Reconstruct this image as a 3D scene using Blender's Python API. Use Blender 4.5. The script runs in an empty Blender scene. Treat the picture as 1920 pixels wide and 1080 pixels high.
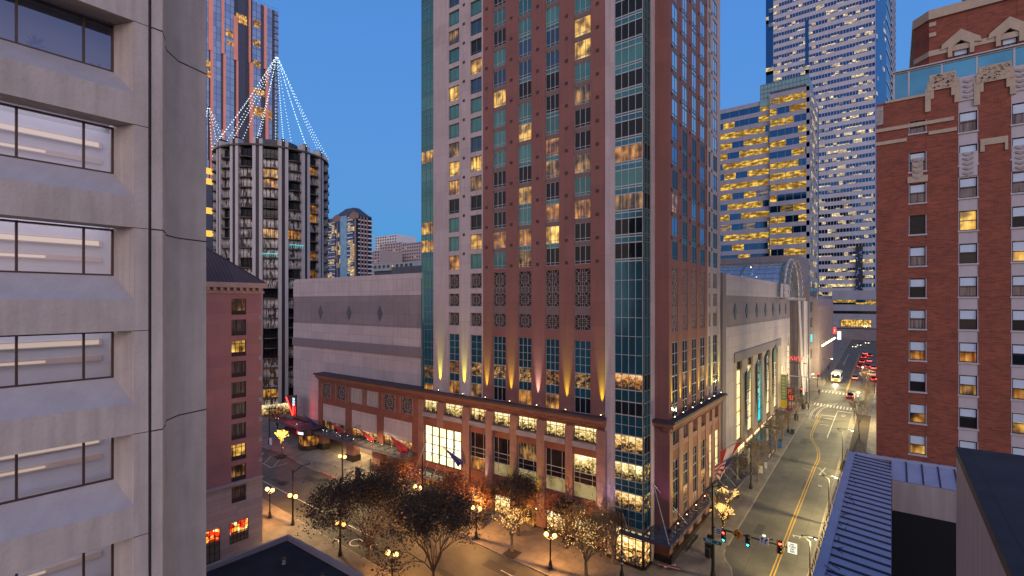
import bpy, math, random
from mathutils import Vector, Matrix
random.seed(7)
R = math.radians
sc = bpy.context.scene
COL = sc.collection
# ---------------------------------------------------------------- camera model
FP, CX, HY, TH = 930.0, 960.0, 567.0, R(37.44)
CT, ST = math.cos(TH), math.sin(TH)
def rx(px): l = (px - CX) / FP; return (-ST + l * CT, CT + l * ST)   # direction per metre of depth
def onX(px, py, X):
    a, b = rx(px); D = X / a
    return b * D, -(py - HY) / FP * D
def onY(px, py, Y):
    a, b = rx(px); D = Y / b
    return a * D, -(py - HY) / FP * D
def YX(px, X): return onX(px, HY, X)[0]
def XY(px, Y): return onY(px, HY, Y)[0]
GA, GB, GH = .0487, .0438, -35.0
def gz(x, y): return GH + GA * min(max(y, -60), 320) + GB * min(max(-x, -80), 200)
def onG(px, py, dz=0):
    a, b = rx(px); s = (py - HY) / FP
    D = -(GH + dz) / (s + GA * b - GB * a)
    return a * D, b * D
def at(px, py, D):
    a, b = rx(px); return Vector((a * D, b * D, -(py - HY) / FP * D))
def proj(p):
    d = -ST * p[0] + CT * p[1]; l = CT * p[0] + ST * p[1]
    if d < .5: return None
    return CX + FP * l / d, HY - FP * p[2] / d, d
cam = bpy.data.cameras.new('camera'); co = bpy.data.objects.new('camera', cam); COL.objects.link(co)
co.rotation_euler = (R(90), 0, TH); cam.sensor_width = 36; cam.lens = FP / 1920 * 36
cam.shift_y = 27 / 1920; cam.clip_start = .5; cam.clip_end = 6000; sc.camera = co
# ---------------------------------------------------------------- node helpers
def nd(nt, t, **k):
    n = nt.nodes.new(t)
    for a, v in k.items(): setattr(n, a, v)
    return n
class NT:
    def __init__(s, nt): s.t = nt; s.l = nt.links.new
    def n(s, t, ins=None, **k):
        n = nd(s.t, t, **k)
        for a, v in (ins or {}).items():
            if hasattr(v, 'is_output') or isinstance(v, bpy.types.NodeSocket): s.l(v, n.inputs[a])
            else: n.inputs[a].default_value = v
        return n
    def m(s, op, a, b=0, c=None):
        i = {0: a, 1: b}
        if c is not None: i[2] = c
        return s.n('ShaderNodeMath', i, operation=op).outputs[0]
    def ramp(s, f, stops, interp='LINEAR'):
        r = s.n('ShaderNodeValToRGB', {0: f}); r.color_ramp.interpolation = interp
        e = r.color_ramp.elements
        while len(e) < len(stops): e.new(.5)
        for q, (p, c) in zip(e, stops): q.position = p; q.color = (*c, 1) if len(c) == 3 else c
        return r.outputs[0]
    def mix(s, f, a, b, mode='MIX'):
        n = nd(s.t, 'ShaderNodeMix', data_type='RGBA', blend_type=mode)
        for i, v in ((0, f), (6, a), (7, b)):
            if isinstance(v, bpy.types.NodeSocket): s.l(v, n.inputs[i])
            else: n.inputs[i].default_value = v if i == 0 else (*v, 1)[:4]
        return n.outputs[2]
MATS = {}
def newmat(name):
    m = bpy.data.materials.new(name); m.use_nodes = True; MATS[name] = m
    t = NT(m.node_tree); b = m.node_tree.nodes['Principled BSDF']
    return m, t, b
def obco(t):
    s = t.n('ShaderNodeSeparateXYZ', {0: t.n('ShaderNodeNewGeometry').outputs['Position']})
    u = t.m('ADD', s.outputs[0], s.outputs[1])
    return s, u
def M(name, col, rough=.8, metal=0, var=.18, sc_=.6, bump=0, bsc=8, spec=.5, streak=0, joint=None, jcol=.55, coat=0, ground=False):
    """painted / stone / metal surface; joint=(width,height,line) draws panel joints in facade metres"""
    m, t, b = newmat(name)
    s, u = obco(t)
    pos = t.n('ShaderNodeCombineXYZ', {0: s.outputs[0], 1: s.outputs[1], 2: s.outputs[2]}).outputs[0]
    n1 = t.n('ShaderNodeTexNoise', {'Vector': pos, 'Scale': sc_, 'Detail': 6.0, 'Roughness': .65}).outputs[0]
    f = n1
    if streak:
        sv = t.n('ShaderNodeCombineXYZ', {0: t.m('MULTIPLY', u, 1.6), 1: t.m('MULTIPLY', s.outputs[2], .12), 2: 0.0}).outputs[0]
        n2 = t.n('ShaderNodeTexNoise', {'Vector': sv, 'Scale': 1.5, 'Detail': 5.0}).outputs[0]
        f = t.m('ADD', t.m('MULTIPLY', n1, 1 - streak), t.m('MULTIPLY', n2, streak))
    k0 = tuple(c * (1 - var * 1.6) for c in col); k1 = tuple(min(1, c * (1 + var * 1.6)) for c in col)
    c = t.ramp(f, [(.25, k0), (.75, k1)])
    if joint:
        w, h, ln = joint
        bt = t.n('ShaderNodeTexBrick', {'Vector': t.n('ShaderNodeCombineXYZ', {0: s.outputs[0] if ground else u, 1: s.outputs[1] if ground else s.outputs[2], 2: 0.0}).outputs[0], 'Scale': 1.0,
             'Mortar Size': ln, 'Mortar Smooth': .1, 'Brick Width': w, 'Row Height': h, 'Color1': (1, 1, 1, 1), 'Color2': (.88, .88, .88, 1), 'Mortar': (jcol, jcol, jcol, 1)})
        bt.offset = 0
        c = t.mix(1.0, c, bt.outputs[0], 'MULTIPLY')
    t.l(c, b.inputs['Base Color'])
    b.inputs['Roughness'].default_value = rough; b.inputs['Metallic'].default_value = metal
    b.inputs['Specular IOR Level'].default_value = spec
    if bump:
        n3 = t.n('ShaderNodeTexNoise', {'Vector': pos, 'Scale': float(bsc), 'Detail': 5.0}).outputs[0]
        t.l(t.n('ShaderNodeBump', {'Strength': bump, 'Distance': .05, 'Height': n3}).outputs[0], b.inputs['Normal'])
    return m
def brickmat(name, c1, c2, mort, w=.42, h=.15):
    m, t, b = newmat(name); s, u = obco(t)
    v = t.n('ShaderNodeCombineXYZ', {0: u, 1: s.outputs[2], 2: 0.0}).outputs[0]
    bt = t.n('ShaderNodeTexBrick', {'Vector': v, 'Scale': 1.0, 'Mortar Size': .012, 'Brick Width': w, 'Row Height': h,
         'Color1': (*c1, 1), 'Color2': (*c2, 1), 'Mortar': (*mort, 1), 'Bias': -.2})
    n = t.n('ShaderNodeTexNoise', {'Vector': v, 'Scale': .5, 'Detail': 8.0, 'Roughness': .75}).outputs[0]
    sv = t.n('ShaderNodeCombineXYZ', {0: t.m('MULTIPLY', u, .8), 1: t.m('MULTIPLY', s.outputs[2], 9.0), 2: 0.0}).outputs[0]
    n2 = t.n('ShaderNodeTexNoise', {'Vector': sv, 'Scale': 1.0, 'Detail': 3.0}).outputs[0]
    f = t.m('ADD', t.m('MULTIPLY', n, .5), t.m('MULTIPLY', n2, .5))
    t.l(t.mix(1.0, bt.outputs[0], t.ramp(f, [(.3, (.55, .55, .55)), (.7, (1.35, 1.3, 1.25))]), 'MULTIPLY'), b.inputs['Base Color'])
    b.inputs['Roughness'].default_value = .85
    return m
def glass(name, col, rough=.04, metal=.75, spec=.6, wob=.004, var=.3):
    """window glass seen from outside by dusk: tinted, mirror-like, slightly uneven"""
    m, t, b = newmat(name); s, u = obco(t)
    oi = t.n('ShaderNodeObjectInfo').outputs['Random']
    pos = t.n('ShaderNodeNewGeometry').outputs['Position']
    n = t.n('ShaderNodeTexNoise', {'Vector': pos, 'Scale': .35, 'Detail': 3.0}).outputs[0]
    f = t.m('ADD', t.m('MULTIPLY', n, .6), t.m('MULTIPLY', oi, .4))
    t.l(t.ramp(f, [(.3, tuple(c * (1 - var) for c in col)), (.7, tuple(min(1, c * (1 + var)) for c in col))]), b.inputs['Base Color'])
    b.inputs['Roughness'].default_value = rough; b.inputs['Metallic'].default_value = metal
    b.inputs['Specular IOR Level'].default_value = spec
    nb = t.n('ShaderNodeTexNoise', {'Vector': pos, 'Scale': .9, 'Detail': 1.0}).outputs[0]
    t.l(t.n('ShaderNodeBump', {'Strength': .25, 'Distance': wob * 8, 'Height': nb}).outputs[0], b.inputs['Normal'])
    return m
def emis(name, col, st, sample=True, base=(.02, .02, .02)):
    m, t, b = newmat(name)
    b.inputs['Base Color'].default_value = (*base, 1)
    b.inputs['Emission Color'].default_value = (*col, 1); b.inputs['Emission Strength'].default_value = st
    if not sample: m.cycles.emission_sampling = 'NONE'
    return m
def lit(name, kind, st, hot=(1, .62, .2), cool=(.35, .16, .05), sample=False, cell=None):
    """lit interior seen through a pane"""
    m, t, b = newmat(name); s, u = obco(t)
    oi = t.n('ShaderNodeObjectInfo').outputs['Random']
    off = t.m('MULTIPLY', oi, 53.0)
    uu = t.m('ADD', u, off)
    z = s.outputs[2]
    V = lambda a, b_: t.n('ShaderNodeCombineXYZ', {0: a, 1: b_, 2: off}).outputs[0]
    gz_ = t.n('ShaderNodeSeparateXYZ', {0: t.n('ShaderNodeTexCoord').outputs['Generated']}).outputs[2]
    if kind == 'curtain':
        n = t.n('ShaderNodeTexNoise', {'Vector': V(t.m('MULTIPLY', uu, 3.6), t.m('MULTIPLY', z, .25)), 'Scale': 1.0, 'Detail': 2.5}).outputs[0]
        g = t.n('ShaderNodeTexNoise', {'Vector': V(uu, z), 'Scale': .7, 'Detail': 1.0}).outputs[0]
        f = t.m('MULTIPLY', n, t.m('MULTIPLY', g, 2.2))
        c = t.ramp(f, [(.24, tuple(x * .10 for x in cool)), (.46, cool), (.86, hot)])
        w8 = t.n('ShaderNodeTexNoise', {'Vector': V(t.m('MULTIPLY', uu, .9), t.m('MULTIPLY', z, .9)), 'Scale': 1.0, 'Detail': 2.0}).outputs[0]
        c = t.mix(1.0, c, t.ramp(w8, [(.36, (.22, .2, .2)), (.58, (1.25, 1.2, 1.1))]), 'MULTIPLY')
    elif kind == 'office':
        n = t.n('ShaderNodeTexNoise', {'Vector': V(t.m('MULTIPLY', uu, 4.2), t.m('MULTIPLY', z, 4.6)), 'Scale': 1.0, 'Detail': 5.0, 'Roughness': .7}).outputs[0]
        v = t.n('ShaderNodeTexVoronoi', {'Vector': V(t.m('MULTIPLY', uu, 1.9), t.m('MULTIPLY', z, 2.6)), 'Scale': 1.0}, distance='CHEBYCHEV').outputs['Color']
        vs = t.n('ShaderNodeSeparateColor', {0: v}).outputs[0]
        f = t.m('ADD', t.m('MULTIPLY', n, .88), t.m('MULTIPLY', vs, .2))
        f = t.m('ADD', f, t.m('MULTIPLY', t.m('SUBTRACT', gz_, .55), .35))
        c = t.ramp(f, [(.40, (.012, .01, .008)), (.48, tuple(x * .55 for x in cool)), (.56, cool), (.68, hot), (.9, (1, .93, .72))])
    elif kind == 'screen':     # translucent glowing wall
        n = t.n('ShaderNodeTexNoise', {'Vector': V(uu, z), 'Scale': .55, 'Detail': 3.0}).outputs[0]
        c = t.ramp(n, [(.3, cool), (.62, hot)])
    elif kind == 'cells':      # ribbon of offices, only some of them lit
        cu, cz = cell
        iu = t.m('FLOOR', t.m('DIVIDE', uu, cu)); iz = t.m('FLOOR', t.m('DIVIDE', z, cz))
        wn = t.n('ShaderNodeTexWhiteNoise', {'Vector': V(iu, iz)}, noise_dimensions='3D').outputs[0]
        blk = t.n('ShaderNodeTexNoise', {'Vector': V(t.m('MULTIPLY', iu, .22), t.m('MULTIPLY', iz, .6)), 'Scale': 1.0, 'Detail': 1.0}).outputs[0]
        f0 = t.m('ADD', t.m('MULTIPLY', wn, .38), t.m('MULTIPLY', blk, 1.0))
        on = t.ramp(f0, [(hot[3], (0, 0, 0)), (min(.99, hot[3] + .03), (1, 1, 1))])
        n = t.n('ShaderNodeTexNoise', {'Vector': V(t.m('MULTIPLY', uu, .55), t.m('MULTIPLY', z, 1.3)), 'Scale': 1.0, 'Detail': 2.0}).outputs[0]
        c = t.mix(1.0, on, t.ramp(n, [(.38, cool), (.52, tuple(x * .35 for x in hot[:3])), (.66, hot[:3])]), 'MULTIPLY')
        if 'glaze' in name: c = t.mix(1.0, c, t.ramp(t.m('FRACT', t.m('DIVIDE', z, cz)), [(.0, (0, 0, 0)), (.45, (0, 0, 0)), (.5, (1, 1, 1)), (1, (1, 1, 1))], 'CONSTANT'), 'MULTIPLY')
        t.l(t.mix(on, (.014, .07, .18), (.0, .0, .0)), b.inputs['Base Color']); b.inputs['Metallic'].default_value = .85; b.inputs['Specular IOR Level'].default_value = .2
    t.l(c, b.inputs['Emission Color'])
    b.inputs['Emission Strength'].default_value = st
    if kind != 'cells': b.inputs['Base Color'].default_value = (.01, .01, .012, 1)
    b.inputs['Roughness'].default_value = .06
    if not sample: m.cycles.emission_sampling = 'NONE'
    return m
# ---------------------------------------------------------------- mesh helpers
class MB:
    def __init__(s): s.v = []; s.f = []; s.m = []
    def add(s, vs, fs, m=0):
        o = len(s.v); s.v += [tuple(v) for v in vs]
        s.f += [tuple(i + o for i in f) for f in fs]; s.m += [m] * len(fs); return s
    def hexa(s, p, m=0):   # p: 4 lower (ccw from above) + 4 upper
        return s.add(p, [(3, 2, 1, 0), (4, 5, 6, 7), (0, 1, 5, 4), (1, 2, 6, 5), (2, 3, 7, 6), (3, 0, 4, 7)], m)
    def box(s, x0, x1, y0, y1, z0, z1, m=0):
        x0, x1 = sorted((x0, x1)); y0, y1 = sorted((y0, y1)); z0, z1 = sorted((z0, z1))
        return s.hexa([(x0, y0, z0), (x1, y0, z0), (x1, y1, z0), (x0, y1, z0), (x0, y0, z1), (x1, y0, z1), (x1, y1, z1), (x0, y1, z1)], m)
    def fb(s, fc, u0, u1, z0, z1, d0, d1, m=0):    # box in facade coordinates, d outward
        u0, u1 = sorted((u0, u1)); z0, z1 = sorted((z0, z1)); d0, d1 = sorted((d0, d1))
        P = fc.P
        return s.hexa([P(u0, z0, d1), P(u1, z0, d1), P(u1, z0, d0), P(u0, z0, d0), P(u0, z1, d1), P(u1, z1, d1), P(u1, z1, d0), P(u0, z1, d0)], m)
    def fq(s, fc, u0, u1, z0, z1, d, m=0):
        P = fc.P
        return s.add([P(u0, z0, d), P(u1, z0, d), P(u1, z1, d), P(u0, z1, d)], [(0, 1, 2, 3)], m)
    def quad(s, a, b, c, d, m=0): return s.add([a, b, c, d], [(0, 1, 2, 3)], m)
    def prism(s, poly, z0, z1, m=0):
        n = len(poly); ar = sum(poly[i][0] * poly[(i + 1) % n][1] - poly[(i + 1) % n][0] * poly[i][1] for i in range(n))
        if ar < 0: poly = poly[::-1]
        return s.add([(p[0], p[1], z0) for p in poly] + [(p[0], p[1], z1) for p in poly],
            [tuple(range(n))[::-1], tuple(range(n, 2 * n))] + [(i, (i + 1) % n, n + (i + 1) % n, n + i) for i in range(n)], m)
    def fpoly(s, fc, pts, d0, d1, m=0):     # extruded facade polygon, pts (u,z)
        n = len(pts); ar = sum(pts[i][0] * pts[(i + 1) % n][1] - pts[(i + 1) % n][0] * pts[i][1] for i in range(n))
        if ar < 0: pts = pts[::-1]
        return s.add([fc.P(u, z, d1) for u, z in pts] + [fc.P(u, z, d0) for u, z in pts],
            [tuple(range(n)), tuple(range(n, 2 * n))[::-1]] + [((i + 1) % n, i, n + i, n + (i + 1) % n) for i in range(n)], m)
    def tube(s, a, b, r0, r1=None, n=6, m=0, cap=True):
        r1 = r0 if r1 is None else r1
        a = Vector(a); b = Vector(b); d = b - a
        if d.length < 1e-6: return s
        d.normalize(); q = Vector((0, 0, 1)) if abs(d.z) < .9 else Vector((1, 0, 0))
        e = d.cross(q).normalized(); g = d.cross(e)
        vs = []
        for c, r in ((a, r0), (b, r1)):
            for i in range(n):
                w = 2 * math.pi * i / n; vs.append(c + (e * math.cos(w) + g * math.sin(w)) * r)
        fs = [((i + 1) % n, i, n + i, n + (i + 1) % n) for i in range(n)]
        if cap: fs += [tuple(range(n)), tuple(range(n, 2 * n))[::-1]]
        return s.add(vs, fs, m)
    def path(s, pts, r, n=6, m=0):
        for a, b in zip(pts, pts[1:]): s.tube(a, b, r, r, n, m)
        return s
    def lathe(s, c, prof, n=12, m=0):
        vs = []; c = Vector(c)
        for r, z in prof:
            for i in range(n):
                w = 2 * math.pi * i / n; vs.append(c + Vector((r * math.cos(w), r * math.sin(w), z)))
        fs = []
        for k in range(len(prof) - 1):
            for i in range(n): fs.append((k * n + i, k * n + (i + 1) % n, (k + 1) * n + (i + 1) % n, (k + 1) * n + i))
        fs.append(tuple(range(n))[::-1]); k = (len(prof) - 1) * n; fs.append(tuple(range(k, k + n)))
        return s.add(vs, fs, m)
    def ball(s, c, r, n=10, m=0, sz=1):
        pr = [(r * math.sin(math.pi * k / n) + 1e-4, -r * math.cos(math.pi * k / n) * sz) for k in range(n + 1)]
        return s.lathe(c, pr, n + 2, m)
    def octa(s, c, r, m=0):
        x, y, z = c
        return s.add([(x + r, y, z), (x, y + r, z), (x - r, y, z), (x, y - r, z), (x, y, z + r), (x, y, z - r)],
            [(0, 1, 4), (1, 2, 4), (2, 3, 4), (3, 0, 4), (1, 0, 5), (2, 1, 5), (3, 2, 5), (0, 3, 5)], m)
    def build(s, name, mats, par=None, smooth=False, **tg):
        me = bpy.data.meshes.new(name)
        o0 = ORG.get(par.name, Vector()) if par else Vector()
        if tg.get('cat') and not par and s.v:
            xs = [v[0] for v in s.v]; ys = [v[1] for v in s.v]; zs = [v[2] for v in s.v]
            o0 = Vector(((min(xs) + max(xs)) / 2, (min(ys) + max(ys)) / 2, min(zs)))
        me.from_pydata([(v[0] - o0[0], v[1] - o0[1], v[2] - o0[2]) for v in s.v], [], s.f)
        if not isinstance(mats, (list, tuple)): mats = [mats]
        for m in mats: me.materials.append(MATS[m] if isinstance(m, str) else m)
        me.polygons.foreach_set('material_index', s.m)
        if smooth: me.polygons.foreach_set('use_smooth', [True] * len(s.f))
        me.update()
        o = bpy.data.objects.new(name, me); COL.objects.link(o)
        if par: o.parent = par; ORG[o.name] = o0
        else: o.location = o0; ORG[o.name] = o0
        tag(o, **tg)
        return o
ORG = {}
def tag(o, label=None, cat=None, group=None, kind=None):
    if label: o['label'] = label
    if cat: o['category'] = cat
    if group: o['group'] = group
    if kind: o['kind'] = kind
    return o
def thing(name, loc, label, cat, group=None):
    o = bpy.data.objects.new(name, None); COL.objects.link(o); o.location = loc; o.empty_display_size = .5
    ORG[o.name] = Vector(loc)
    return tag(o, label, cat, group)
def kids(o): return [c for c in ALLK.get(o.name, [])]
ALLK = {}
def copy_tree(root, loc, label=None, rz=None, group=None):
    def cp(o, par):
        c = o.copy(); COL.objects.link(c)
        if par: c.parent = par
        for k in bpy_children(o): cp(k, c)
        return c
    c = cp(root, None); c.location = loc
    if rz is not None: c.rotation_euler = (0, 0, rz)
    if label: c['label'] = label
    if group: c['group'] = group
    return c
def bpy_children(o): return [k for k in COL.objects if k.parent == o] if o.name not in CH else CH[o.name]
CH = {}
def index_children(root):
    def rec(o):
        CH[o.name] = [k for k in COL.objects if k.parent == o]
        for k in CH[o.name]: rec(k)
    rec(root)
class Fac:
    """a vertical facade plane: u along it (left to right seen from outside), z up, d outward"""
    def __init__(s, o, ang): s.o = Vector(o); s.u = Vector((math.cos(ang), math.sin(ang), 0)); s.n = Vector((math.sin(ang), -math.cos(ang), 0))
    def P(s, u, z, d=0):
        p = s.o + s.u * u + s.n * d; return (p.x, p.y, z)
def FY(Y): return Fac((0, Y, 0), 0)            # faces the camera side (-Y); u = world X
def FX(X): return Fac((X, 0, 0), R(90))        # faces +X; u = world Y
def bars(mb, fc, u0, u1, z0, z1, us, zs, d, w=.05, t=.06, m=0):
    for u in us: mb.fb(fc, u - w / 2, u + w / 2, z0, z1, d - t, d, m)
    for z in zs: mb.fb(fc, u0, u1, z - w / 2, z + w / 2, d - t - .003, d - .004, m)
def lin(a, b, n): return [a + (b - a) * i / n for i in range(n + 1)]
def windows(par, specs, name='window', cap=100, t=.07):
    """specs: dict(f,u0,u1,z0,z1,nx,nz,pane,frame,d,w). The largest seen become parts, the rest one 'stuff' part."""
    def size(s):
        a = proj(s['f'].P(s['u0'], s['z0'])); b = proj(s['f'].P(s['u1'], s['z1']))
        if not a or not b: return 0
        if max(a[0], b[0]) < 0 or min(a[0], b[0]) > 1920 or max(a[1], b[1]) < 0 or min(a[1], b[1]) > 1080: return 0
        return abs((a[0] - b[0]) * (a[1] - b[1]))
    specs = sorted(specs, key=size, reverse=True)
    rest = MB(); rm = []
    def mi(x):
        if x not in rm: rm.append(x)
        return rm.index(x)
    for i, s in enumerate(specs):
        f, u0, u1, z0, z1 = s['f'], s['u0'], s['u1'], s['z0'], s['z1']
        d = s.get('d', -.12); w = s.get('w', .07); nx = s.get('nx', 1); nz = s.get('nz', 1)
        us = s.get('us') or lin(u0 + w / 2, u1 - w / 2, nx); zs = s.get('zs') or lin(z0 + w / 2, z1 - w / 2, nz)
        if i < cap and size(s) > 0:
            fr = MB(); bars(fr, f, u0, u1, z0, z1, us, zs, d, w, t)
            o = fr.build(name, s['frame'], par)
            if s.get('label'): o['label'] = s['label']
            pn = MB().fq(f, u0, u1, z0, z1, d - t * .7); pn.build('pane', s['pane'], o)
            if s.get('blind'):
                MB().fb(f, u0 + w, u1 - w, z1 - (z1 - z0) * s['blind'], z1 - w, d - t * .65, d - t * .4).build('blind', s.get('blindmat', 'blind'), o)
        else:
            bars(rest, f, u0, u1, z0, z1, us, zs, d, w, t, mi(s['frame'])); rest.fq(f, u0, u1, z0, z1, d - t * .7, mi(s['pane']))
            if s.get('blind'): rest.fb(f, u0 + w, u1 - w, z1 - (z1 - z0) * s['blind'], z1 - w, d - t * .65, d - t * .4, mi(s.get('blindmat', 'blind')))
    if rest.v: rest.build(name, rm, par, kind='stuff')
def parts(par, name, mat, items, cap=100):
    """items: list of functions(mb); first `cap` become parts, the rest one stuff part"""
    rest = MB()
    for i, fn in enumerate(items):
        if i < cap: mb = MB(); fn(mb); mb.build(name, mat, par)
        else: fn(rest)
    if rest.v: rest.build(name, mat, par, kind='stuff')
def lamp(kind, name, loc, energy, col, size=.1, aim=None, spot=60, blend=.4, par=None):
    l = bpy.data.lights.new(name, kind); l.energy = energy; l.color = col
    if kind != 'SUN': l.shadow_soft_size = size
    if kind == 'SPOT': l.spot_size = R(spot); l.spot_blend = blend
    o = bpy.data.objects.new(name, l); COL.objects.link(o); 
    o0 = ORG.get(par.name, Vector()) if par else Vector()
    o.location = Vector(loc) - o0
    if par: o.parent = par
    if aim is not None: o.rotation_euler = (Vector(aim) - Vector(loc)).to_track_quat('-Z', 'Y').to_euler()
    return o
def strokes(par, fc, u, z, d, w, h, n, mat, name, seed=1, r=.07):
    rr = random.Random(seed); mb = MB(); cw = w / n
    for i in range(n):
        x = u - w / 2 + (i + .5) * cw; pts = [(x + rr.uniform(-.4, .4) * cw, z + q * h) for q in (-.5, -.15, .2, .5)]
        mb.path([fc.P(a, b, d + r) for a, b in pts], r, 5)
    return mb.build(name, mat, par)
def text(par, s, fc, u, z, d, size, mat, name='lettering', rot=0, bold=0, thick=.01, align='CENTER', width=None, vert=False):
    """lettering as real raised mesh on a facade-like plane; rot turns it in the plane"""
    cu = bpy.data.curves.new('t', 'FONT'); cu.body = s; cu.size = size; cu.extrude = thick; cu.offset = bold
    cu.align_x = align; cu.align_y = 'CENTER'
    if vert: cu.body = '\n'.join(s); cu.space_line = .78
    ob = bpy.data.objects.new('t', cu); COL.objects.link(ob)
    me = bpy.data.meshes.new_from_object(ob); bpy.data.objects.remove(ob)
    mb = MB(); c, sn = math.cos(rot), math.sin(rot)
    sx = 1
    xs = [v.co.x for v in me.vertices]
    if width and xs: sx = width / (max(xs) - min(xs))
    vs = []
    for v in me.vertices:
        x, y = v.co.x * sx, v.co.y
        vs.append(fc.P(u + x * c - y * sn, z + x * sn + y * c, d + v.co.z + thick))
    mb.add(vs, [tuple(p.vertices) for p in me.polygons])
    bpy.data.meshes.remove(me)
    return mb.build(name, mat, par)
# ---------------------------------------------------------------- sky and light (dusk, after sunset behind the camera)
w = bpy.data.worlds.new("World"); sc.world = w; w.use_nodes = True
t = NT(w.node_tree); bg = w.node_tree.nodes['Background']
g = t.n('ShaderNodeTexCoord').outputs['Generated']
s_ = t.n('ShaderNodeSeparateXYZ', {0: g})
el = s_.outputs[2]
front = t.ramp(t.m('MAXIMUM', el, 0.0), [(0, (.045, .26, .46)), (.07, (.05, .235, .47)), (.2, (.078, .222, .475)), (.45, (.066, .200, .49)), (1, (.04, .12, .36))])
back = t.ramp(t.m('MAXIMUM', el, 0.0), [(0, (.66, .45, .40)), (.12, (.84, .64, .60)), (.3, (.62, .54, .64)), (.6, (.26, .34, .58)), (1, (.10, .18, .40))])
dt = t.m('ADD', t.m('MULTIPLY', s_.outputs[0], .38), t.m('MULTIPLY', s_.outputs[1], -.92))
f = t.n('ShaderNodeMapRange', {0: dt, 1: -.60, 2: .55, 3: 0.0, 4: 1.0}, interpolation_type='SMOOTHSTEP').outputs[0]
grad = t.mix(f, front, back)
sky = t.n('ShaderNodeTexSky', sky_type='NISHITA', sun_disc=False, sun_elevation=R(1.0), sun_rotation=R(158), ozone_density=6.0, altitude=60.0)
w.node_tree.links.new(t.mix(1.0, grad, t.mix(1.0, sky.outputs[0], (.05, .05, .05), 'MULTIPLY'), 'ADD'), bg.inputs[0])
bg.inputs[1].default_value = 1.0
su = lamp('SUN', 'afterglow', (120, -110, 80), .75, (1, .83, .78), aim=(0, 0, 42)); su.data.angle = R(40)
vs = sc.view_settings; vs.view_transform = 'Standard'; vs.look = 'None'; vs.exposure = .45; vs.gamma = 1
try: sc.cycles.sample_clamp_indirect = 3.0; sc.cycles.max_bounces = 5; sc.cycles.caustics_reflective = False; sc.cycles.caustics_refractive = False
except Exception: pass
# ---------------------------------------------------------------- materials
M('concrete_near', (.40, .345, .325), .9, var=.17, sc_=.8, bump=.5, bsc=7, streak=.6)
M('concrete_sill', (.35, .32, .335), .9, var=.10, sc_=.8, bump=.3, bsc=9, streak=.3)
M('bronze', (.075, .045, .035), .45, .5, var=.1)
M('joint_dark', (.02, .018, .02), .8)
M('tower_brick', (.205, .083, .070), .8, var=.10, sc_=.25, streak=.55, joint=(3.6, 2.9, .012), bump=.1, bsc=20)
M('tower_brick_spandrel', (.15, .10, .095), .8, var=.08, sc_=.5, streak=.4)
M('precast_pale', (.40, .325, .325), .85, var=.12, sc_=.3, streak=.6, joint=(3.1, 2.9, .012))
M('frame_pale', (.36, .36, .36), .5, .2, var=.05)
M('frame_teal', (.12, .17, .17), .45, .3, var=.1)
M('vent_dark', (.045, .025, .028), .8)
M('lattice_metal', (.30, .25, .23), .6, .1)
M('lattice_back', (.045, .032, .032), .9)
M('podium_brown', (.20, .066, .040), .75, var=.15, sc_=.8, streak=.3, joint=(1.1, .75, .008))
M('podium_pier', (.25, .125, .098), .75, var=.14, sc_=.8, streak=.4, joint=(2.0, 1.1, .012))
M('podium_cornice', (.20, .085, .055), .7, var=.12)
M('cornice_dark', (.05, .03, .035), .7)
M('podium_base', (.03, .022, .022), .4)
M('sill_grey', (.25, .22, .23), .8)
M('panel_pale', (.46, .385, .375), .85, var=.13, sc_=.35, streak=.6, joint=(4.4, 2.05, .02), jcol=.5)
M('panel_dark', (.235, .190, .195), .85, var=.13, sc_=.35, streak=.55, joint=(4.4, 2.05, .02), jcol=.5)
M('panel_trim', (.19, .155, .165), .8, var=.1, streak=.4)
M('diamond_dark', (.055, .065, .085), .5)
M('pink_wall', (.42, .20, .205), .85, var=.07, sc_=.3, streak=.3, joint=(9.0, 1.3, .012), jcol=.7)
M('pink_base', (.46, .37, .37), .85, var=.08, sc_=.4, streak=.4, joint=(9.0, .62, .014), jcol=.6)
M('cornice_cream', (.46, .33, .28), .8, var=.08)
M('hotel_cream', (.37, .30, .225), .85, var=.14, sc_=1.2, streak=.4)
M('hotel_grey', (.40, .37, .40), .85, var=.08, sc_=.6, streak=.4)
M('hotel_relief', (.27, .25, .24), .9, var=.3, sc_=4)
brickmat('hotel_brick', (.235, .056, .030), (.135, .033, .020), (.17, .095, .075))
brickmat('hotel_brick_dark', (.15, .045, .035), (.10, .03, .026), (.12, .08, .07))
M('roof_seam', (.29, .31, .43), .5, .1, var=.08, sc_=.7)
M('roof_seam_rib', (.03, .03, .05), .7)
M('roof_black', (.013, .013, .018), .75, var=.55, sc_=.5, joint=(2.0, 9, .02), jcol=.3, ground=True)
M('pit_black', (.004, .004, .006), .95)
M('hip_roof', (.105, .062, .062), .7, var=.08)
M('hip_rib', (.045, .028, .03), .7)
M('parapet_grey', (.27, .24, .27), .7, var=.1, streak=.5, sc_=1.2)
M('wall_plaster', (.31, .255, .25), .85, var=.12, streak=.8, sc_=.5)
M('asphalt', (.098, .088, .070), .62, var=.30, sc_=.22, bump=.2, bsc=14)
M('sidewalk_mat', (.20, .165, .135), .8, var=.24, sc_=.6, joint=(1.8, 1.8, .02), bump=.15, bsc=10, ground=True)
M('kerb_mat', (.26, .22, .175), .8, var=.2, sc_=1.2)
M('kerb_red', (.28, .045, .035), .8, var=.25, sc_=3)
M('paint_white', (.62, .60, .54), .7, var=.25, sc_=2.5)
M('paint_yellow', (.50, .30, .035), .7, var=.22, sc_=2.5)
M('soil', (.05, .035, .025), .95)
M('pole_black', (.022, .019, .018), .5, .2)
M('pole_steel', (.24, .24, .25), .5, .5)
M('bark', (.085, .052, .036), .9, var=.2, sc_=6)
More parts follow.
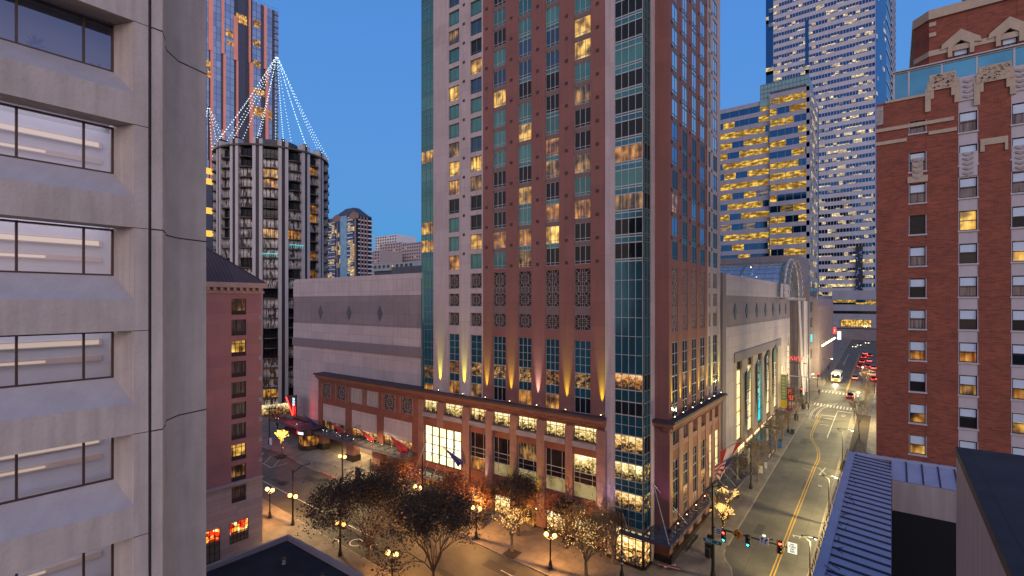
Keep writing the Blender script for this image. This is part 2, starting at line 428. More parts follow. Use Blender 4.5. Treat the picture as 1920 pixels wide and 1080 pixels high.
M('bark_pale', (.22, .16, .11), .9, var=.2, sc_=6)
M('fin_pale', (.42, .40, .42), .85, var=.10, sc_=.3, streak=.5)
M('fin_dark', (.015, .014, .018), .6)
M('balcony_slab', (.075, .065, .062), .8)
M('balcony_rail', (.03, .028, .03), .6)
M('drum_dark', (.045, .05, .065), .6, var=.1, joint=(2.2, 40, .03))
M('coral', (.90, .34, .25), .6, var=.08, sc_=.1)
M('tower_slate', (.075, .08, .115), .4, .3, var=.1)
M('office_band', (.245, .265, .35), .6, var=.06, sc_=.2, joint=(1.6, 40, .02), jcol=.75)
M('sky_band', (.40, .41, .49), .5, var=.05, sc_=.1, joint=(1.5, 60, .03), jcol=.7)
M('brick_far', (.27, .17, .15), .8, var=.1)
M('white_far', (.62, .60, .62), .7, var=.1)
M('pale_far', (.42, .34, .33), .8, var=.1)
M('teal_far', (.33, .40, .42), .8, var=.1)
M('far_dark', (.05, .05, .07), .6)
M('stone_mid', (.20, .175, .19), .8, var=.1, streak=.4, joint=(2.5, 3, .02))
M('mauve_store', (.26, .20, .215), .8, var=.1, streak=.4, joint=(3, 3, .02))
M('steel_white', (.46, .43, .44), .4, .3, var=.06)
M('canopy_frame', (.10, .085, .12), .5, .3)
M('flag_red', (.42, .03, .04), .8); M('flag_white', (.6, .55, .55), .8); M('flag_blue', (.03, .04, .18), .8)
M('banner_navy', (.012, .022, .06), .8); M('banner_green', (.05, .13, .12), .8); M('banner_black', (.02, .014, .014), .8)
M('banner_olive', (.22, .26, .10), .8); M('sign_yellow', (.65, .42, .02), .7); M('banner_cream', (.5, .42, .28), .8)
M('sign_green', (.01, .16, .15), .5); M('sign_white', (.62, .62, .66), .6); M('sign_orange', (.62, .24, .02), .6); M('sign_black', (.012, .012, .015), .6)
M('signal_body', (.015, .013, .012), .5)
M('awning_wine', (.09, .012, .025), .8); M('yellow_awning', (.62, .38, .01), .7)
M('car_white', (.55, .55, .55), .3, coat=1); M('car_dark', (.03, .03, .035), .3); M('car_silver', (.30, .30, .32), .3, .4); M('car_red', (.25, .02, .02), .3)
M('tyre', (.015, .015, .015), .8)
M('blue_box', (.03, .10, .28), .6); M('bin_dark', (.03, .03, .03), .5); M('planter', (.16, .09, .06), .9); M('stone_white', (.26, .24, .2), .7)
M('skin', (.35, .20, .14), .7); M('coat_dark', (.025, .025, .035), .9); M('coat_mid', (.14, .10, .09), .9); M('trousers', (.03, .035, .05), .9); M('hair_dark', (.02, .012, .01), .9)
M('blind', (.46, .56, .68), .8, var=.06)  # blue of the sky reflected in the panes is put into this colour
M('curtain_grey', (.20, .185, .19), .9, var=.2, sc_=3)
M('interior_wall', (.55, .53, .58), .9, var=.05); M('band_backing_mat', (.55, .42, .36), .8, var=.08)
M('plant_leaf', (.02, .035, .018), .8)
glass('glass_teal', (.028, .135, .135), metal=.6)
glass('glass_teal_deep', (.018, .110, .155), metal=.55, rough=.12)
glass('glass_teal_curtain', (.035, .155, .145), metal=.3, rough=.2)
glass('glass_dark', (.006, .010, .013), metal=0, spec=.22)
glass('glass_blue', (.14, .30, .46), metal=.85)
glass('glass_sky', (.92, .96, .98), metal=.95, rough=.03)
glass('glass_slate', (.15, .22, .33), metal=.85)
glass('glass_smoke', (.014, .012, .014), metal=0, spec=.35)
glass('glass_pent', (.06, .22, .33), metal=.7)
M('lantern_glass', (.13, .27, .31), .3, .3, var=.1)
glass('glass_navy', (.020, .058, .095), metal=.6)
lit('lit_room', 'curtain', .62, (1, .60, .14), (.42, .18, .03))
lit('lit_room_amber', 'curtain', .55, (1, .45, .08), (.26, .09, .02))
lit('lit_room_bright', 'curtain', .85, (1, .66, .17), (.62, .34, .06))
lit('lit_dim', 'curtain', .36, (.9, .48, .14), (.10, .055, .03))
lit('lit_office', 'office', .9, (1, .66, .24), (.50, .26, .07))
lit('lit_office_pale', 'office', 1.05, (1, .82, .42), (.62, .42, .13))
lit('lit_office_amber', 'office', .7, (1, .48, .14), (.40, .15, .03))
lit('lit_frost', 'screen', .3, (.95, .72, .30), (.42, .27, .10))
lit('lit_hall', 'screen', 1.9, (1, .86, .50), (.72, .55, .20), sample=True)
lit('lit_tallwin', 'screen', 1.1, (1, .83, .42), (.9, .62, .20), sample=True)
lit('lit_teal', 'screen', 1.0, (.02, .62, .62), (.0, .42, .45))
lit('lit_shop', 'office', 1.6, (1, .78, .36), (.72, .36, .10), sample=True)
GLB = 1
lit('cells_office', 'cells', .85, (1, .60, .10, .66), (.18, .08, .012), cell=(4.2, 3.98))
lit('cells_sky', 'cells', 1.1, (1, .82, .46, .775), (.28, .20, .10), cell=(1.9, 4.4))
lit('cells_sky_low', 'cells', 1.15, (1, .78, .34, .66), (.10, .07, .04), cell=(3.0, 4.4))
lit('cells_glaze', 'cells', .8, (1, .82, .46, .87), (.2, .14, .08), cell=(3.0, 4.4))
lit('cells_far', 'cells', .8, (1, .70, .30, .74), (.3, .18, .07), cell=(3.0, 3.0))
lit('cells_side', 'cells', .9, (1, .74, .3, .72), (.2, .1, .03), cell=(3.0, 3.9))
emis('globe', (1, .40, .07), 26); emis('bulb_warm', (1, .54, .15), 1.7, False); emis('bulb_yellow', (1, .66, .10), 2.4, False)
emis('bulb_pyramid', (.72, .93, 1), 1.3, False); emis('fixture', (1, .85, .35), 9, False); emis('fixture_white', (1, .9, .7), 4, False)
emis('neon_red', (1, .03, .02), 5); emis('neon_red_soft', (1, .04, .03), 1.6, False); emis('neon_cyan', (.2, .8, .85), 2.0, False); emis('red_light', (1, .04, .02), 9, False); emis('red_tail', (1, .04, .03), 4.5, False)
emis('green_light', (.04, .85, .95), 3.5, False); emis('head_light', (1, .85, .55), 5, False); emis('reflected_band', (1, .76, .62), .50, False)  # last one glows in place of a reflection in the near panes
emis('sign_glow_red', (1, .05, .03), 1.6, False); emis('sign_glow_white', (.75, .8, .9), 1.2, False); emis('sign_lit_white', (1, .95, .72), .9, False); emis('mesh_light', (.8, .82, .75), .16, False)
emis('led_blue', (.05, .2, .9), 1.0, False); emis('cyan_balcony', (.2, .75, .8), .7, False); emis('amber_sign', (1, .55, .08), .9, False); emis('sky_lamp', (1, .9, .6), 5, False)
M('soffit', (.30, .26, .18), .8)
def leafmat(name, c1, c2):
    m, t, b = newmat(name)
    n = t.n('ShaderNodeTexNoise', {'Vector': t.n('ShaderNodeNewGeometry').outputs['Position'], 'Scale': 1.3, 'Detail': 3.0}).outputs[0]
    t.l(t.ramp(n, [(.3, c1), (.7, c2)]), b.inputs['Base Color']); b.inputs['Roughness'].default_value = .6
leafmat('leaf_dark', (.014, .010, .006), (.062, .036, .018))
leafmat('leaf_rust', (.10, .030, .010), (.30, .10, .03))
leafmat('leaf_olive', (.09, .06, .02), (.24, .17, .06))
# ---------------------------------------------------------------- ground and streets
def sheet(mb, x0, x1, y0, y1, dz, m=0, th=None):
    xs = sorted({x0, x1} | {v for v in (-200, 80) if x0 < v < x1}); ys = sorted({y0, y1} | {v for v in (-60, 320) if y0 < v < y1})
    for a, b in zip(xs, xs[1:]):
        for c, d in zip(ys, ys[1:]):
            p = [(a, c), (b, c), (b, d), (a, d)]
            if th is None: mb.add([(x, y, gz(x, y) + dz) for x, y in p], [(0, 1, 2, 3)], m)
            else: mb.hexa([(x, y, gz(x, y) + dz - th) for x, y in p] + [(x, y, gz(x, y) + dz) for x, y in p], m)
    return mb
def gpoly(mb, pts, dz, th=None, m=0):
    n = len(pts); ar = sum(pts[i][0] * pts[(i + 1) % n][1] - pts[(i + 1) % n][0] * pts[i][1] for i in range(n))
    if ar < 0: pts = pts[::-1]
    if th is None: return mb.add([(x, y, gz(x, y) + dz) for x, y in pts], [tuple(range(n))], m)
    return mb.add([(x, y, gz(x, y) + dz - th) for x, y in pts] + [(x, y, gz(x, y) + dz) for x, y in pts],
        [tuple(range(n))[::-1], tuple(range(n, 2 * n))] + [(i, (i + 1) % n, n + (i + 1) % n, n + i) for i in range(n)], m)
gm = MB(); st = 50
sheet(gm, -1500, 1500, -400, 2500, -.02)
gm.build('ground', 'asphalt', kind='structure')
NK, FK = 41.2, 53.9                 # near and far kerb of the cross street
_, NK = onG(641, 1026); _, FK = onG(917, 1029)
KX0, _ = onG(1521.5, 760); KX1, _ = onG(1595.6, 790)     # kerbs of the long street
rd = MB(); sheet(rd, -420, 120, NK, FK, 0); rd.build('cross_street', 'asphalt', kind='structure')
rd = MB(); sheet(rd, KX0, KX1, -20, NK - .01, 0); sheet(rd, KX0, KX1, FK + .01, 420, 0); rd.build('street', 'asphalt', kind='structure')
Y1, Y2 = 151.0, 168.5               # far crossing
rd = MB(); sheet(rd, KX0 - 60, KX0 - .01, Y1, Y2, 0); sheet(rd, KX1 + .01, 60, Y1, Y2, 0); rd.build('far_cross_street', 'asphalt', kind='structure')
SWH = .15
sw = MB(); sheet(sw, -330, -58, FK, 62, SWH, th=.4); sheet(sw, -58, KX0 - 3.5, FK, 62, SWH, th=.4)
# rounded corner with a bulge towards the long street
c = [onG(*p) for p in ((1357.6, 1031), (1355, 1041), (1360, 1054), (1369.6, 1067), (1371.5, 1080))]
arc = [(-14.3, 58.5), (-14.6, 56.5), (-15.6, 54.9), (-17.5, FK)]
gpoly(sw, [(KX0 - 3.5, FK)] + [(KX0 - 3.5, 67)] + [(KX0, 67)] + c + arc, SWH, .4)
sheet(sw, KX0 - 7, KX0, 67.0, Y1, SWH, th=.4); sheet(sw, KX0 - 12, KX0, Y2, 318, SWH, th=.4)
sw.build('sidewalk', 'sidewalk_mat', kind='structure')
sw = MB(); sheet(sw, -330, -25, NK - 9, NK, SWH, th=.4); sw.build('near_sidewalk', 'sidewalk_mat', kind='structure')
sw = MB(); sheet(sw, KX1, 30, FK + 8, Y1, SWH, th=.4); sheet(sw, KX1 + 3.5, 30, Y2, 318, SWH, th=.4); sw.build('right_sidewalk', 'sidewalk_mat', kind='structure')
kb = MB(); sheet(kb, -330, -17.5, FK - .16, FK, SWH + .006, th=.4); sheet(kb, KX0 - .01, KX0 + .16, 67, Y1, SWH + .006, th=.4); sheet(kb, KX0, KX0 + .16, Y2, 318, SWH + .006, th=.4)
sheet(kb, -330, -25, NK, NK + .16, SWH + .006, th=.4); sheet(kb, KX1 - .16, KX1, FK + 8, Y1, SWH + .006, th=.4)
pp = c + arc
for a, b in zip(pp, pp[1:]):
    d = Vector((b[0] - a[0], b[1] - a[1])).normalized() * .16
    gpoly(kb, [a, b, (b[0] - d.y, b[1] + d.x), (a[0] - d.y, a[1] + d.x)], SWH + .005, .4)
kb.build('kerb', 'kerb_mat', kind='structure')
kr = MB()
for a, b in (((498, 845), (548, 868)), ((590, 890), (625, 905))):
    p, q = onG(*a), onG(*b); sheet(kr, p[0], q[0], FK - .17, FK + .02, SWH + .012, th=.4)
kr.build('red_kerb', 'kerb_red', kind='structure')
# driveway apron in front of the hotel entrance, lighter concrete
dv = MB(); gpoly(dv, [onG(*p) for p in ((560, 860), (600, 838), (720, 893), (800, 925), (760, 955), (690, 905), (620, 872))], SWH + .008)
dv.build('driveway', 'kerb_mat', kind='structure')
# painted markings
mk = MB()
def stripe(mb, pts, w, dz=.008, m=0):
    P_ = [Vector(p) for p in pts]
    for i, (a, b) in enumerate(zip(P_, P_[1:])):
        d = (b - a).normalized(); nrm = Vector((-d.y, d.x)) * w / 2; e = d * (w * .2 if len(P_) > 2 else 0)
        a2, b2 = a - e * 0, b + e
        mb.add([(p.x, p.y, gz(p.x, p.y) + dz + .0004 * i) for p in (a2 - nrm, b2 - nrm, b2 + nrm, a2 + nrm)], [(0, 1, 2, 3)], m)
S6 = lambda x, y: onG(1460 + x / 3.855, 540 + y / 3.855)
S4 = lambda x, y: onG(1320 + x / 3.375, 760 + y / 3.375)
yl = MB(); mid = [S4(*p) for p in ((430, 1080), (577, 700), (700, 390), (722, 345), (728, 305), (716, 268), (692, 235), (678, 205), (684, 170), (705, 120), (742, 55))]
mid = [(-10.95, 46)] * 0 + [(mid[0][0] - .0, FK + 3)] + mid
for o in (-.17, .17):
    pl = []
    for i, p in enumerate(mid):
        a = Vector(mid[max(0, i - 1)]); b = Vector(mid[min(len(mid) - 1, i + 1)]); d = (b - a).normalized(); pl.append((p[0] - d.y * o, p[1] + d.x * o))
    stripe(yl, pl, .13)
stripe(yl, [S6(583, 470), S6(487, 748)], .16); stripe(yl, [S6(590, 470), S6(494, 748)], .16)
yl.build('yellow_centre_line', 'paint_yellow', kind='structure')
cy0 = S6(380, 855)[1]
for i in range(13):
    x = KX0 + .5 + i * .72
    stripe(mk, [(x, cy0 - 1.5), (x, cy0 + 1.5)], .34 if i % 3 else .2)
for i in range(11):
    x = KX0 + .6 + i * .85
    stripe(mk, [(x, Y2 + .8), (x, Y2 + 3.4)], .36)
stripe(mk, [(KX0 + .3, Y2 + 4.6), (-11.2, Y2 + 4.6)], .35); stripe(mk, [S6(310, 918), S6(412, 930)], .3); stripe(mk, [S6(425, 890), S6(520, 903)], .3)
stripe(mk, [S6(425, 893), S6(350, 1078)], .14); stripe(mk, [S6(505, 480), S6(465, 560)], .14); stripe(mk, [S6(430, 660), S6(405, 745)], .14)
for p in ((350, 945), (325, 990)): a = S6(*p); stripe(mk, [(a[0] - .7, a[1] - .4), (a[0] + .1, a[1] + .3), (a[0] + .9, a[1] + .1)], .22)
# tyre-like curved guide lines painted before the crossing
for o in (0, 12, 45, 57):
    stripe(mk, [S6(218 + o, 945), S6(232 + o, 905), S6(262 + o, 873), S6(310 + o, 852), S6(370 + o, 835)], .09)
stripe(mk, [onG(492, 901.5), onG(621, 968)], .13); stripe(mk, [onG(640, 978), onG(700, 1008)], .13); stripe(mk, [onG(939, 1069), onG(966, 1083)], .12)
Z1 = lambda x, y: onG(480 + x / 3.857, 800 + y / 3.857)
for q in (((44, 262), (110, 297)), ((110, 297), (135, 290)), ((135, 290), (235, 262)), ((60, 265), (110, 213)), ((125, 292), (170, 240)), ((40, 210), (55, 185))): stripe(mk, [Z1(*q[0]), Z1(*q[1])], .1, .008)
def ring(mb, c, r, w, n=18, a0=0, a1=6.283):
    stripe(mb, [(c[0] + r * math.cos(a0 + (a1 - a0) * i / n), c[1] + r * math.sin(a0 + (a1 - a0) * i / n)) for i in range(n + 1)], w)
c = Z1(543, 840); ring(mk, c, .9, .14); ring(mk, Z1(725, 838), .8, .16, a0=1, a1=6); ring(mk, Z1(860, 870), .6, .15, a0=2, a1=5.5)
for x, y in ((725, 390),): 
    stripe(mk, [S4(725, 395), S4(775, 440)], .1); stripe(mk, [S4(770, 395), S4(728, 438)], .1); stripe(mk, [S4(620, 395), S4(700, 420)], .08); stripe(mk, [S4(725, 438), S4(780, 436)], .16)
ring(mk, S4(735, 510), .22, .12, 8); stripe(mk, [S4(560, 820), S4(632, 838)], .1); stripe(mk, [S4(570, 835), S4(567, 822)], .09); stripe(mk, [S4(605, 843), S4(610, 829)], .09)
stripe(mk, [S4(840, 45), S4(780, 210)], .1); a = S4(882, 66); stripe(mk, [(a[0] - .35, a[1]), (a[0], a[1] + 1.2), (a[0] + .35, a[1]), (a[0], a[1] - 1.2), (a[0] - .35, a[1])], .12)
stripe(mk, [S4(945, 50), S4(845, 35)], .3)
mk.build('road_marking', 'paint_white', kind='structure')
# ================================================================= the central tower
TY, TX = 55.2, -21.1
FL, FR = FY(TY), FX(TX)
FB = FY(58.4)
BAYR = -22.95
X_ = lambda px: XY(px, TY)
Y_ = lambda px: YX(px, TX)
TOPZ = 62.0
tw = thing('hotel_tower', (-42, 70, gz(-42, 70)), 'tall salmon brick and pale stone high rise with teal corner glass and scattered lit windows', 'tower')
core = MB()
core.box(X_(813), X_(1134), TY + .55, 81.9, -34, TOPZ - .5); core.box(X_(1134), BAYR - .3, TY + .6, 81.9, -34, TOPZ - .5); core.box(BAYR - .3, TX - .55, 58.95, 81.9, -34, TOPZ - .5)
core.box(X_(787) + .2, X_(813), TY + .9, 81.9, -34, TOPZ - .6)
core.build('core', 'lattice_back', tw)
KZ = lambda k: 36.2 - 2.9 * k
CORN = -14.05
kmin = -8
# ---- left facade: columns of windows (px left, px right, material group)
cols = [(841, 861, 'p'), (881.5, 903, 'p'), (924, 948, 'b'), (971, 996, 'b'), (1022, 1048, 'b'), (1076, 1107, 'b')]
wins = []
def litpick(i, k):
    L = {0: {3+2: 'lit_room_bright', 8: 'lit_dim', 9: 'lit_room_bright', 10: 'lit_room', 13-0: 'lit_room'},}
    return None
# lit windows read off the photograph: column -> {pixel y of the window : look}
LIT = {0: {78: 'lit_dim', 175: 'lit_room_bright', 285: 'lit_dim', 317: 'lit_room_bright', 352: 'lit_room', 491: 'lit_room_amber'},
       1: {125: 'lit_room', 307: 'lit_room_bright', 342: 'lit_dim', 452: 'lit_room'},
       2: {183: 'lit_room_bright', 450: 'lit_room_amber'},
       3: {247: 'lit_room_bright', 363: 'lit_room', 447: 'lit_room_amber', 478: 'lit_dim'},
       4: {274: 'lit_room_amber', 304: 'lit_dim', 397: 'lit_room_amber', 437: 'lit_room_bright'},
       5: {48: 'lit_room_bright', 90: 'lit_room_bright', 385: 'lit_room_amber', 178: 'lit_dim', 302: 'lit_dim'}}
CURT = {0: {36, 135 // 1, 205, 248, 420, 457}, 1: {20, 198, 235}, 2: {30, 107, 215, 255, 297, 485}, 3: {200, 285, 400, 60}, 4: {30, 230, 310}, 5: {5, 134, 348}}
rnd = random.Random(3)
wall_b, wall_p, spn = MB(), MB(), MB()
edges = [(X_(812.5), 'p')]
# piers, full height above the cornice
xe = [X_(c_) for c_ in (812.5, 841, 861, 881.5, 903, 924, 948, 971, 996, 1022, 1048, 1076, 1107, 1135)]
for i in range(0, 14, 2):
    a, b = xe[i], xe[i + 1]
    if i == 4:
        m_ = X_(905.5); wall_p.fb(FL, a, m_, CORN, TOPZ, -.5, 0); wall_b.fb(FL, m_ + .004, b, CORN, TOPZ, -.5, -.012)
    elif i < 4: wall_p.fb(FL, a, b, CORN, TOPZ, -.5, 0)
    else: wall_b.fb(FL, a, b, CORN, TOPZ, -.5, -.012)
wall_p.fb(FL, X_(1135.2), X_(1153), -31.2, TOPZ + .4, -.6, .10)
louv = []
for ci, (pa, pb, kind) in enumerate(cols):
    a, b = X_(pa), X_(pb); pm = (pa + pb) / 2
    ztop_l, zbot_l = KZ(11) + .35, KZ(14) + 1.0
    lit_k = {}
    for py, mt in LIT[ci].items():
        z = onY(pm, py, TY)[1]; lit_k[round((36.2 - 1.1 - z) / 2.9)] = mt
    cur_k = {round((36.2 - 1.1 - onY(pm, py, TY)[1]) / 2.9) for py in CURT[ci]}
    paired = ci in (3, 4)
    W = wall_p if kind == 'p' else spn
    for k in range(kmin, 11):
        z1 = KZ(k); z0 = z1 - (2.2 if kind == 'p' else 2.33)
        pane = lit_k.get(k) or ('glass_teal_curtain' if k in cur_k or rnd.random() < .12 else ('glass_dark' if (k > 2 and ci > 1) or k > 6 else 'glass_blue' if False else ('glass_navy' if rnd.random() < .6 else 'glass_teal' if rnd.random() < .5 else 'glass_dark')))
        wins.append(dict(f=FL, u0=a, u1=b, z0=z0, z1=z1, nx=3 if ci > 1 else 2, zs=[z0 + .035, z0 + .38, z1 - .035], pane=pane, frame='frame_pale' if kind == 'b' else 'frame_teal', d=-.2, w=.06))
        zn = KZ(k - 1) - (2.2 if kind == 'p' else 2.33)     # bottom of the window above
        if paired and (k % 2 == 0):
            wins.append(dict(f=FL, u0=a, u1=b, z0=z1 + .01, z1=zn - .01, nx=3, nz=1, pane='glass_teal', frame='frame_pale', d=-.2, w=.05))
        else:
            W.fb(FL, a, b, z1, zn, -.5, -.02 if kind == 'p' else -.13)
    # wall bands round the plant floors and the tall windows
    W = wall_p if kind == 'p' else wall_b
    zl = KZ(10) - (2.2 if kind == 'p' else 2.33)
    lv = [(4.32, 2.1), (1.35, -.6), (-1.55, -3.55)]
    if kind == 'p':
        W.fb(FL, a, b, 4.32, zl, -.5, -.02); W.fb(FL, a, b, 1.35, 2.1, -.5, -.02); W.fb(FL, a, b, -1.55, -.6, -.5, -.02); W.fb(FL, a, b, -4.86, -3.55, -.5, -.02)
    else:
        W.fb(FL, a, b, 4.32, zl, -.5, -.03); spn.fb(FL, a, b, -1.55, -.6, -.5, -.10); W.fb(FL, a, b, -4.86, -3.55, -.5, -.03)
    for q, (t1, t0) in enumerate(lv): louv.append((FL, a, b, t0, t1, kind))
    if kind == 'b': louv.append((FL, a, b, -.6 + 1.95, 2.1, 'mid'))
    # tall windows above the cornice: spandrel glass, lit offices
    zz = [(-4.86, -9.0, 'glass_teal_deep', 4), (-9.0, -10.9, ['lit_office_amber', 'lit_office', 'lit_office', 'lit_office', 'lit_office_amber', 'lit_office'][ci], 1), (-10.9, -12.1, 'glass_teal_deep', 1),
          (-12.1, CORN, ['lit_room_amber', 'lit_dim', 'glass_dark', 'lit_room_amber', 'lit_room_amber', 'glass_dark'][ci], 1)]
    for t1, t0, pn, nz in zz:
        wins.append(dict(f=FL, u0=a, u1=b, z0=t0, z1=t1, nx=3 if ci > 1 else 2, nz=nz, pane=pn, frame='frame_pale', d=-.2, w=.055))
# ---- right facade
rcols = [(1260.7, 1271.5, 'b'), (1280, 1289.5, 'b'), (1297.8, 1306.5, 'b'), (1313.5, 1322, 'b'), (1328.5, 1332.5, 'p'), (1337, 1345, 'p')]
re_ = [Y_(c_) for c_ in (1255, 1260.7, 1271.5, 1280, 1289.5, 1297.8, 1306.5, 1313.5, 1322, 1328.5, 1332.5, 1337, 1345, 1350.5)]
re_[0] = 58.4
for i in range(0, 14, 2):
    a, b = re_[i], re_[i + 1]
    if i == 8:
        m_ = Y_(1326.5); wall_b.fb(FR, a, m_, CORN, TOPZ, -.5, -.012); wall_p.fb(FR, m_ + .004, b, CORN, TOPZ, -.5, 0)
    elif i > 8: wall_p.fb(FR, a, b, CORN, TOPZ, -.5, 0)
    else: wall_b.fb(FR, a, b, CORN, TOPZ, -.5, -.012)
TEND = re_[13]
for ci, (pa, pb, kind) in enumerate(rcols):
    a, b = Y_(pa), Y_(pb)
    for k in range(kmin, 11):
        z1 = KZ(k) + .3; z0 = z1 - 2.3
        hi = onX((pa + pb) / 2, 0, TX)
        sky_k = k <= 4
        pane = 'glass_sky' if sky_k else ('glass_blue' if rnd.random() < .3 else 'glass_dark')
        if ci == 0 and k == 8: pane = 'lit_room_amber'
        wins.append(dict(f=FR, u0=a, u1=b, z0=z0, z1=z1, nx=2, zs=[z0 + .04, z0 + .4, z1 - .04], pane=pane, frame='frame_teal', d=-.05, w=.06, t=.04))
        zn = KZ(k - 1) + .3 - 2.3
        if ci in (1, 2) and k % 2 == 0: wins.append(dict(f=FR, u0=a, u1=b, z0=z1 + .01, z1=zn - .01, nx=2, nz=1, pane='glass_sky' if sky_k else 'glass_teal', frame='frame_teal', d=-.05, w=.05))
        else: (wall_p if kind == 'p' else spn).fb(FR, a, b, z1, zn, -.5, -.02 if kind == 'p' else -.05)
    W = wall_p if kind == 'p' else wall_b
    W.fb(FR, a, b, 4.32, KZ(10) - 2.0, -.5, -.03); (wall_p if kind == 'p' else spn).fb(FR, a, b, -1.55, -.6, -.5, -.10); W.fb(FR, a, b, -4.86, -3.55, -.5, -.03)
    if kind == 'p': W.fb(FR, a, b, 1.35, 2.1, -.5, -.02)
    else: louv.append((FR, a, b, 1.35, 2.1, 'mid'))
    for t1, t0 in ((4.32, 2.1), (1.35, -.6), (-1.55, -3.55)): louv.append((FR, a, b, t0, t1, kind))
    for t1, t0, pn, nz in ((-4.86, -9.0, 'glass_smoke', 3), (-9.0, -10.9, 'lit_dim' if ci % 2 else 'glass_smoke', 1), (-10.9, CORN, 'glass_smoke', 2)):
        wins.append(dict(f=FR, u0=a, u1=b, z0=t0, z1=t1, nx=2, nz=nz, pane=pn, frame='frame_pale', d=-.05, w=.06))
# ---- corner brick return, bay end, west end
wall_b.fb(FB, BAYR, TX - .5, -28, TOPZ, -.5, 0); wall_b.box(TX - .5, TX - .012, 58.4, 58.9, -28, CORN)
wall_p.fb(FX(BAYR), 57.1, 58.4 - .003, -31.4, TOPZ + .4, -.5, .1)
wall_p.box(X_(787) + .6, TX - .4, 81.9, TEND - .01, -34, TOPZ)     # back wall
wall_p.box(X_(787) + .1, TX - .6, TY + 1, 81.8, TOPZ - .5, TOPZ)    # roof slab
wall_b.build('brick_wall', 'tower_brick', tw); wall_p.build('precast_wall', 'precast_pale', tw); 
SP = [(spn.v[i:i + 8]) for i in range(0, len(spn.v), 8)]
SP.sort(key=lambda q: (lambda p: 1e9 if not p or p[1] < -20 or p[1] > 1080 else (p[2] + (40 if q[0][0] > TX - .6 else 0)))(proj(q[0])))
parts(tw, 'spandrel', 'tower_brick_spandrel', [(lambda mb, q=q: mb.hexa(q)) for q in SP], 100)
# ---- patterned grilles
def lattice(mb, f, a, b, z0, z1, d, w=.045, t=.05):
    def bar(p, q):
        du, dz = q[0] - p[0], q[1] - p[1]; L = math.hypot(du, dz); nu, nz = -dz / L * w / 2, du / L * w / 2
        mb.fpoly(f, [(p[0] - nu, p[1] - nz), (q[0] - nu, q[1] - nz), (q[0] + nu, q[1] + nz), (p[0] + nu, p[1] + nz)], d - t, d)
    m_, n_ = (a + b) / 2, (z0 + z1) / 2; ra, rz = (b - a) / 2 * .96, (z1 - z0) / 2 * .96
    for s1, s2, e in ((-1, -1, 0),):
        for q in (1, .52):
            c_ = [(m_ - ra * q, n_ - rz * q), (m_ + ra * q, n_ - rz * q), (m_ + ra * q, n_ + rz * q), (m_ - ra * q, n_ + rz * q)]
            for i in range(4): bar(c_[i], c_[(i + 1) % 4])
    c_ = [(m_ - ra * .98, n_), (m_, n_ - rz * .98), (m_ + ra * .98, n_), (m_, n_ + rz * .98)]
    bar(c_[0], c_[2]); bar(c_[1], c_[3])
    for sx in (-1, 1):
        for sz in (-1, 1): bar((m_ + sx * ra * .2, n_ + sz * rz * .2), (m_ + sx * ra, n_ + sz * rz))
    for sx in (-.26, .26): bar((m_ + sx * ra, n_ - rz), (m_ + sx * ra, n_ - rz * .52)); bar((m_ + sx * ra, n_ + rz * .52), (m_ + sx * ra, n_ + rz))
    for sz in (-.26, .26): bar((m_ - ra, n_ + sz * rz), (m_ - ra * .52, n_ + sz * rz)); bar((m_ + ra * .52, n_ + sz * rz), (m_ + ra, n_ + sz * rz))
for f, a, b, z0, z1, kd in louv:
    mb = MB()
    if kd == 'mid': bars(mb, f, a, b, z0, z1, lin(a + .03, b - .03, 4), lin(z0 + .1, z1 - .1, 3), -.12, .04, .05)
    else: lattice(mb, f, a, b, z0, z1, -.12)
    mb.build('grille', 'lattice_metal', tw)
# ---- small vents in the brick
vf = []
for px in (869.8, 912.3, 958.5, 1007.8, 1062, 1120):
    for k in range(-3, 12):
        if px == 869.8 and k > 10: continue
        u = X_(px); z = KZ(k) + (.82 if px > 900 else .15)
        if z > 5: vf.append(lambda mb, u=u, z=z: mb.fb(FL, u - .22, u + .22, z - .2, z + .2, .001, .035))
for px in (1256.3, 1275.5, 1293.5, 1309.8, 1324.5, 1334.5):
    for k in range(-2, 11):
        u = Y_(px) + (.0 if px > 1257 else .6); z = KZ(k) + .6
        if z > 5: vf.append(lambda mb, u=u, z=z: mb.fb(FR, u - .22, u + .22, z - .2, z + .2, .001, .035))
rnd.shuffle(vf)
parts(tw, 'wall_vent', 'vent_dark', vf, 60)
# ---- glazed corner bay
bx0, bx1 = X_(1153), BAYR
FBR = FX(BAYR)
bayrows = []
for k in range(kmin, 11):
    z1 = KZ(k) - .1; z0 = z1 - 1.9
    pn = {2: 'glass_teal_curtain', 3: 'lit_dim', 5: 'glass_dark', 6: 'lit_room_amber', 7: 'glass_teal_curtain', 8: 'lit_dim', 10: 'glass_dark'}.get(k, 'glass_dark')
    if k == 3: pn = 'glass_dark'
    bayrows.append((z0, z1, pn)); bayrows.append((z0 - .3, z0, 'glass_teal')); bayrows.append((z1, z1 + .7, 'glass_teal_deep' if k > 4 else 'glass_teal'))
bayrows = [(a, b, c_) for a, b, c_ in bayrows]
zt = bayrows[-2][0]
low = [(-8.5, zt, 'glass_teal_deep', 6), (-10.4, -8.5, 'lit_office_amber', 1), (-11.8, -10.4, 'glass_teal_deep', 1), (-13.4, -11.8, 'glass_dark', 1), (-15.8, -13.4, 'glass_teal_deep', 2),
       (-17.8, -15.8, 'lit_office', 1), (-19.1, -17.8, 'glass_teal_deep', 2), (-21.1, -19.1, 'lit_office_pale', 1), (-22.6, -21.1, 'glass_teal_deep', 2), (-24.6, -22.6, 'lit_office', 1), (-26.6, -24.6, 'glass_teal_deep', 2)]
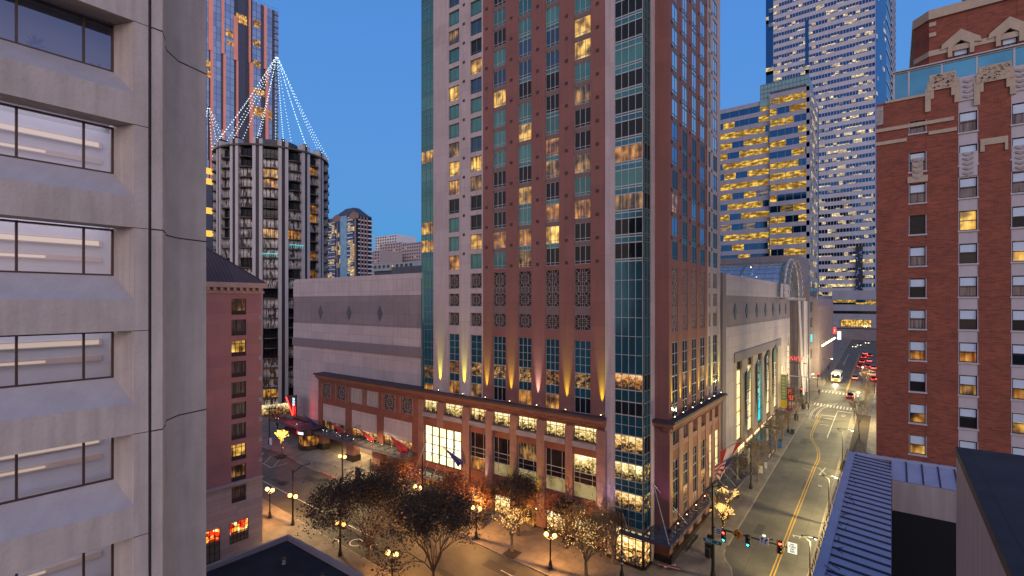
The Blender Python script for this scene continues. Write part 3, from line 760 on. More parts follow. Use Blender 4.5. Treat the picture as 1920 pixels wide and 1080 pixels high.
for z0, z1, pn in bayrows:
    wins.append(dict(f=FL, u0=bx0 + .02, u1=bx1 - .05, z0=z0, z1=z1, nx=4, nz=1, pane=pn, frame='frame_pale', d=.12, w=.06))
    wins.append(dict(f=FBR, u0=TY, u1=57.1, z0=z0, z1=z1, nx=2, nz=1, pane='glass_teal' if 'lit' not in pn else 'glass_dark', frame='frame_teal', d=.06, w=.06))
for z0, z1, pn, nz in low:
    wins.append(dict(f=FL, u0=bx0 + .02, u1=bx1 - .05, z0=z0, z1=z1, nx=4, nz=nz, pane=pn, frame='frame_pale', d=.12, w=.06))
    wins.append(dict(f=FBR, u0=TY, u1=57.1, z0=z0, z1=z1, nx=2, nz=nz, pane='glass_teal_deep' if 'lit' not in pn else ('lit_office_pale' if z1 < -19 else 'glass_dark'), frame='frame_teal', d=.06, w=.06))
# west teal strip
wx0, wx1 = X_(787), X_(812.3)
for k in range(kmin, 18):
    z1 = KZ(k); z0 = z1 - 2.0
    pn = 'lit_room' if k in (7 + 1, 9 + 0, 4) else ('glass_teal_curtain' if k % 4 == 1 else 'glass_teal')
    if k > 11: pn = 'glass_teal_deep'
    if k in (16,): pn = 'lit_office_amber'
    if k == 17: z0 = CORN - .1; pn = 'lit_room_amber'
    wins.append(dict(f=FL, u0=wx0 + (.7 if k > 10 else 0), u1=wx1, z0=z0, z1=z1, nx=3, nz=1, pane=pn, frame='frame_teal', d=-.35, w=.06))
    wins.append(dict(f=FL, u0=wx0 + (.7 if k > 10 else 0), u1=wx1, z0=z1, z1=KZ(k - 1) - 2.0, nx=3, nz=1, pane='glass_teal_deep' if k > 9 else 'glass_teal', frame='frame_teal', d=-.35, w=.05))
windows(tw, wins, cap=100)
mb = MB(); mb.box(wx0 + .05, wx1, TY + .5, 70, -14, TOPZ - 3); mb.build('glass_flank', 'glass_teal', tw)
# ================================================================= podium of the tower and west wing (brown stone)
pd = thing('brown_stone_podium', (-55, 58, gz(-55, 58)), 'brown stone street building with lit office strip and tall shop windows under the salmon tower', 'building')
br, pr, cn, cd, bs = MB(), MB(), MB(), MB(), MB()
PW0 = X_(597)
# cornice: dark cap, brown dentilled band
PE = X_(1138)
cd.fb(FL, PW0 - .3, PE, CORN - .28, CORN + .0, -1.5, 1.0); cn.fb(FL, PW0, PE - .05, CORN - .8, CORN - .283, -.6, .75)
cd.fb(FR, 57.6, TEND + .3, CORN - .28, CORN, -1.5, 1.0); cn.fb(FR, 57.79, TEND + .25, CORN - .8, CORN - .283, -.6, .75)
cd.fb(FY(58.4), BAYR + .12, TX + .985, CORN - .275, CORN - .003, .0, .95); cn.fb(FY(58.4), BAYR + .12, TX + .735, CORN - .79, CORN - .28, .0, .7)
cn.fb(FL, PW0 + .1, PE - .1, CORN - 1.25, CORN - .803, -.6, .3); cn.fb(FR, 57.9, TEND + .1, CORN - 1.25, CORN - .803, -.6, .3)
x = PW0 + .3
while x < PE - .4: cn.fb(FL, x, x + .22, CORN - 1.02, CORN - .806, .3, .62); x += .5
x = 58
while x < TEND: cn.fb(FR, x, x + .22, CORN - 1.02, CORN - .806, .3, .62); x += .5
cd.build('cornice_cap', 'cornice_dark', pd); cn.build('cornice', 'podium_cornice', pd)
G0 = -32
ob_ = [(795.5, 821.5), (833.7, 868.9), (881.9, 912.2), (925.2, 957.8), (970.7, 1007.8), (1022.6, 1061.5), (1075.2, 1119.6)]
op = [(X_(a), X_(b)) for a, b in ob_]
OZ0, OZ1 = -17.6, -15.75
PZ1 = CORN - 1.25
br.fb(FL, X_(786), PE, OZ1, PZ1, -.5, 0)
cur = X_(786)
pw = []
for i, (a, b) in enumerate(op):
    pr.fb(FL, cur, a, (-19.7 if i == 1 else G0 + 2.0), OZ1 - .003, -.6, .28 if i else .2); cur = b
    pr.fb(FL, a - .02, b + .02, OZ0 - .75, OZ0 - .02, -.3, .24, 0)
    pw.append(dict(f=FL, u0=a, u1=b, z0=OZ0, z1=OZ1, us=[a + .04, a + (b - a) * .22, a + (b - a) * .56 if i % 2 else a + (b - a) * .78, b - .04] if b - a < 2.4 else [a + .04, a + (b - a) * .2, a + (b - a) * .5, a + (b - a) * .82, b - .04],
                   zs=[OZ0 + .03, OZ1 - .45, OZ1 - .03], pane='lit_office_pale', frame='joint_dark', d=-.2, w=.06))
pr.fb(FL, cur, PE - .02, G0 + 2, OZ1 - .003, -.6, .28)
mb = MB(); [mb.fb(FL, a, b, OZ0 - .72, OZ0 - .05, .0, .38) for a, b in op]; mb.build('sill', 'sill_grey', pd)
# the great lit hall window spans two bays
ha, hb = op[0][0] + .1, X_(864.4)
br.fb(FL, ha - .1, op[1][1], -19.75, OZ0 - .76, -.5, .1)
hall = []
us = lin(ha, hb, 5)
for q in range(5):
    pw.append(dict(f=FL, u0=us[q] + .04, u1=us[q + 1] - .04, z0=-25.6, z1=-19.8, zs=lin(-25.57, -19.83, 4), us=[us[q] + .09, us[q + 1] - .09], pane='lit_hall', frame='joint_dark', d=-.1 if q % 2 else -.12, w=.1 if q == 0 else .12))
br.fb(FL, hb + .02, op[1][1], -25.6, -19.76, -.5, .05)
br.fb(FL, ha - .1, op[1][1], -27, -25.65, -.5, .05)
for i, (a, b) in enumerate(op[2:]):
    br.fb(FL, a, b, -19.35, OZ0 - .76, -.5, .02)
    top_lit = ['glass_smoke', 'glass_smoke', 'lit_dim', 'glass_smoke', 'lit_office_pale'][i]
    for z1, z0, pn, nz in ((-19.35, -21.6, top_lit, 1), (-21.6, -23.0, 'glass_smoke', 2), (-23.0, -24.8, 'lit_frost' if i else 'lit_room_amber', 1)):
        pw.append(dict(f=FL, u0=a, u1=b, z0=z0, z1=z1, us=[a + .04, a + (b - a) * .25, a + (b - a) * .78, b - .04], nz=nz, pane=pn, frame='frame_pale', d=-.15, w=.05))
    br.fb(FL, a, b, -27.6, -24.83, -.5, .02)
# street level: shop fronts under the windows
for i, (a, b) in enumerate(op):
    pw.append(dict(f=FL, u0=a, u1=b, z0=G0 + 1.4 + i * 0, z1=-27.65 if i > 1 else -27.05, nx=3, nz=2, pane='lit_shop' if i in (2, 3, 5, 6) else 'lit_room_amber', frame='bronze', d=-.25, w=.08))
bs.fb(FL, X_(786), PE, -34, G0 + .6, -.6, .35)
# west wing, brown with grilles
wbr = MB(); FW = FL
gx = [(606, 620), (632, 648), (656, 679), (686, 709), (720, 740), (753, 773)]
GZ1, GZ0 = -15.9, -18.7
ex = [PW0] + [v for p in gx for v in (X_(p[0]), X_(p[1]))] + [X_(786) - .01]
for i in range(0, len(ex), 2): wbr.fb(FL, ex[i], ex[i + 1], -19.6, PZ1, -.5, 0)
for i, p in enumerate(gx):
    a, b = X_(p[0]), X_(p[1])
    wbr.fb(FL, a, b, GZ1, PZ1, -.5, -.01); wbr.fb(FL, a, b, -19.6, GZ0, -.5, -.01)
    mb = MB(); mb.fb(FL, a - .45, a - .02, GZ0 - .1, GZ1 + .1, 0, .12); mb.fb(FL, b + .02, b + .45, GZ0 - .1, GZ1 + .1, 0, .12); mb.build('pilaster', 'podium_pier', pd)
    g_ = MB(); lattice(g_, FL, a, b, GZ0, GZ1, -.08, .07); o = g_.build('grille', 'lattice_metal' if i not in (2, 3) else 'frame_pale', pd)
    MB().fq(FL, a, b, GZ0, GZ1, -.2).build('grille_backing', 'lattice_back' if i not in (2, 3) else 'panel_pale', o)
pp_ = [(605, 648), (659, 707), (719, 773)]
cx_ = [PW0, X_(605), X_(648), X_(659), X_(707), X_(719), X_(773), X_(786) - .01]
for i in range(0, 8, 2): wbr.fb(FL, cx_[i], cx_[i + 1], -25.2 if i in (2, 4) else G0 - 1, -19.603, -.6, .06)
for i, (pa, pb) in enumerate(pp_):
    a, b = X_(pa), X_(pb)
    mb = MB().fb(FL, a, b, -23.3, -20.0, -.4, -.05); mb.build('stone_panel', 'panel_pale', pd)
    wbr.fb(FL, a, b, -20.0, -19.6, -.5, -.01)
    pw.append(dict(f=FL, u0=a, u1=b, z0=-24.85, z1=-23.32, nx=6, nz=1, pane='lit_office_amber' if i else 'lit_dim', frame='bronze', d=-.2, w=.08))
wbr.build('west_wall', 'podium_brown', pd)
# porte-cochere recess behind the columns
mb = MB(); mb.fb(FL, PW0 + .1, X_(786) - .02, -25.3, -24.9, -9, -.1); mb.build('porch_ceiling', 'soffit', pd)
mb = MB(); mb.fb(FL, PW0 + .1, X_(786), -33, -25.3, -9.4, -9); mb.build('porch_wall', 'podium_brown', pd)
for i in range(7):
    u = PW0 + 3 + i * 4; pw.append(dict(f=FL, u0=u, u1=u + 2.6, z0=-30.6, z1=-27.4, nx=3, nz=1, pane='lit_room_amber' if i % 2 else 'lit_shop', frame='bronze', d=-8.8, w=.1))
# ---- east podium, under the tower's right side
er = [Y_(p) for p in (1260.7, 1271.5, 1280, 1289.5, 1297.8, 1306.5, 1313.5, 1322, 1328.5, 1334, 1339, 1346)]
br.fb(FR, 58.9, TEND, OZ1, PZ1, -.5, 0)
cur = 58.42
EZ0 = -17.9
for i in range(0, 12, 2):
    a, b = er[i], er[i + 1]
    pr.fb(FR, cur + .002, a, -31.5, OZ1 - .003, -.9, .12 if i else .07); cur = b
    lit_b = i in (8, 10)
    pr.fb(FR, a, b, EZ0 - .1, EZ0 + .55, -.9, .08)
    pw.append(dict(f=FR, u0=a, u1=b, z0=EZ0 + .55, z1=OZ1, nx=2, nz=1, pane='glass_dark' if i > 2 else 'glass_teal', frame='frame_pale', d=-.7 if i > 2 else -.3, w=.08))
    br.fb(FR, a, b, -19.3, EZ0 - .103, -.5, .05)
    for z1, z0, pn, nz in ((-19.35, -21.8, 'lit_tallwin' if lit_b else 'glass_dark', 2), (-21.8, -23.6, 'lit_tallwin' if lit_b else 'glass_smoke', 1), (-23.6, -25.6, 'lit_tallwin' if lit_b else ('lit_office_amber' if i % 4 else 'glass_dark'), 1), (-25.6, -27.0, 'lit_dim', 1)):
        pw.append(dict(f=FR, u0=a, u1=b, z0=z0, z1=z1, nx=3 if lit_b else 2, nz=nz, pane=pn, frame='frame_pale', d=-.03, w=.06))
    pw.append(dict(f=FR, u0=a, u1=b, z0=-30.2, z1=-27.3, nx=2, nz=1, pane='lit_room_amber', frame='bronze', d=-.2, w=.08))
    br.fb(FR, a, b, -27.3, -27.0, -.5, .04)
pr.fb(FR, cur, TEND, -31.5, OZ1 - .003, -.9, .12)
bs.fb(FR, 58.45, TEND, -33.5, -30.2, -.6, .38); bs.fb(FB, BAYR + .02, TX + .4, -33.5, -30.4, -.3, .3)
mb = MB().fb(FB, BAYR + .02, TX - .02, -30.4, -27.6, -.3, .06); mb.build('corner_panel', 'podium_brown', pd)
[MB().hexa(br.v[i:i + 8]).build('brown_wall', 'podium_brown', pd) for i in range(0, len(br.v), 8)]
pr.build('pier', 'podium_pier', pd); bs.build('plinth', 'podium_base', pd)
# shop in the corner bay
for f, a, b, nx in ((FL, bx0 + .1, bx1 - .1, 4), (FBR, TY + .02, 57.0, 2)):
    pw.append(dict(f=f, u0=a, u1=b, z0=-31.0, z1=-26.9, nx=nx, zs=[-30.95, -29.2, -27.9, -26.95], pane='lit_shop', frame='bronze', d=.1, w=.09))
mb = MB().fb(FL, bx0, bx1, -33.4, -31.02, -.3, .3); mb.fb(FBR, TY, 57.1, -33.4, -31.02, -.3, .3); mb.fb(FL, PE, bx0, -33.4, -30.6, -.3, .2); mb.build('shop_plinth', 'podium_base', pd)
windows(pd, pw, cap=95)
# ---- corner glass canopy
def canopy(name, fc, u0, u1, z, depth, label, n=8, rods=2, mast=4.5, gmat='canopy_glass', drop=0):
    t_ = thing(name, fc.P((u0 + u1) / 2, z, 0), label, 'canopy', 'glass canopies over the pavement')
    fr = MB(); fr.fb(fc, u0, u1, z - .16, z + .16, depth - .22, depth); fr.fb(fc, u0, u1, z - .1, z + .1, .3, .45)
    for u in lin(u0 + .06, u1 - .06, n): fr.fb(fc, u - .06, u + .06, z - .13, z + .10, .45, depth - .22)
    for q in lin(.45, depth - .3, 3)[1:-1]: fr.fb(fc, u0 + .1, u1 - .1, z - .05, z + .05, q - .03, q + .03)
    fr.build('canopy_frame', 'canopy_frame', t_)
    gl = MB(); gl.fb(fc, u0 + .03, u1 - .03, z + .11, z + .14, .3, depth - .05); gl.build('glass_roof', gmat, t_)
    if rods:
        rd_ = MB()
        for i in range(rods):
            u = u0 + (u1 - u0) * (i + .5) / rods; rd_.tube(fc.P(u, z + mast, .3), fc.P(u, z + .15, depth - .3), .05, n=5)
        rd_.build('tie_rod', 'pole_steel', t_)
    return t_
m, t, b = newmat('canopy_glass'); b.inputs['Base Color'].default_value = (.10, .12, .13, 1); b.inputs['Roughness'].default_value = .08; b.inputs['Alpha'].default_value = .45; b.inputs['Specular IOR Level'].default_value = .8
m, t, b = newmat('canopy_glass_slate'); b.inputs['Base Color'].default_value = (.10, .115, .12, 1); b.inputs['Roughness'].default_value = .18; b.inputs['Alpha'].default_value = .8; b.inputs['Specular IOR Level'].default_value = .8
c1 = thing('corner_canopy', (-20, 55, -27), 'dark framed glass canopy wrapping the tower corner, hung from steel rods', 'canopy', 'glass canopies over the pavement')
cz = -27.0
out = [(-25.5, 53.9), (-19.3, 53.9), (-19.3, 71.0)]; inn = [(-25.5, TY - .25), (BAYR + .2, TY - .25), (BAYR + .2, 58.0), (TX + .45, 58.0), (TX + .45, 71.0)]
fr = MB(); fr.box(-25.5, -19.3, 53.9, 54.35, cz - .18, cz + .18); fr.box(-19.75, -19.3, 54.353, 71, cz - .178, cz + .178)
for x in lin(-25.2, -20.5, 6): fr.box(x - .07, x + .07, 54.353, 54.95 if x < BAYR else 57.9, cz - .12, cz + .1)
for y in lin(55.2, 70.6, 14): fr.box(TX + .45 if y > 58 else BAYR + .3, -19.755, y - .07, y + .07, cz - .12, cz + .1)
fr.build('canopy_frame', 'canopy_frame', c1)
gl = MB(); gl.prism(out + inn[::-1], cz + .19, cz + .22); gl.build('glass_roof', 'canopy_glass', c1)
rd_ = MB()
for a, b in (((BAYR + .15, 57.9, -22.0), (-19.6, 54.2, cz + .2)), ((BAYR + .15, 57.9, -22.0), (-19.6, 60.5, cz + .2)), ((bx0 + .2, TY - .15, -23), (-24.3, 54.1, cz + .2))): rd_.tube(a, b, .05, n=6)
rd_.build('tie_rod', 'steel_white', c1)
canopy('hall_canopy', FL, X_(796), X_(866), -26.6, 3.4, 'glass canopy hung on thin rods below the tall glowing hall window', 6, 4, 4.8)
canopy('side_canopy', FR, 71.6, TEND + 3, -26.6, 3.6, 'glass canopy with close dark ribs under the flags on the tower side', 16, 4, 3.2)
# ================================================================= near left concrete office block (wall faces +X)
NX = -23.3
FN = FX(NX)
nb = thing('concrete_office_block', (NX - 8, 0, -33), 'large pale lilac concrete office block at the left edge with deep sloped window openings', 'building')
Z0s = [10.9 + 4.0 * i for i in (1, 0, -1, -2, -3, -4, -5, -6)]
wl = MB(); sl = MB()
U0, U1 = -16.0, 6.36
for zt in Z0s:
    zb = zt - 2.81                      # front lower edge of the opening
    # spandrel between this opening and the next one down
    wl.fb(FN, U0, U1, zt - 4.0 + .004, zb, -.9, 0)
    # splayed jamb, sloping sill
    P = FN.P
    wl.add([P(U1, zb, 0), P(U1, zt, 0), P(5.97, zt, -1.0), P(5.97, zt - 1.86, -1.0)], [(0, 1, 2, 3)])
    sl.add([P(U0, zb, -.004), P(U1, zb, -.004), P(5.97, zt - 1.86, -1.0), P(U0, zt - 1.86, -1.0)], [(0, 1, 2, 3)])
    sl.fb(FN, U0, 5.97, zt - 2.4, zt - 1.865, -1.5, -1.0)
    wl.fb(FN, 5.97, U1, zt - 4, zt, -1.6, -1.003)
wl.fb(FN, U0, U1, Z0s[0] + .004, 20, -1.0, 0)
wl.fb(FN, U0, U1, -34, Z0s[-1] - 4, -1.0, 0)
wl.fb(FN, U1 + .003, 6.82, -34, 20, -1.0, 0)          # pier
wl.fb(FN, U1, U1 + .003, -34, 20, -1.0, -.02)
wl.build('wall', 'concrete_near', nb); sl.build('window_sill', 'concrete_sill', nb)
mb = MB().fb(FN, 6.82, 6.93, -34, 20, -1.0, -.12); mb.tube(FN.P(6.87, -34, -.05), FN.P(6.87, 20, -.05), .045, n=6); mb.build('drain_joint', 'joint_dark', nb)
cm = MB()
poly = [(NX, 6.93), (NX, 7.3), (-24.0, 7.62), (-24.25, 7.66), (-24.9, 7.95), (-25.6, 8.63), (-26.0, 9.93), (-45, 9.93), (-45, 6.93)]
cm.prism(poly, -34, 20)
cm.build('corner_column', 'concrete_near', nb)
j = MB()
for zt in (10.9, 2.9, -5.1, -13.1):
    pz = [(NX + .006, 6.93), (NX + .006, 7.3), (-24.0, 7.625), (-24.25, 7.666), (-24.9, 7.957), (-25.594, 8.633), (-25.99, 9.93)]
    for a, b in zip(pz, pz[1:]): j.hexa([(a[0] - .02, a[1] - .02, zt - .025), (a[0] + .004, a[1] + .004, zt - .025), (b[0] + .004, b[1] + .004, zt - .025), (b[0] - .02, b[1] - .02, zt - .025), (a[0] - .02, a[1] - .02, zt + .025), (a[0] + .004, a[1] + .004, zt + .025), (b[0] + .004, b[1] + .004, zt + .025), (b[0] - .02, b[1] - .02, zt + .025)])
j.build('column_joint', 'joint_dark', nb)
for zt in Z0s: MB().fb(FN, U1 - .02, 6.82, zt - .016, zt + .01, -.1, .004).build('wall_joint', 'joint_dark', nb)
mb = MB().box(-45, -31, U0, 6.9, -34, 20); mb.build('core', 'interior_wall', nb)
# rooms with an added partition; its glowing strips imitate bands reflected in the panes
m, t, b = newmat('glass_near'); b.inputs['Base Color'].default_value = (.55, .55, .62, 1); b.inputs['Roughness'].default_value = .02
t.l(t.n('ShaderNodeLayerWeight', {0: .35}).outputs['Fresnel'], t.n('ShaderNodeMath', {1: 1.0}, operation='MULTIPLY').inputs[0])
b.inputs['Alpha'].default_value = .30; b.inputs['Metallic'].default_value = .9
m, t, b = newmat('glass_near_dark'); b.inputs['Base Color'].default_value = (.20, .24, .36, 1); b.inputs['Roughness'].default_value = .02; b.inputs['Metallic'].default_value = .9; b.inputs['Alpha'].default_value = .6
for r, zt in enumerate(Z0s[:-1]):
    us = [5.93, 5.06, 3.24, 2.37, .55, -1.27, -2.14, -3.96, -5.78, -6.65]
    z0, z1 = zt - 1.86, zt - .02
    fr = MB()
    bars(fr, FN, us[-1], 5.97, z0, z1, us[1:] , [z0 + .03, z1 - .04], -1.0, .07, .1)
    fr.fb(FN, 5.9, 5.97, z0, z1, -1.1, -.998)
    o = fr.build('window', 'bronze', nb)
    for a, b_ in zip(us, us[1:]): MB().fq(FN, b_ + .035, a - .035, z0, z1, -1.06).build('pane', 'glass_near_dark' if r == 1 else 'glass_near', o)
    rm = MB(); rm.fb(FN, -7, 6.3, z0 - .5, z0 - .42, -7, -1.15); rm.fb(FN, -7, 6.3, z1 + .35, z1 + .42, -7, -1.15); rm.fb(FN, -7, 6.3, z0 - .45, z1 + .4, -2.5, -2.4); rm.fb(FN, 6.2, 6.3, z0 - .45, z1 + .4, -7, -1.15)
    rm.build('room', 'interior_wall', nb)
    if r != 1:
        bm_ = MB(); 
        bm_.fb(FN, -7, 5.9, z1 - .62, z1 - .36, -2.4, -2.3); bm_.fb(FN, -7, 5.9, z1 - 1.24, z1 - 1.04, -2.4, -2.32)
        bm_.build('band_backing', 'band_backing_mat', nb)  # raised backing added for the imitated reflection bands
        la = lamp('AREA', 'added_room_fill', FN.P(2.5, z1 + .32, -1.75), 85, (.86, .84, 1), par=nb); la.data.shape = 'RECTANGLE'; la.data.size = 3; la.data.size_y = 7  # unseen lamp added so the panes look pale
        ls = MB(); ls.fb(FN, -7, 5.8, z1 - .58, z1 - .40, -2.3, -2.28); ls.fb(FN, -7, 4.2, z1 - 1.19, z1 - 1.09, -2.32, -2.3); ls.build('reflected_band', 'reflected_band', nb)  # glow stands in for bands reflected in the glass, not for lamps
for q, (u, z) in enumerate(((3.9, 9.55), (5.6, 9.2))):
    pl = MB(); rr = random.Random(q)
    for i in range(46):
        a = rr.uniform(0, 6.28); e = rr.uniform(-.3, 1.2); L = rr.uniform(.12, .34); c = Vector(FN.P(u, z, -1.9))
        d = Vector((math.cos(a) * math.cos(e), math.sin(a) * math.cos(e), math.sin(e))); s1 = d.cross(Vector((0, 0, 1))).normalized() * .06
        p = c + d * L * .5; pl.add([p - s1, p + d * L * .8, p + s1], [(0, 1, 2)])
    pl.lathe(FN.P(u, z - .5, -1.9), [(.12, 0), (.17, .35)], 8)
    pl.build('potted_plant', 'plant_leaf', label='leafy plant on the inside sill of the top office window' if q == 0 else 'low leafy plant at the right end of the top office window', cat='plant')
# ================================================================= dark flat roof below, bottom left
RX, RY, RZ = -57.0, 30.2, -27.2
RX, RZ = onY(541, 1001, RY)
fr_ = thing('flat_roof_building', (-40, 20, -31), 'low building with a black flat roof and grey metal parapet at the bottom left', 'building')
mb = MB().box(RX + .35, -24.5, -5, RY - .35, -34, RZ - .55); mb.build('roof', 'roof_black', fr_)
mb = MB(); mb.box(RX, RX + .35, -5, RY, RZ - 4.6, RZ); mb.box(RX + .353, -24.5, RY - .35, RY, RZ - 4.6, RZ - .002); mb.build('parapet', 'parapet_grey', fr_)
# ================================================================= salmon pink hotel wing with hipped roof
QX = -63.9; FQ = FX(QX); QE = YX(491, QX)
zq = lambda px, py: onX(px, py, QX)[1]
pk = thing('pink_hotel_wing', (QX - 8, 20, -31), 'salmon pink hotel wing with a dark hipped metal roof beside the concrete block', 'building')
Zc = zq(490, 533)
zbase = zq(491, 893)
cx = [YX(434, QX), YX(461.5, QX)]
ws = []
tops = [560.4, 599.3, 638.1, 677, 715.9, 754.8, 793.5, 832.5, 871.5, 911]
pw_, pb_ = MB(), MB()
zl = [zq(448, t_) for t_ in tops]
Qs = [(6, cx[0]), (cx[1], QE)]
for a, b in Qs: pw_.fb(FQ, a, b, zbase, Zc, -.4, 0)
prev = Zc
for i, z1 in enumerate(zl):
    z0 = z1 - 1.95
    (pw_ if z1 > zbase else pb_).fb(FQ, cx[0], cx[1], z1, prev, -.4, -.003); prev = z0 - .0
    pane = 'lit_room_bright' if i in (2, 7) else ('lit_dim' if i in (0, 8) else 'curtain_pane')
    ws.append(dict(f=FQ, u0=cx[0], u1=cx[1], z0=z0 + .45, z1=z1, us=[cx[0] + .04, cx[0] + (cx[1] - cx[0]) * .3, cx[0] + (cx[1] - cx[0]) * .72, cx[1] - .04], zs=[z0 + .48, z1 - .42, z1 - .03], pane=pane, frame='bronze', d=-.15, w=.06))
    mb = MB().fb(FQ, cx[0], cx[1], z0, z0 + .45, -.25, -.08); mb.build('louvre_panel', 'vent_dark', pk)
m, t, b = newmat('curtain_pane'); s, u = obco(t)
n_ = t.n('ShaderNodeTexNoise', {'Vector': t.n('ShaderNodeCombineXYZ', {0: t.m('MULTIPLY', u, 6.0), 1: t.m('MULTIPLY', s.outputs[2], .3), 2: 0.0}).outputs[0], 'Scale': 1.0, 'Detail': 3.0}).outputs[0]
t.l(t.ramp(n_, [(.35, (.03, .025, .025)), (.65, (.20, .16, .15))]), b.inputs['Base Color']); b.inputs['Roughness'].default_value = .15
pw_.build('pink_wall', 'pink_wall', pk)
# base storeys
wx = [(YX(389, QX), YX(408, QX), zq(400, 990), zq(400, 1050)), (YX(429, QX), YX(466.5, QX), zq(448, 980), zq(448, 1014))]
wa = (YX(430, QX), YX(466, QX)); zt_, zb_ = zq(430, 982), zq(430, 1022)
lv = prev
pb_.fb(FQ, 6, wa[0] - 2.0, -36, zbase - .002, -.4, .05); pb_.fb(FQ, wa[1], QE + .06, -36, zbase - .002, -.4, .05)
lw = YX(389, QX), YX(408, QX)
pb_.fb(FQ, wa[0] - 2.0, wa[0], -36, zbase - .002, -.4, .045)
pb_.fb(FQ, wa[0], cx[0] - .003, zt_, zbase, -.4, .04); pb_.fb(FQ, cx[1] + .003, wa[1], zt_, zbase, -.4, .04); pb_.fb(FQ, cx[0], cx[1], zt_, lv, -.4, .03)
pb_.fb(FQ, wa[0], wa[1], -36, zb_, -.4, .04)
ws.append(dict(f=FQ, u0=wa[0], u1=wa[1], z0=zb_, z1=zt_, nx=5, zs=lin(zb_ + .03, zt_ - .03, 4), pane='shop_lanterns', frame='bronze', d=.0, w=.07))
ws.append(dict(f=FQ, u0=lw[0] - 1.5, u1=lw[1] + .2, z0=zq(400, 1052), z1=zq(400, 992), nx=5, zs=lin(zq(400, 1052), zq(400, 992), 4), pane='shop_lanterns', frame='bronze', d=.2, w=.07))
m, t, b = newmat('shop_lanterns'); s, u = obco(t)
vv = t.n('ShaderNodeTexVoronoi', {'Vector': t.n('ShaderNodeCombineXYZ', {0: u, 1: s.outputs[2], 2: 0.0}).outputs[0], 'Scale': 2.4}, distance='CHEBYCHEV')
sep = t.n('ShaderNodeSeparateColor', {0: vv.outputs['Color']}).outputs[0]
hi_ = t.n('ShaderNodeMapRange', {0: s.outputs[2], 1: zb_ + (zt_ - zb_) * .42, 2: zb_ + (zt_ - zb_) * .52, 3: 0.0, 4: 1.0}).outputs[0]
cc = t.ramp(sep, [(.0, (.25, .01, .005)), (.4, (.9, .03, .01)), (.65, (1, .35, .04)), (.85, (1, .8, .3))], 'CONSTANT')
t.l(t.mix(hi_, (.01, .008, .008), cc), b.inputs['Emission Color']); b.inputs['Emission Strength'].default_value = 1.3; b.inputs['Base Color'].default_value = (.01, .01, .01, 1); b.inputs['Roughness'].default_value = .1
m.cycles.emission_sampling = 'NONE'
pb_.build('rusticated_base', 'pink_base', pk)
windows(pk, ws)
mb = MB(); mb.fb(FQ, 6, QE + .25, zbase - .12, zbase + .22, 0, .35); mb.box(QX - 14, QX + .35, QE + .003, QE + .25, zbase - .12, zbase + .22); mb.build('string_course', 'pink_base', pk)
cn_ = MB(); cn_.fb(FQ, 6, QE + .5, Zc - .5, Zc + .12, -.3, .5); cn_.fb(FQ, 6, QE + .25, Zc - 1.2, Zc - .9, -.1, .12)
cn_.box(QX - 14, QX - .3, QE, QE + .5, Zc - .5, Zc + .12)
cn_.build('cornice', 'cornice_cream', pk)
y = 6.3
dn = MB()
while y < QE: dn.fb(FQ, y, y + .3, Zc - .9, Zc - .5, .0, .4); y += .75
dn.build('dentils', 'cornice_cream', pk)
mb = MB(); [mb.fb(FQ, QE - .42, QE + .03, z - .25, z + .25, 0, .05) for z in [zq(487, q) for q in (595, 633, 671, 710, 749, 786, 824, 862)]]; mb.build('quoin', 'pink_base', pk)
mb = MB(); mb.box(QX - 14, QX - .4, 6, QE - .02, -36, Zc); mb.box(QX - 14, QX - .01, QE - .4, QE, -36, Zc - .5); mb.build('side_wall', 'pink_wall', pk)
# hipped roof rising away from the street corner
E1, E0, Wd = QE + .3, 6, 15.0
ht = 7.6; run = 9.0; zr = Zc + .12
a0, a1 = (QX + .35, E0, zr), (QX + .35, E1, zr); b0, b1 = (QX - Wd, E0, zr), (QX - Wd, E1, zr)
k0, k1 = (QX - 7.4, E0, zr + ht), (QX - 7.4, E1 - run, zr + ht)
rf = MB(); rf.add([a0, a1, k1, k0], [(0, 1, 2, 3)]); rf.add([a1, b1, k1], [(0, 1, 2)]); rf.add([b1, b0, k0, k1], [(0, 1, 2, 3)])
rf.build('roof', 'hip_roof', pk)
rb = MB(); va, vb, vk0, vk1 = Vector(a0), Vector(a1), Vector(k0), Vector(k1)
for i in range(54):
    y = E0 + .4 * i + .2
    if y > E1: break
    p = Vector((QX + .35, y, zr + .03)); tt = 1.0 if y < E1 - run else (E1 - y) / run
    q = p + (Vector((QX - 7.4, y, zr + ht + .03)) - p) * tt
    rb.tube(p, q, .035, n=4)
rb.tube(vb, vk1, .1, n=5)
rb.build('roof_rib', 'hip_rib', pk)
# ================================================================= blue standing seam roof, bottom right
SZ = -12.5; SY1 = 50.0; SX0 = -2.85
a_, z_ = onY(1592, 848, SY1); SX0 = a_; SZ = z_
sr = thing('seamed_roof_building', (3, 35, -33), 'building with a ribbed blue grey metal roof round a black light well, bottom right', 'building')
def rp(x, y, dz=0): return (x, y, SZ - .10 * (x - SX0) + dz)
rf = MB(); rf.add([rp(SX0, 6), rp(-.02, 6), rp(-.02, SY1 - .01), rp(SX0, SY1 - .01)], [(0, 1, 2, 3)])
YB = 47.0
rf.add([(-.016, YB, SZ - .8), (9, YB, SZ - .8), (9, SY1 - .01, SZ - .1), (-.016, SY1 - .01, SZ - .1)], [(0, 1, 2, 3)])
rf.add([rp(-.02, YB), (-.016, YB, SZ - .8), (-.016, SY1 - .01, SZ - .1)], [(0, 1, 2)])
rf.add([rp(-.02, YB), (-.016, SY1 - .01, SZ - .1), rp(-.02, SY1 - .01)], [(0, 1, 2)])
rf.build('seam_roof', 'roof_seam', sr)
rb = MB(); y = 20.0
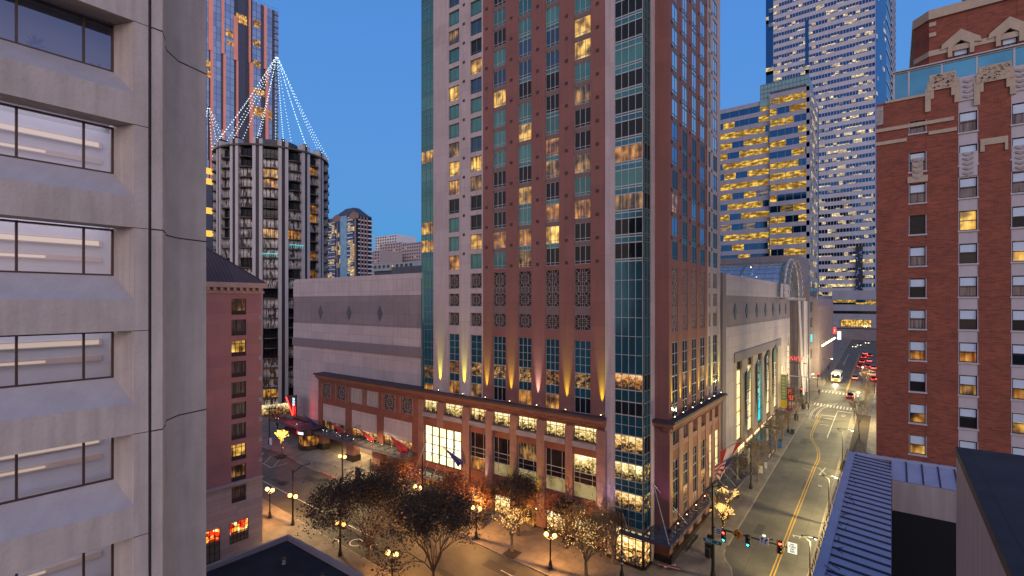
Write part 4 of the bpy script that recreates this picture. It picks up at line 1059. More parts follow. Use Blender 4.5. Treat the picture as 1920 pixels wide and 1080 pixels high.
while y < SY1 - .3:
    p, q = Vector(rp(SX0 + .42, y, .02)), Vector(rp(-.03, y, .02))
    rb.hexa([p + Vector((0, -.045, -.02)), q + Vector((0, -.045, -.02)), q + Vector((0, .045, -.02)), p + Vector((0, .045, -.02)), p + Vector((0, -.045, .06)), q + Vector((0, -.045, .06)), q + Vector((0, .045, .06)), p + Vector((0, .045, .06))]); y += .92
x = .9
while x < 8.8: rb.tube((x, YB, SZ - .78), (x, SY1 - .05, SZ - .08), .05, n=4); x += .95
rb.build('standing_seam', 'roof_seam_rib', sr)
gt = MB(); gt.box(SX0 - .03, SX0 + .4, 6, SY1 + .1, SZ - .02, SZ + .09); gt.box(SX0 + .4, 9, SY1 - .05, SY1 + .12, SZ - .15, SZ + .09); gt.build('gutter_edge', 'roof_seam', sr)
sp = MB(); rr = random.Random(5); y = 20.0
while y < SY1:
    sp.tube((SX0 + rr.uniform(-.12, .02), y, SZ + .08), (SX0 - .12, y + .05, SZ + .32), .022, n=4); y += .46
    if rr.random() < .6: sp.tube((SX0 + .42 + rr.random() * .6, y, SZ + .0), (SX0 + .3 + rr.random() * .6, y + rr.uniform(-.3, .3), SZ + .16), .022, n=4)
x = SX0 + .3
while x < 8.5: sp.ball((x, SY1 + .03, SZ + .14), .06, 5); x += .9
sp.build('snow_guard', 'roof_seam_rib', sr)
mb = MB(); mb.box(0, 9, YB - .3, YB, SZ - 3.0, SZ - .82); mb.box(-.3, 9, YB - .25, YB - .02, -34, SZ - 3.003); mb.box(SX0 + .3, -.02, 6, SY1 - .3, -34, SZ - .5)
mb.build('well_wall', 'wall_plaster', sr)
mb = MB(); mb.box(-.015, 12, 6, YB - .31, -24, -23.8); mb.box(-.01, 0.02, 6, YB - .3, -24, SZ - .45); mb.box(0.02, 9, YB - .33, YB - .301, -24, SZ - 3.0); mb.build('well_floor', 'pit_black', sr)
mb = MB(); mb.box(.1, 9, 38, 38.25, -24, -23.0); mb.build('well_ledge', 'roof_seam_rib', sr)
# penthouse block right of it
PY = 22.0; PXX, PZ = onY(1793, 838, PY)
ph = thing('plant_room', (PXX + 6, 12, -24), 'grey rendered rooftop block with a black felt roof in the bottom right corner', 'building')
mb = MB().box(PXX, PXX + 16, 4, PY, -24, PZ - .25); mb.build('rendered_wall', 'wall_plaster', ph)
mb = MB().box(PXX - .02, PXX + 16.2, 3.9, PY + .05, PZ - .247, PZ); mb.build('felt_roof', 'roof_black', ph)
# ================================================================= red brick art deco hotel on the right
HYY = 60.0; FH = FY(HYY)
hx = lambda px: XY(px, HYY); hz = lambda px, py: onY(px, py, HYY)[1]
ht_ = thing('brick_deco_hotel', (9, 64, -32), 'dark red brick hotel with cream stone ornament and sash windows, filling the right edge', 'building')
XL, XR_ = hx(1643), 26.0
bw = MB(); cr = MB(); gr_ = MB(); dk = MB(); rel = MB()
ZT = hz(1690, 187)
ca = (hx(1704), hx(1737)); cb = (hx(1797), hx(1834)); cc_ = (hx(1896), hx(1933))
rep = 5.15
colsH = [('a', *ca)] + [('g', *cb), ('g', *cc_)] + [('g', cc_[0] + (cc_[0] - cb[0]) * i, cc_[1] + (cc_[0] - cb[0]) * i) for i in (1, 2, 3)]
topa = [hz(1721, y) for y in (205, 262, 343)] + [hz(1722, 420 + q / 2.453) for q in (-40, 100, 245, 390, 535, 680, 825, 970)]
lvl = [hz(1816, 420 + q / 2.453) for q in (-62, 90, 243, 394, 546, 697, 849, 1000)]
dz = (lvl[0] - lvl[-1]) / 7
allv = [lvl[0] + dz * i for i in (4, 3, 2, 1)] + lvl
wH = []
WH = 1.85
cur = XL
rr = random.Random(11)
def sash(f, a, b, z0, z1, pane, label=None, blind=.46):
    wH.append(dict(f=f, u0=a, u1=b, z0=z0, z1=z1, nx=1, zs=[z0 + .05, z0 + (z1 - z0) * .5, z1 - .05], pane=pane, frame='joint_dark', d=-.12, w=.07, blind=blind))
paneA = {3: 'glass_dark', 4: 'glass_teal', 6: 'lit_dim', 8: 'lit_room_amber', 9: 'curtain_pane', 10: 'lit_room_amber', 11: 'lit_room'}
for gi, (kd, a, b) in enumerate(colsH):
    bw.fb(FH, cur, a, -34, ZT + (.0 if gi < 2 else .35), -.5, 0); cur = b
    prev = ZT + (1.0 if gi else 0)
    for k, zt in enumerate(allv):
        if gi == 0: zt = zt - .05
        if k == 0 and gi == 0: continue
        z1, z0 = zt, zt - WH
        if gi == 0 and k == 1: z0 = zt - 1.2
        if kd == 'a': (bw).fb(FH, a, b, z1 + .02, prev, -.5, -.03)
        else: gr_.fb(FH, a, b, z1 + .02, prev, -.5, -.05)
        prev = z0
        lit_ = ['glass_dark', 'curtain_pane', 'glass_smoke']
        pane = rr.choice(lit_)
        if gi == 0 and k in (8, 10, 11): pane = 'lit_room_amber' if k < 11 else 'lit_room'
        if gi == 1 and k == 4: pane = 'lit_room_bright'
        if gi == 1 and k in (8, 9): pane = 'lit_dim' if k == 9 else 'lit_room_amber'
        if gi == 2 and k in (5, 9, 10): pane = 'lit_room'
        if k == 4 and gi == 0: pane = 'glass_dark'
        bl = rr.uniform(.42, .5) if not (gi == 1 and k == 4) and not (gi == 0 and k == 4) else 0
        if k < 4: pane = 'curtain_pane'
        sash(FH, a + .05, b - .05, z0 + .08, z1, pane, blind=bl)
        cr_ = MB(); cr_.fb(FH, a, a + .05, z0, z1, -.3, .03); cr_.fb(FH, b - .05, b, z0, z1, -.3, .03); cr_.fb(FH, a - .06, b + .06, z0 - .06, z0 + .08, -.3, .07); cr_.build('window_surround', 'hotel_grey', ht_)
    (bw if kd == 'a' else gr_).fb(FH, a, b, -34, prev - .06, -.5, -.03)
bw.fb(FH, cur, XR_, -34, ZT + .4, -.5, 0)
bw.box(XL, XR_, HYY + .51, HYY + 22, -34, ZT - .4)
bw.build('brick_wall', 'hotel_brick', ht_); [MB().hexa(gr_.v[i:i + 8]).build('window_strip', 'hotel_grey', ht_) for i in range(0, len(gr_.v), 8)]
# string courses and stepped cream ornament
cr.fb(FH, XL - .05, cb[0] - .3, hz(1700, 237) - .16, hz(1700, 237) + .16, -.2, .12)
cr.fb(FH, XL - .05, ca[0] - .15, hz(1700, 262) - .16, hz(1700, 262) + .16, -.2, .12); cr.fb(FH, ca[1] + .15, cb[0] - .1, hz(1780, 244) - .16, hz(1780, 244) + .16, -.2, .12)
cr.fb(FH, XL + .7, hx(1740), ZT - .1, ZT + .12, -.5, .1)
cr.build('string_course', 'hotel_cream', ht_)
def arch_ornament(c, zt, w, top):
    st = MB()
    st.fb(FH, c - w, c - w + .4, zt - 2.6, zt - .5, -.2, .12); st.fb(FH, c + w - .4, c + w, zt - 2.2, zt - .5, -.2, .12)
    st.fb(FH, c - w + .15, c + w - .15, zt - .75, zt + .1, -.2, .16); st.fb(FH, c - w + .4, c - w + .62, zt - 1.5, zt - .753, -.2, .14); st.fb(FH, c + w - .62, c + w - .4, zt - 1.5, zt - .753, -.2, .14)
    st.fb(FH, c - w + .3, c + w - .3, zt + .103, zt + .7, -.2, .13)
    o = st.build('stone_ornament', 'hotel_cream', ht_)
    r = MB(); q = random.Random(int(c * 10))
    for i in range(70):
        u, z = c + q.uniform(-w + .4, w - .4), zt + q.uniform(-.65, .6); rr_ = q.uniform(.05, .11)
        r.fpoly(FH, [(u + rr_ * math.cos(k * 1.256 + i), z + rr_ * math.sin(k * 1.256 + i)) for k in range(5)], .1, .19)
    r.build('carving', 'hotel_cream', o)
arch_ornament(hx(1767), hz(1767, 152), 1.22, 0); arch_ornament(hx(1865), hz(1865, 136), 1.34, 0)
mb = MB()
mb.fb(FH, hx(1747), hx(1788), ZT, hz(1767, 165), -.5, .002); mb.fb(FH, hx(1838), hx(1890), ZT + .5, hz(1865, 150), -.5, .004); mb.build('brick_merlon', 'hotel_brick', ht_)
def relief(a, b, z0, z1, base='hotel_grey'):
    p = MB().fb(FH, a, b, z0, z1, -.1, .06).build('relief_panel', base, ht_)
    r = MB(); c = (a + b) / 2; n = max(3, int((z1 - z0) / .42))
    for i in range(n):
        z = z0 + (i + .5) * (z1 - z0) / n
        for s in (-1, 1): r.fpoly(FH, [(c, z - .15), (c + s * .34, z + .02), (c + s * .3, z + .18), (c, z + .08)], .06, .15)
    r.build('carving', 'hotel_relief', p)
relief(cb[0] + .05, cb[1] - .05, hz(1816, 187) + .05, hz(1816, 148)); relief(cc_[0] + .05, cc_[1] - .05, hz(1914, 168) + .05, hz(1914, 128))
relief(cb[0] + .05, cb[1] - .05, hz(1816, 330), hz(1816, 285)); relief(cc_[0] + .05, cc_[1] - .05, hz(1914, 320), hz(1914, 272))
relief(ca[0] + .25, ca[1] - .25, hz(1721, 338), hz(1721, 296), 'hotel_cream')
mb = MB(); mb.fb(FH, ca[0] - .1, ca[1] + .1, hz(1721, 342) , hz(1721, 330), -.1, .1); mb.build('stone_lintel', 'hotel_cream', ht_); mb = MB(); mb.fb(FH, hx(1838), hx(1890), hz(1865, 270), hz(1865, 258), -.1, .12); mb.fb(FH, hx(1838), hx(1846), hz(1865, 282), hz(1865, 270), -.1, .12); mb.fb(FH, hx(1884), hx(1890), hz(1865, 284), hz(1865, 270), -.1, .12); mb.build('stone_lintel', 'hotel_cream', ht_)
mb = MB(); mb.box(XL - .0, XL + .55, HYY - .12, HYY + .4, hz(1650, 235), ZT - .3); mb.build('corner_block', 'hotel_relief', ht_)
# glazed roof pavilion behind the parapet
FG = FY(61.6)
ga, gz0 = onY(1676, 183, 61.6); _, gz1 = onY(1676, 138, 61.6)
mb = MB(); us = [ga]
while us[-1] < 22: us.append(us[-1] + 2.75)
us.insert(1, ga + 1.1)
us = [ga, ga + 1.15] + [ga + 1.15 + 2.42 * i for i in range(1, 10)]
pv = MB(); bars(pv, FG, ga, us[-1], gz0 - 1, gz1, us, [gz1 - .06], 0, .14, .14); pv.fb(FG, ga - .1, us[-1], gz1, gz1 + .12, -5, .2); o = pv.build('pavilion_frame', 'frame_pale', ht_)
MB().fq(FG, ga, us[-1], gz0 - 1, gz1, -.08).build('pavilion_glass', 'glass_pent', o)
mb = MB(); mb.box(ga, ga + .06, 61.7, 66.5, gz0 - 1, gz1); mb.build('pavilion_flank', 'glass_pent', ht_)
# upper set-back tower
FU = FY(67.0); ux = lambda px: XY(px, 67.0); uz = lambda px, py: onY(px, py, 67.0)[1]
up = MB(); UL = ux(1742)
wu = [(ux(1788), ux(1815)), (ux(1879), ux(1907))]
zb1, zt1, ztop = uz(1800, 125), uz(1800, 78), uz(1745, 38)
ed = [UL, wu[0][0], wu[0][1], wu[1][0], wu[1][1], 24]
for i in (0, 2, 4): up.fb(FU, ed[i], ed[i + 1], ZT - 1, ztop, -.5, 0)
for a, b in wu: up.fb(FU, a, b, ZT - 1, zb1, -.5, -.02); up.fb(FU, a, b, zt1, ztop, -.5, -.02)
up.prism([(UL - .0, 67.5), (UL - .0, 67.0), (UL - 1.15, 68.3), (UL - 1.15, 84), (24, 84), (24, 67.5)], ZT - 1, ztop - .01)
up.prism([(UL + 4.8, 70), (24, 70), (24, 82), (UL + 3.8, 82), (UL + 3.8, 71)], ztop + .9, ztop + 14)
up.build('upper_brick', 'hotel_brick', ht_)
cr = MB(); cr.fb(FU, UL - .05, 24, ztop, ztop + .95, -.6, .25); cr.prism([(UL - 1.3, 84), (UL - 1.3, 68.2), (UL - .05, 66.75), (UL + .1, 67.6), (UL - .6, 68.6), (UL - .6, 84)], ztop, ztop + .93)
zband = uz(1750, 105)
cr.fb(FU, UL - .03, 24, zband, zband + .55, -.1, .1)
cr.prism([(UL - 1.2, 70), (UL - 1.2, 68.3), (UL - .03, 66.9), (UL, 67.3), (UL - .9, 68.5), (UL - .9, 70)], zband, zband + .53)
for a, b in wu:
    c = (a + b) / 2; zz = zt1
    cr.fpoly(FU, [(a - .45, zz - 1.4), (a - .45, zz - .35), (a - 1.0, zz - .5), (a - .9, zz + .0), (c, zz + 1.2), (b + .9, zz + .0), (b + 1.0, zz - .5), (b + .45, zz - .35), (b + .45, zz - 1.4), (b + .12, zz - 1.4), (b + .12, zz - .4), (c, zz + .1), (a - .12, zz - .4), (a - .12, zz - 1.4)], -.1, .22)
for i in range(3): cr.fb(FU, UL - .0, UL + .55, zband + 2.0 + i * 1.05, zband + 2.4 + i * 1.05, -.2, .09)
cr.build('cream_trim', 'hotel_cream', ht_)
for a, b in wu: sash(FU, a, b, zb1, zt1 - .1, 'curtain_pane', blind=.5)
windows(ht_, wH, cap=100)
# yellow awning at street level, by the hotel's corner
ya = thing('yellow_awning', (-2.2, 57.5, -27), 'yellow awning sloping out at the street corner of the brick hotel', 'awning')
p = [at(1622, 850, 52), at(1648, 838, 49.0), at(1648, 860, 49.5), at(1628, 862, 52)]
mb = MB(); a = onG(1632, 850)
q = [(-4.4, 62.5, -17.6), (-1.3, 62.5, -16.4), (-1.3, 66.0, -16.4), (-4.4, 66.0, -17.6)]
mb.hexa([Vector(v) - Vector((0, 0, .12)) for v in q] + [Vector(v) for v in q]); mb.build('awning_cloth', 'yellow_awning', ya)
mb = MB(); [mb.tube((-1.4, y, -18.2), (-4.3, y, -17.75), .04) for y in (62.7, 65.8)]; mb.build('awning_arm', 'pole_black', ya)
# small fittings on the near roofs
def vent(x, y, z, label, name='roof_vent', r=.16, h=.5, cat='roof vent'):
    t_ = thing(name, (x, y, z), label, cat); MB().lathe((x, y, z), [(r * 1.5, 0), (r, .06), (r, h)], 10).build('pipe', 'parapet_grey', t_); MB().lathe((x, y, z + h), [(r * 1.6, 0), (r * 1.3, .12), (.02, .16)], 10).build('cap', 'pole_black', t_)
vent(RX + 5, RY - 3.2, RZ - .55, 'small pipe vent on the black flat roof near its street corner')
vent(RX + 11, RY - 2.4, RZ - .55, 'small pipe vent on the black flat roof close to the bottom edge')
vent(PXX + 2.2, PY - 3.5, PZ, 'small pipe vent on the black felt roof in the right corner', r=.1, h=.3)
# ================================================================= exhibition hall, west wall (pale panels)
def bands(par, fc, u0, u1, zs, th=.6, name='panel_band'):
    for z1, z0, mt, d in zs: MB().fb(fc, u0, u1, z0, z1 - .003, -th, d).build(name, mt, par)
BZ = [(5.0, 1.25, 'panel_pale', 0), (1.25, -4.4, 'panel_dark', -.06), (-4.4, -7.6, 'panel_pale', 0), (-7.6, -9.3, 'panel_trim', .22), (-9.3, -14.2, 'panel_pale', -.02)]
WX0, WX1 = XY(550, 57.0), X_(787) + .2
FW_ = FY(57.0)
eh = thing('exhibition_hall', (-80, 62, -30), 'windowless pale panelled hall with a row of dark diamonds, left of the tower', 'building')
bands(eh, FW_, WX0, WX1, BZ)
mb = MB().fb(FW_, WX0, X_(598), -24.4, -14.2, -.6, -.02); mb.build('panel_band', 'panel_pale', eh)
for px in (600.5, 654, 712):
    u = XY(px, 57); z = -2.0; mb = MB().fpoly(FW_, [(u - .75, z), (u, z - 1.35), (u + .75, z), (u, z + 1.35)], -.05, .05); mb.build('diamond', 'diamond_dark', eh)
    MB().fpoly(FW_, [(u - .95, z), (u, z - 1.6), (u + .95, z), (u, z + 1.6)], -.05, -.03).build('diamond_frame', 'panel_trim', eh)
mb = MB(); mb.box(WX0, WX1, 57.6, 95, -36, 4.7); mb.box(WX0 + .0, WX0 + .5, 57, 95, 4.7, 5.0); mb.build('core', 'panel_dark', eh)
mb = MB(); mb.box(WX0 + 22, WX1 - 1, 66, 80, 4.7, 7.2); mb.build('roof_plant', 'diamond_dark', eh)
mb = MB(); mb.fb(FW_, WX1 - .9, WX1 - .15, -14, 5.2, 0, .25); mb.tube(FW_.P(WX1 - 1.6, -14, .15), FW_.P(WX1 - 1.6, 4, .15), .07); mb.build('edge_trim', 'panel_trim', eh)
# lower left shop unit: soffit band, wine awning, glowing shop front
mb = MB(); mb.fb(FW_, WX0, X_(598), -25.2, -24.4, -.6, .15); mb.build('fascia', 'podium_pier', eh)
ws = [dict(f=FW_, u0=WX0 + .8, u1=X_(598) - .4, z0=-28.4, z1=-25.25, nx=6, nz=2, pane='lit_room_amber', frame='bronze', d=-.1)]
windows(eh, ws)
aw = thing('wine_red_awning', FW_.P(-95, -27, 1), 'wine red sloping awning under the neon sign on the hall corner', 'awning')
mb = MB(); P = FW_.P; mb.hexa([P(WX0 + .6, -27.0, 2.6), P(X_(597), -27.0, 2.6), P(X_(597), -27.0, 2.5), P(WX0 + .6, -27.0, 2.5), P(WX0 + .6, -25.1, .2), P(X_(597), -25.1, .2), P(X_(597), -25.1, .1), P(WX0 + .6, -25.1, .1)]); mb.build('awning_cloth', 'awning_wine', aw)
mb = MB(); mb.fb(FW_, WX0 + .6, X_(597), -27.4, -27.0, 2.5, 2.56); mb.build('valance', 'awning_wine', aw)
# red vertical neon blade sign
nx_ = WX0 - .4
ns = thing('neon_blade_sign', (nx_, 55.5, -24), 'tall V shaped red neon blade sign glowing on the corner of the hall', 'sign')
F90 = FY(54.4)
u0, z1_ = onY(537, 744, 54.4); u1, z0_ = onY(549, 779, 54.4)
mb = MB(); mb.fpoly(F90, [(u0 - .3, z1_ + .2), (u1 + 1.2, z1_ + .8), (u1 + 1.2, z0_), (u1 - .2, z0_ - .3)], -.25, 0); mb.build('sign_body', 'awning_wine', ns)
mb = MB(); mb.fpoly(F90, [(u0 - .1, z1_), (u0 + .15, z1_), (u1 + .15, z0_), (u1 - .1, z0_)], .02, .1); mb.fb(F90, u1 + .1, u1 + .32, z0_ + .3, z0_ + 2.2, .02, .1); mb.build('neon_tube', 'neon_red', ns)
mb = MB(); [mb.fb(F90, u1 + .1, u1 + .7, z1_ - .3 - i * .55, z1_ + .1 - i * .55, .02, .08) for i in range(3)]; mb.build('neon_letters', 'neon_cyan', ns)
lamp('POINT', 'neon_glow', (u1 + .9, 53.6, z0_ + 1.2), 380, (1, .04, .02), .2, par=ns)
# ---- entrance canopy of the west wing
cz = -24.95
c2 = thing('entrance_canopy', (-78, 52, -27), 'long slate coloured glass entrance canopy sweeping out over the driveway', 'canopy', 'glass canopies over the pavement')
pts = [onY(*p) for p in ()]
def onZ(px, py, z):
    a, b = rx(px); D = -z / ((py - HY) / FP); return a * D, b * D
o_ = [onZ(560, 806, cz), onZ(600, 821, cz), onZ(768, 868, cz), onZ(783, 862, cz)]
front = [onZ(548, 800, cz), onZ(640, 829, cz), onZ(765, 873, cz)]
yF = 52.5
xa, xb = WX0 - 2, X_(783)
fr = MB(); fr.box(xa, xb, yF, yF + .25, cz - .3, cz + .15); fr.box(xa, xa + .2, yF + .253, TY - .4, cz - .25, cz + .12); fr.box(xb - .2, xb, yF + .253, TY - .4, cz - .25, cz + .12)
n = 22
for i in range(1, n): x = xa + (xb - xa) * i / n; fr.hexa([(x - .07, yF + .253, cz - .1), (x + .07, yF + .253, cz - .1), (x + .07, TY - .1, cz + .1), (x - .07, TY - .1, cz + .1), (x - .07, yF + .253, cz + .14), (x + .07, yF + .253, cz + .14), (x + .07, TY - .1, cz + .38), (x - .07, TY - .1, cz + .38)])
fr.build('canopy_frame', 'canopy_frame', c2)
gl = MB(); gl.hexa([(xa, yF, cz + .1), (xb, yF, cz + .1), (xb, TY - .1, cz + .22), (xa, TY - .1, cz + .22), (xa, yF, cz + .125), (xb, yF, cz + .125), (xb, TY - .1, cz + .245), (xa, TY - .1, cz + .245)]); gl.build('glass_roof', 'canopy_glass_slate', c2)
sp = MB(); rr = random.Random(2)
for i in range(22): x = rr.uniform(xa + 1, xb - 1); y = rr.uniform(yF + .3, TY - .5); sp.octa((x, y, cz + .5), .05)
sp.build('star_lights', 'fixture_white', c2)
for i, px in enumerate((597, 749, 905)):
    pass
for i, x in enumerate((-88.0, -78.3, -70.6)):
    cl = MB(); cl.box(x - 1.1, x + 1.1, yF + 1.2, yF + 2.6, gz(x, yF), cz - .31); cl.build('column', 'podium_pier', c2)
    cl = MB(); cl.box(x - 1.25, x + 1.25, yF + 1.05, yF + 2.7, gz(x, yF), gz(x, yF) + 1.3); cl.build('column_base', 'podium_base', c2)
for i, (x, y) in enumerate(((-70, 60), (-76, 60), (-82, 60), (-88, 60), (-74, 58), (-80, 58), (-86, 58))):
    mb = MB().box(x - .5, x + .5, y - .5, y + .5, -25.42, -25.31)
    mb.build('ceiling_light', 'fixture_white', c2)
lamp('AREA', 'porch_light', (-79, 57.5, -25.6), 1100, (1, .72, .34), size=1, par=c2).data.size = 6
# white figure sculpture on a plinth under the canopy
sx, sy = onG(849, 868); sx, sy = onG(841, 885)
sx, sy = -66.5, 55.0; sx, sy = onG(694, 903)
sg = gz(sx, sy) + .16
st = thing('plinth_sculpture', (sx, sy, sg), 'slim pale sculpture on a white plinth under the entrance canopy', 'sculpture')
mb = MB().box(sx - 1.1, sx + 1.1, sy - 1.1, sy + 1.1, sg, sg + .5); mb.box(sx - .45, sx + .45, sy - .45, sy + .45, sg + .5, sg + 1.1); mb.build('plinth', 'stone_white', st)
mb = MB().lathe((sx, sy, sg + 1.1), [(.25, 0), (.14, .4), (.34, .9), (.2, 1.3), (.3, 1.7), (.1, 2.1), (.22, 2.4), (.05, 2.7)], 10); mb.build('figure', 'stone_white', st, smooth=True)
# black rounded kiosk at the far end of the driveway
kx, ky = onG(588, 846); kg = gz(kx, ky) + .15; kx -= 2.2; ky += .5
kk = thing('corner_kiosk', (kx, ky, kg), 'black rounded corner shopfront with a red and white lit stripe', 'kiosk')
prof = [(2.1 * math.cos(a), 2.1 * math.sin(a)) for a in [R(180 + 22.5 * i) for i in range(9)]] + [(2.1, 1.8), (-2.1, 1.8)]
pl = lambda s: [(kx + x * s, ky + y * s) for x, y in prof]
MB().prism(pl(1), kg, kg + .9).build('dado', 'podium_base', kk); MB().prism(pl(.93), kg + .9, kg + 2.8).build('glazing', 'lit_room_amber', kk)
MB().prism(pl(1.08), kg + 2.8, kg + 3.9).build('fascia', 'podium_base', kk); MB().prism(pl(1.15), kg + 3.9, kg + 4.1).build('roof', 'cornice_dark', kk)
mb = MB()
for i in range(9):
    a = R(180 + 22.5 * i); mb.tube((kx + 2.02 * math.cos(a), ky + 2.02 * math.sin(a), kg + .9), (kx + 2.02 * math.cos(a), ky + 2.02 * math.sin(a), kg + 2.8), .06)
mb.build('mullion', 'joint_dark', kk)
for nm, a0, a1, mt in (('red_stripe', 228, 262, 'sign_glow_red'), ('white_stripe', 266, 300, 'sign_glow_white'), ('white_stripe', 205, 220, 'sign_glow_red')):
    mb = MB(); A = [R(a0 + (a1 - a0) * i / 4) for i in range(5)]
    for p, q in zip(A, A[1:]): r = 2.31; mb.quad((kx + r * math.cos(p), ky + r * math.sin(p), kg + 3.1), (kx + r * math.cos(q), ky + r * math.sin(q), kg + 3.1), (kx + r * math.cos(q), ky + r * math.sin(q), kg + 3.6), (kx + r * math.cos(p), ky + r * math.sin(p), kg + 3.6))
    mb.build(nm, mt, kk)
# ================================================================= convention hall, street side (right of the tower)
CX_ = -23.0; FC = FX(CX_); YE = YX(1481, CX_)
chh = thing('convention_hall', (CX_ - 10, 125, -28), 'long pale panelled hall along the street with seven dark diamonds and tall lit windows', 'building')
Y0c = TEND + .1
pr0, pr1 = YX(1376, CX_), YX(1463.5, CX_)
bands(chh, FC, Y0c, YE, BZ[:3] + [(-7.6, -9.5, 'panel_pale', .0)])
for a, b in ((Y0c, pr0), (pr1, YX(1476.8, CX_)), (YX(1480, CX_), YE)): MB().fb(FC, a, b, -32, -9.503, -.6, 0).build('panel_wall', 'panel_pale', chh)
MB().fb(FC, YX(1351, CX_), YX(1357.5, CX_), -32, 5.0, 0, .35).build('dark_rib', 'panel_trim', chh)
for px in (1378.5, 1400.4, 1419.3, 1435.4, 1449.6, 1462.2, 1473.3):
    u = YX(px, CX_); z = -1.7; MB().fpoly(FC, [(u - 1.1, z), (u, z - 1.5), (u + 1.1, z), (u, z + 1.5)], -.05, .05).build('diamond', 'diamond_dark', chh)
MB().box(CX_ - 45, CX_ - .6, Y0c, YE, -34, 4.6).build('core', 'panel_dark', chh)
# portal
zt = -9.5
MB().fb(FC, pr0 - .02, pr1 + .02, zt - 1.6, zt + .1, -.5, .2).build('portal_lintel', 'panel_trim', chh)
wp = [(1381, 1391.5), (1401.5, 1411.5), (1420.5, 1429.5), (1437, 1444.5), (1451, 1457.5)]
we = [(YX(a, CX_), YX(b, CX_)) for a, b in wp]
zb = -26.3
cur = pr0
pws = []
for i, (a, b) in enumerate(we):
    MB().fb(FC, cur, a, -29.5, zt - 1.6, -.6, .03).build('portal_column', 'hotel_cream', chh); cur = b
    MB().fb(FC, a, b, -29.5, zb, -.6, .0).build('portal_sill', 'podium_pier', chh)
    pws.append(dict(f=FC, u0=a, u1=b, z0=zb, z1=zt - 3.4, nx=1, nz=5, pane='lit_teal' if i == 2 else 'lit_tallwin', frame='bronze', d=-.35, w=.16))
    pws.append(dict(f=FC, u0=a, u1=b, z0=zt - 3.4, z1=zt - 1.62, nx=1, nz=1, pane='glass_dark', frame='bronze', d=-.35, w=.12))
MB().fb(FC, cur, pr1, -29.5, zt - 1.6, -.6, .15).build('portal_column', 'hotel_cream', chh)
pws.append(dict(f=FC, u0=YX(1476.8, CX_), u1=YX(1480, CX_), z0=-22, z1=-12.0, nx=1, nz=6, pane='lit_tallwin', frame='bronze', d=-.1, w=.16))
pws.append(dict(f=FC, u0=YX(1464.8, CX_), u1=YX(1468, CX_), z0=-22, z1=-16.5, nx=1, nz=1, pane='lit_tallwin', frame='bronze', d=.05, w=.12))
for i in range(9): pws.append(dict(f=FC, u0=pr0 + 2 + i * 7, u1=pr0 + 7.5 + i * 7, z0=-29.5 + .0, z1=-29.4 + 2.4, nx=3, nz=1, pane='lit_shop', frame='bronze', d=.2, w=.1))
windows(chh, pws)
# hanging banners between the columns: tall wedge pennants
def banner(i, mat, label, top, hgt, wid=2.6, txt=None, tmat='paint_white', extra=None):
    a, b = we[i]; c = a - 2.2
    t_ = thing('hanging_banner', FC.P(c + wid / 2, top - hgt, .5), label, 'banner', 'pennant banners on the convention hall')
    mb = MB().fpoly(FC, [(c - .5, top - .9), (c + wid + .3, top + .5), (c + .2, top - hgt)], .32, .37); mb.build('pennant', mat, t_)
    mb = MB().tube(FC.P(c - .5, top - .8, .2), FC.P(c + wid + .3, top + .6, .2), .05); mb.build('banner_arm', 'pole_black', t_)
    return t_, c
t1, c = banner(1, 'banner_black', 'black wedge banner with white letters Spain under a green panel', -13.4, 12.6, 3.0)
MB().fpoly(FC, [(c - .46, -14.2), (c + 3.1, -12.95), (c + 2.35, -17.2), (c - .3, -17.2)], .374, .39).build('green_panel', 'banner_green', t1)
MB().fb(FC, c - .3, c + 2.3, -17.5, -17.25, .374, .40).build('cream_rule', 'banner_cream', t1)
text(t1, 'Spain', FC, c + .9, -20.6, .38, 2.6, 'sign_white', rot=R(-90), bold=.07, width=5.6)
strokes(t1, FC, c + 1.1, -15.6, .392, 2.2, 1.0, 5, 'banner_cream', 'script_mark', 5, .04)
t2, c = banner(2, 'banner_navy', 'navy wedge banner with five round emblems in a column', -12.6, 12.8, 3.0)
for k in range(5): MB().fpoly(FC, [(c + 1.05 + .58 * math.cos(q * .524), -14.3 - k * 1.5 + .58 * math.sin(q * .524)) for q in range(12)], .374, .41).build('emblem', ['banner_olive', 'banner_cream', 'banner_cream', 'sign_white', 'hotel_grey'][k], t2)
t3, c = banner(3, 'banner_navy', 'navy wedge banner with a white ring and small vertical lettering', -11.6, 12.5, 3.0)
rg = MB(); 
for q in range(14): a0, a1 = q * .4488, (q + 1) * .4488; rg.fpoly(FC, [(c + 1.2 + .7 * math.cos(a0), -13.0 + .7 * math.sin(a0)), (c + 1.2 + .7 * math.cos(a1), -13.0 + .7 * math.sin(a1)), (c + 1.2 + .45 * math.cos(a1), -13.0 + .45 * math.sin(a1)), (c + 1.2 + .45 * math.cos(a0), -13.0 + .45 * math.sin(a0))], .374, .41)
rg.build('ring_emblem', 'sign_white', t3); text(t3, 'director', FC, c + 1.1, -16.5, .38, 1.2, 'sign_white', rot=R(-90), bold=.02, width=4.4)
t4, c = banner(4, 'banner_black', 'black wedge banner with spaced white capitals under a blue top', -11.0, 13, 3.2)
MB().fpoly(FC, [(c - .46, -11.8), (c + 3.3, -10.5), (c + 2.6, -14.3), (c - .3, -14.3)], .374, .39).build('blue_panel', 'banner_green', t4)
text(t4, 'WELLINGTON', FC, c + .9, -18.6, .38, 1.7, 'sign_white', rot=R(-90), bold=.05, width=7.4)
MB().fb(FC, c - .3, c + 2.5, -14.9, -14.5, .374, .40).build('cream_rule', 'banner_cream', t4)
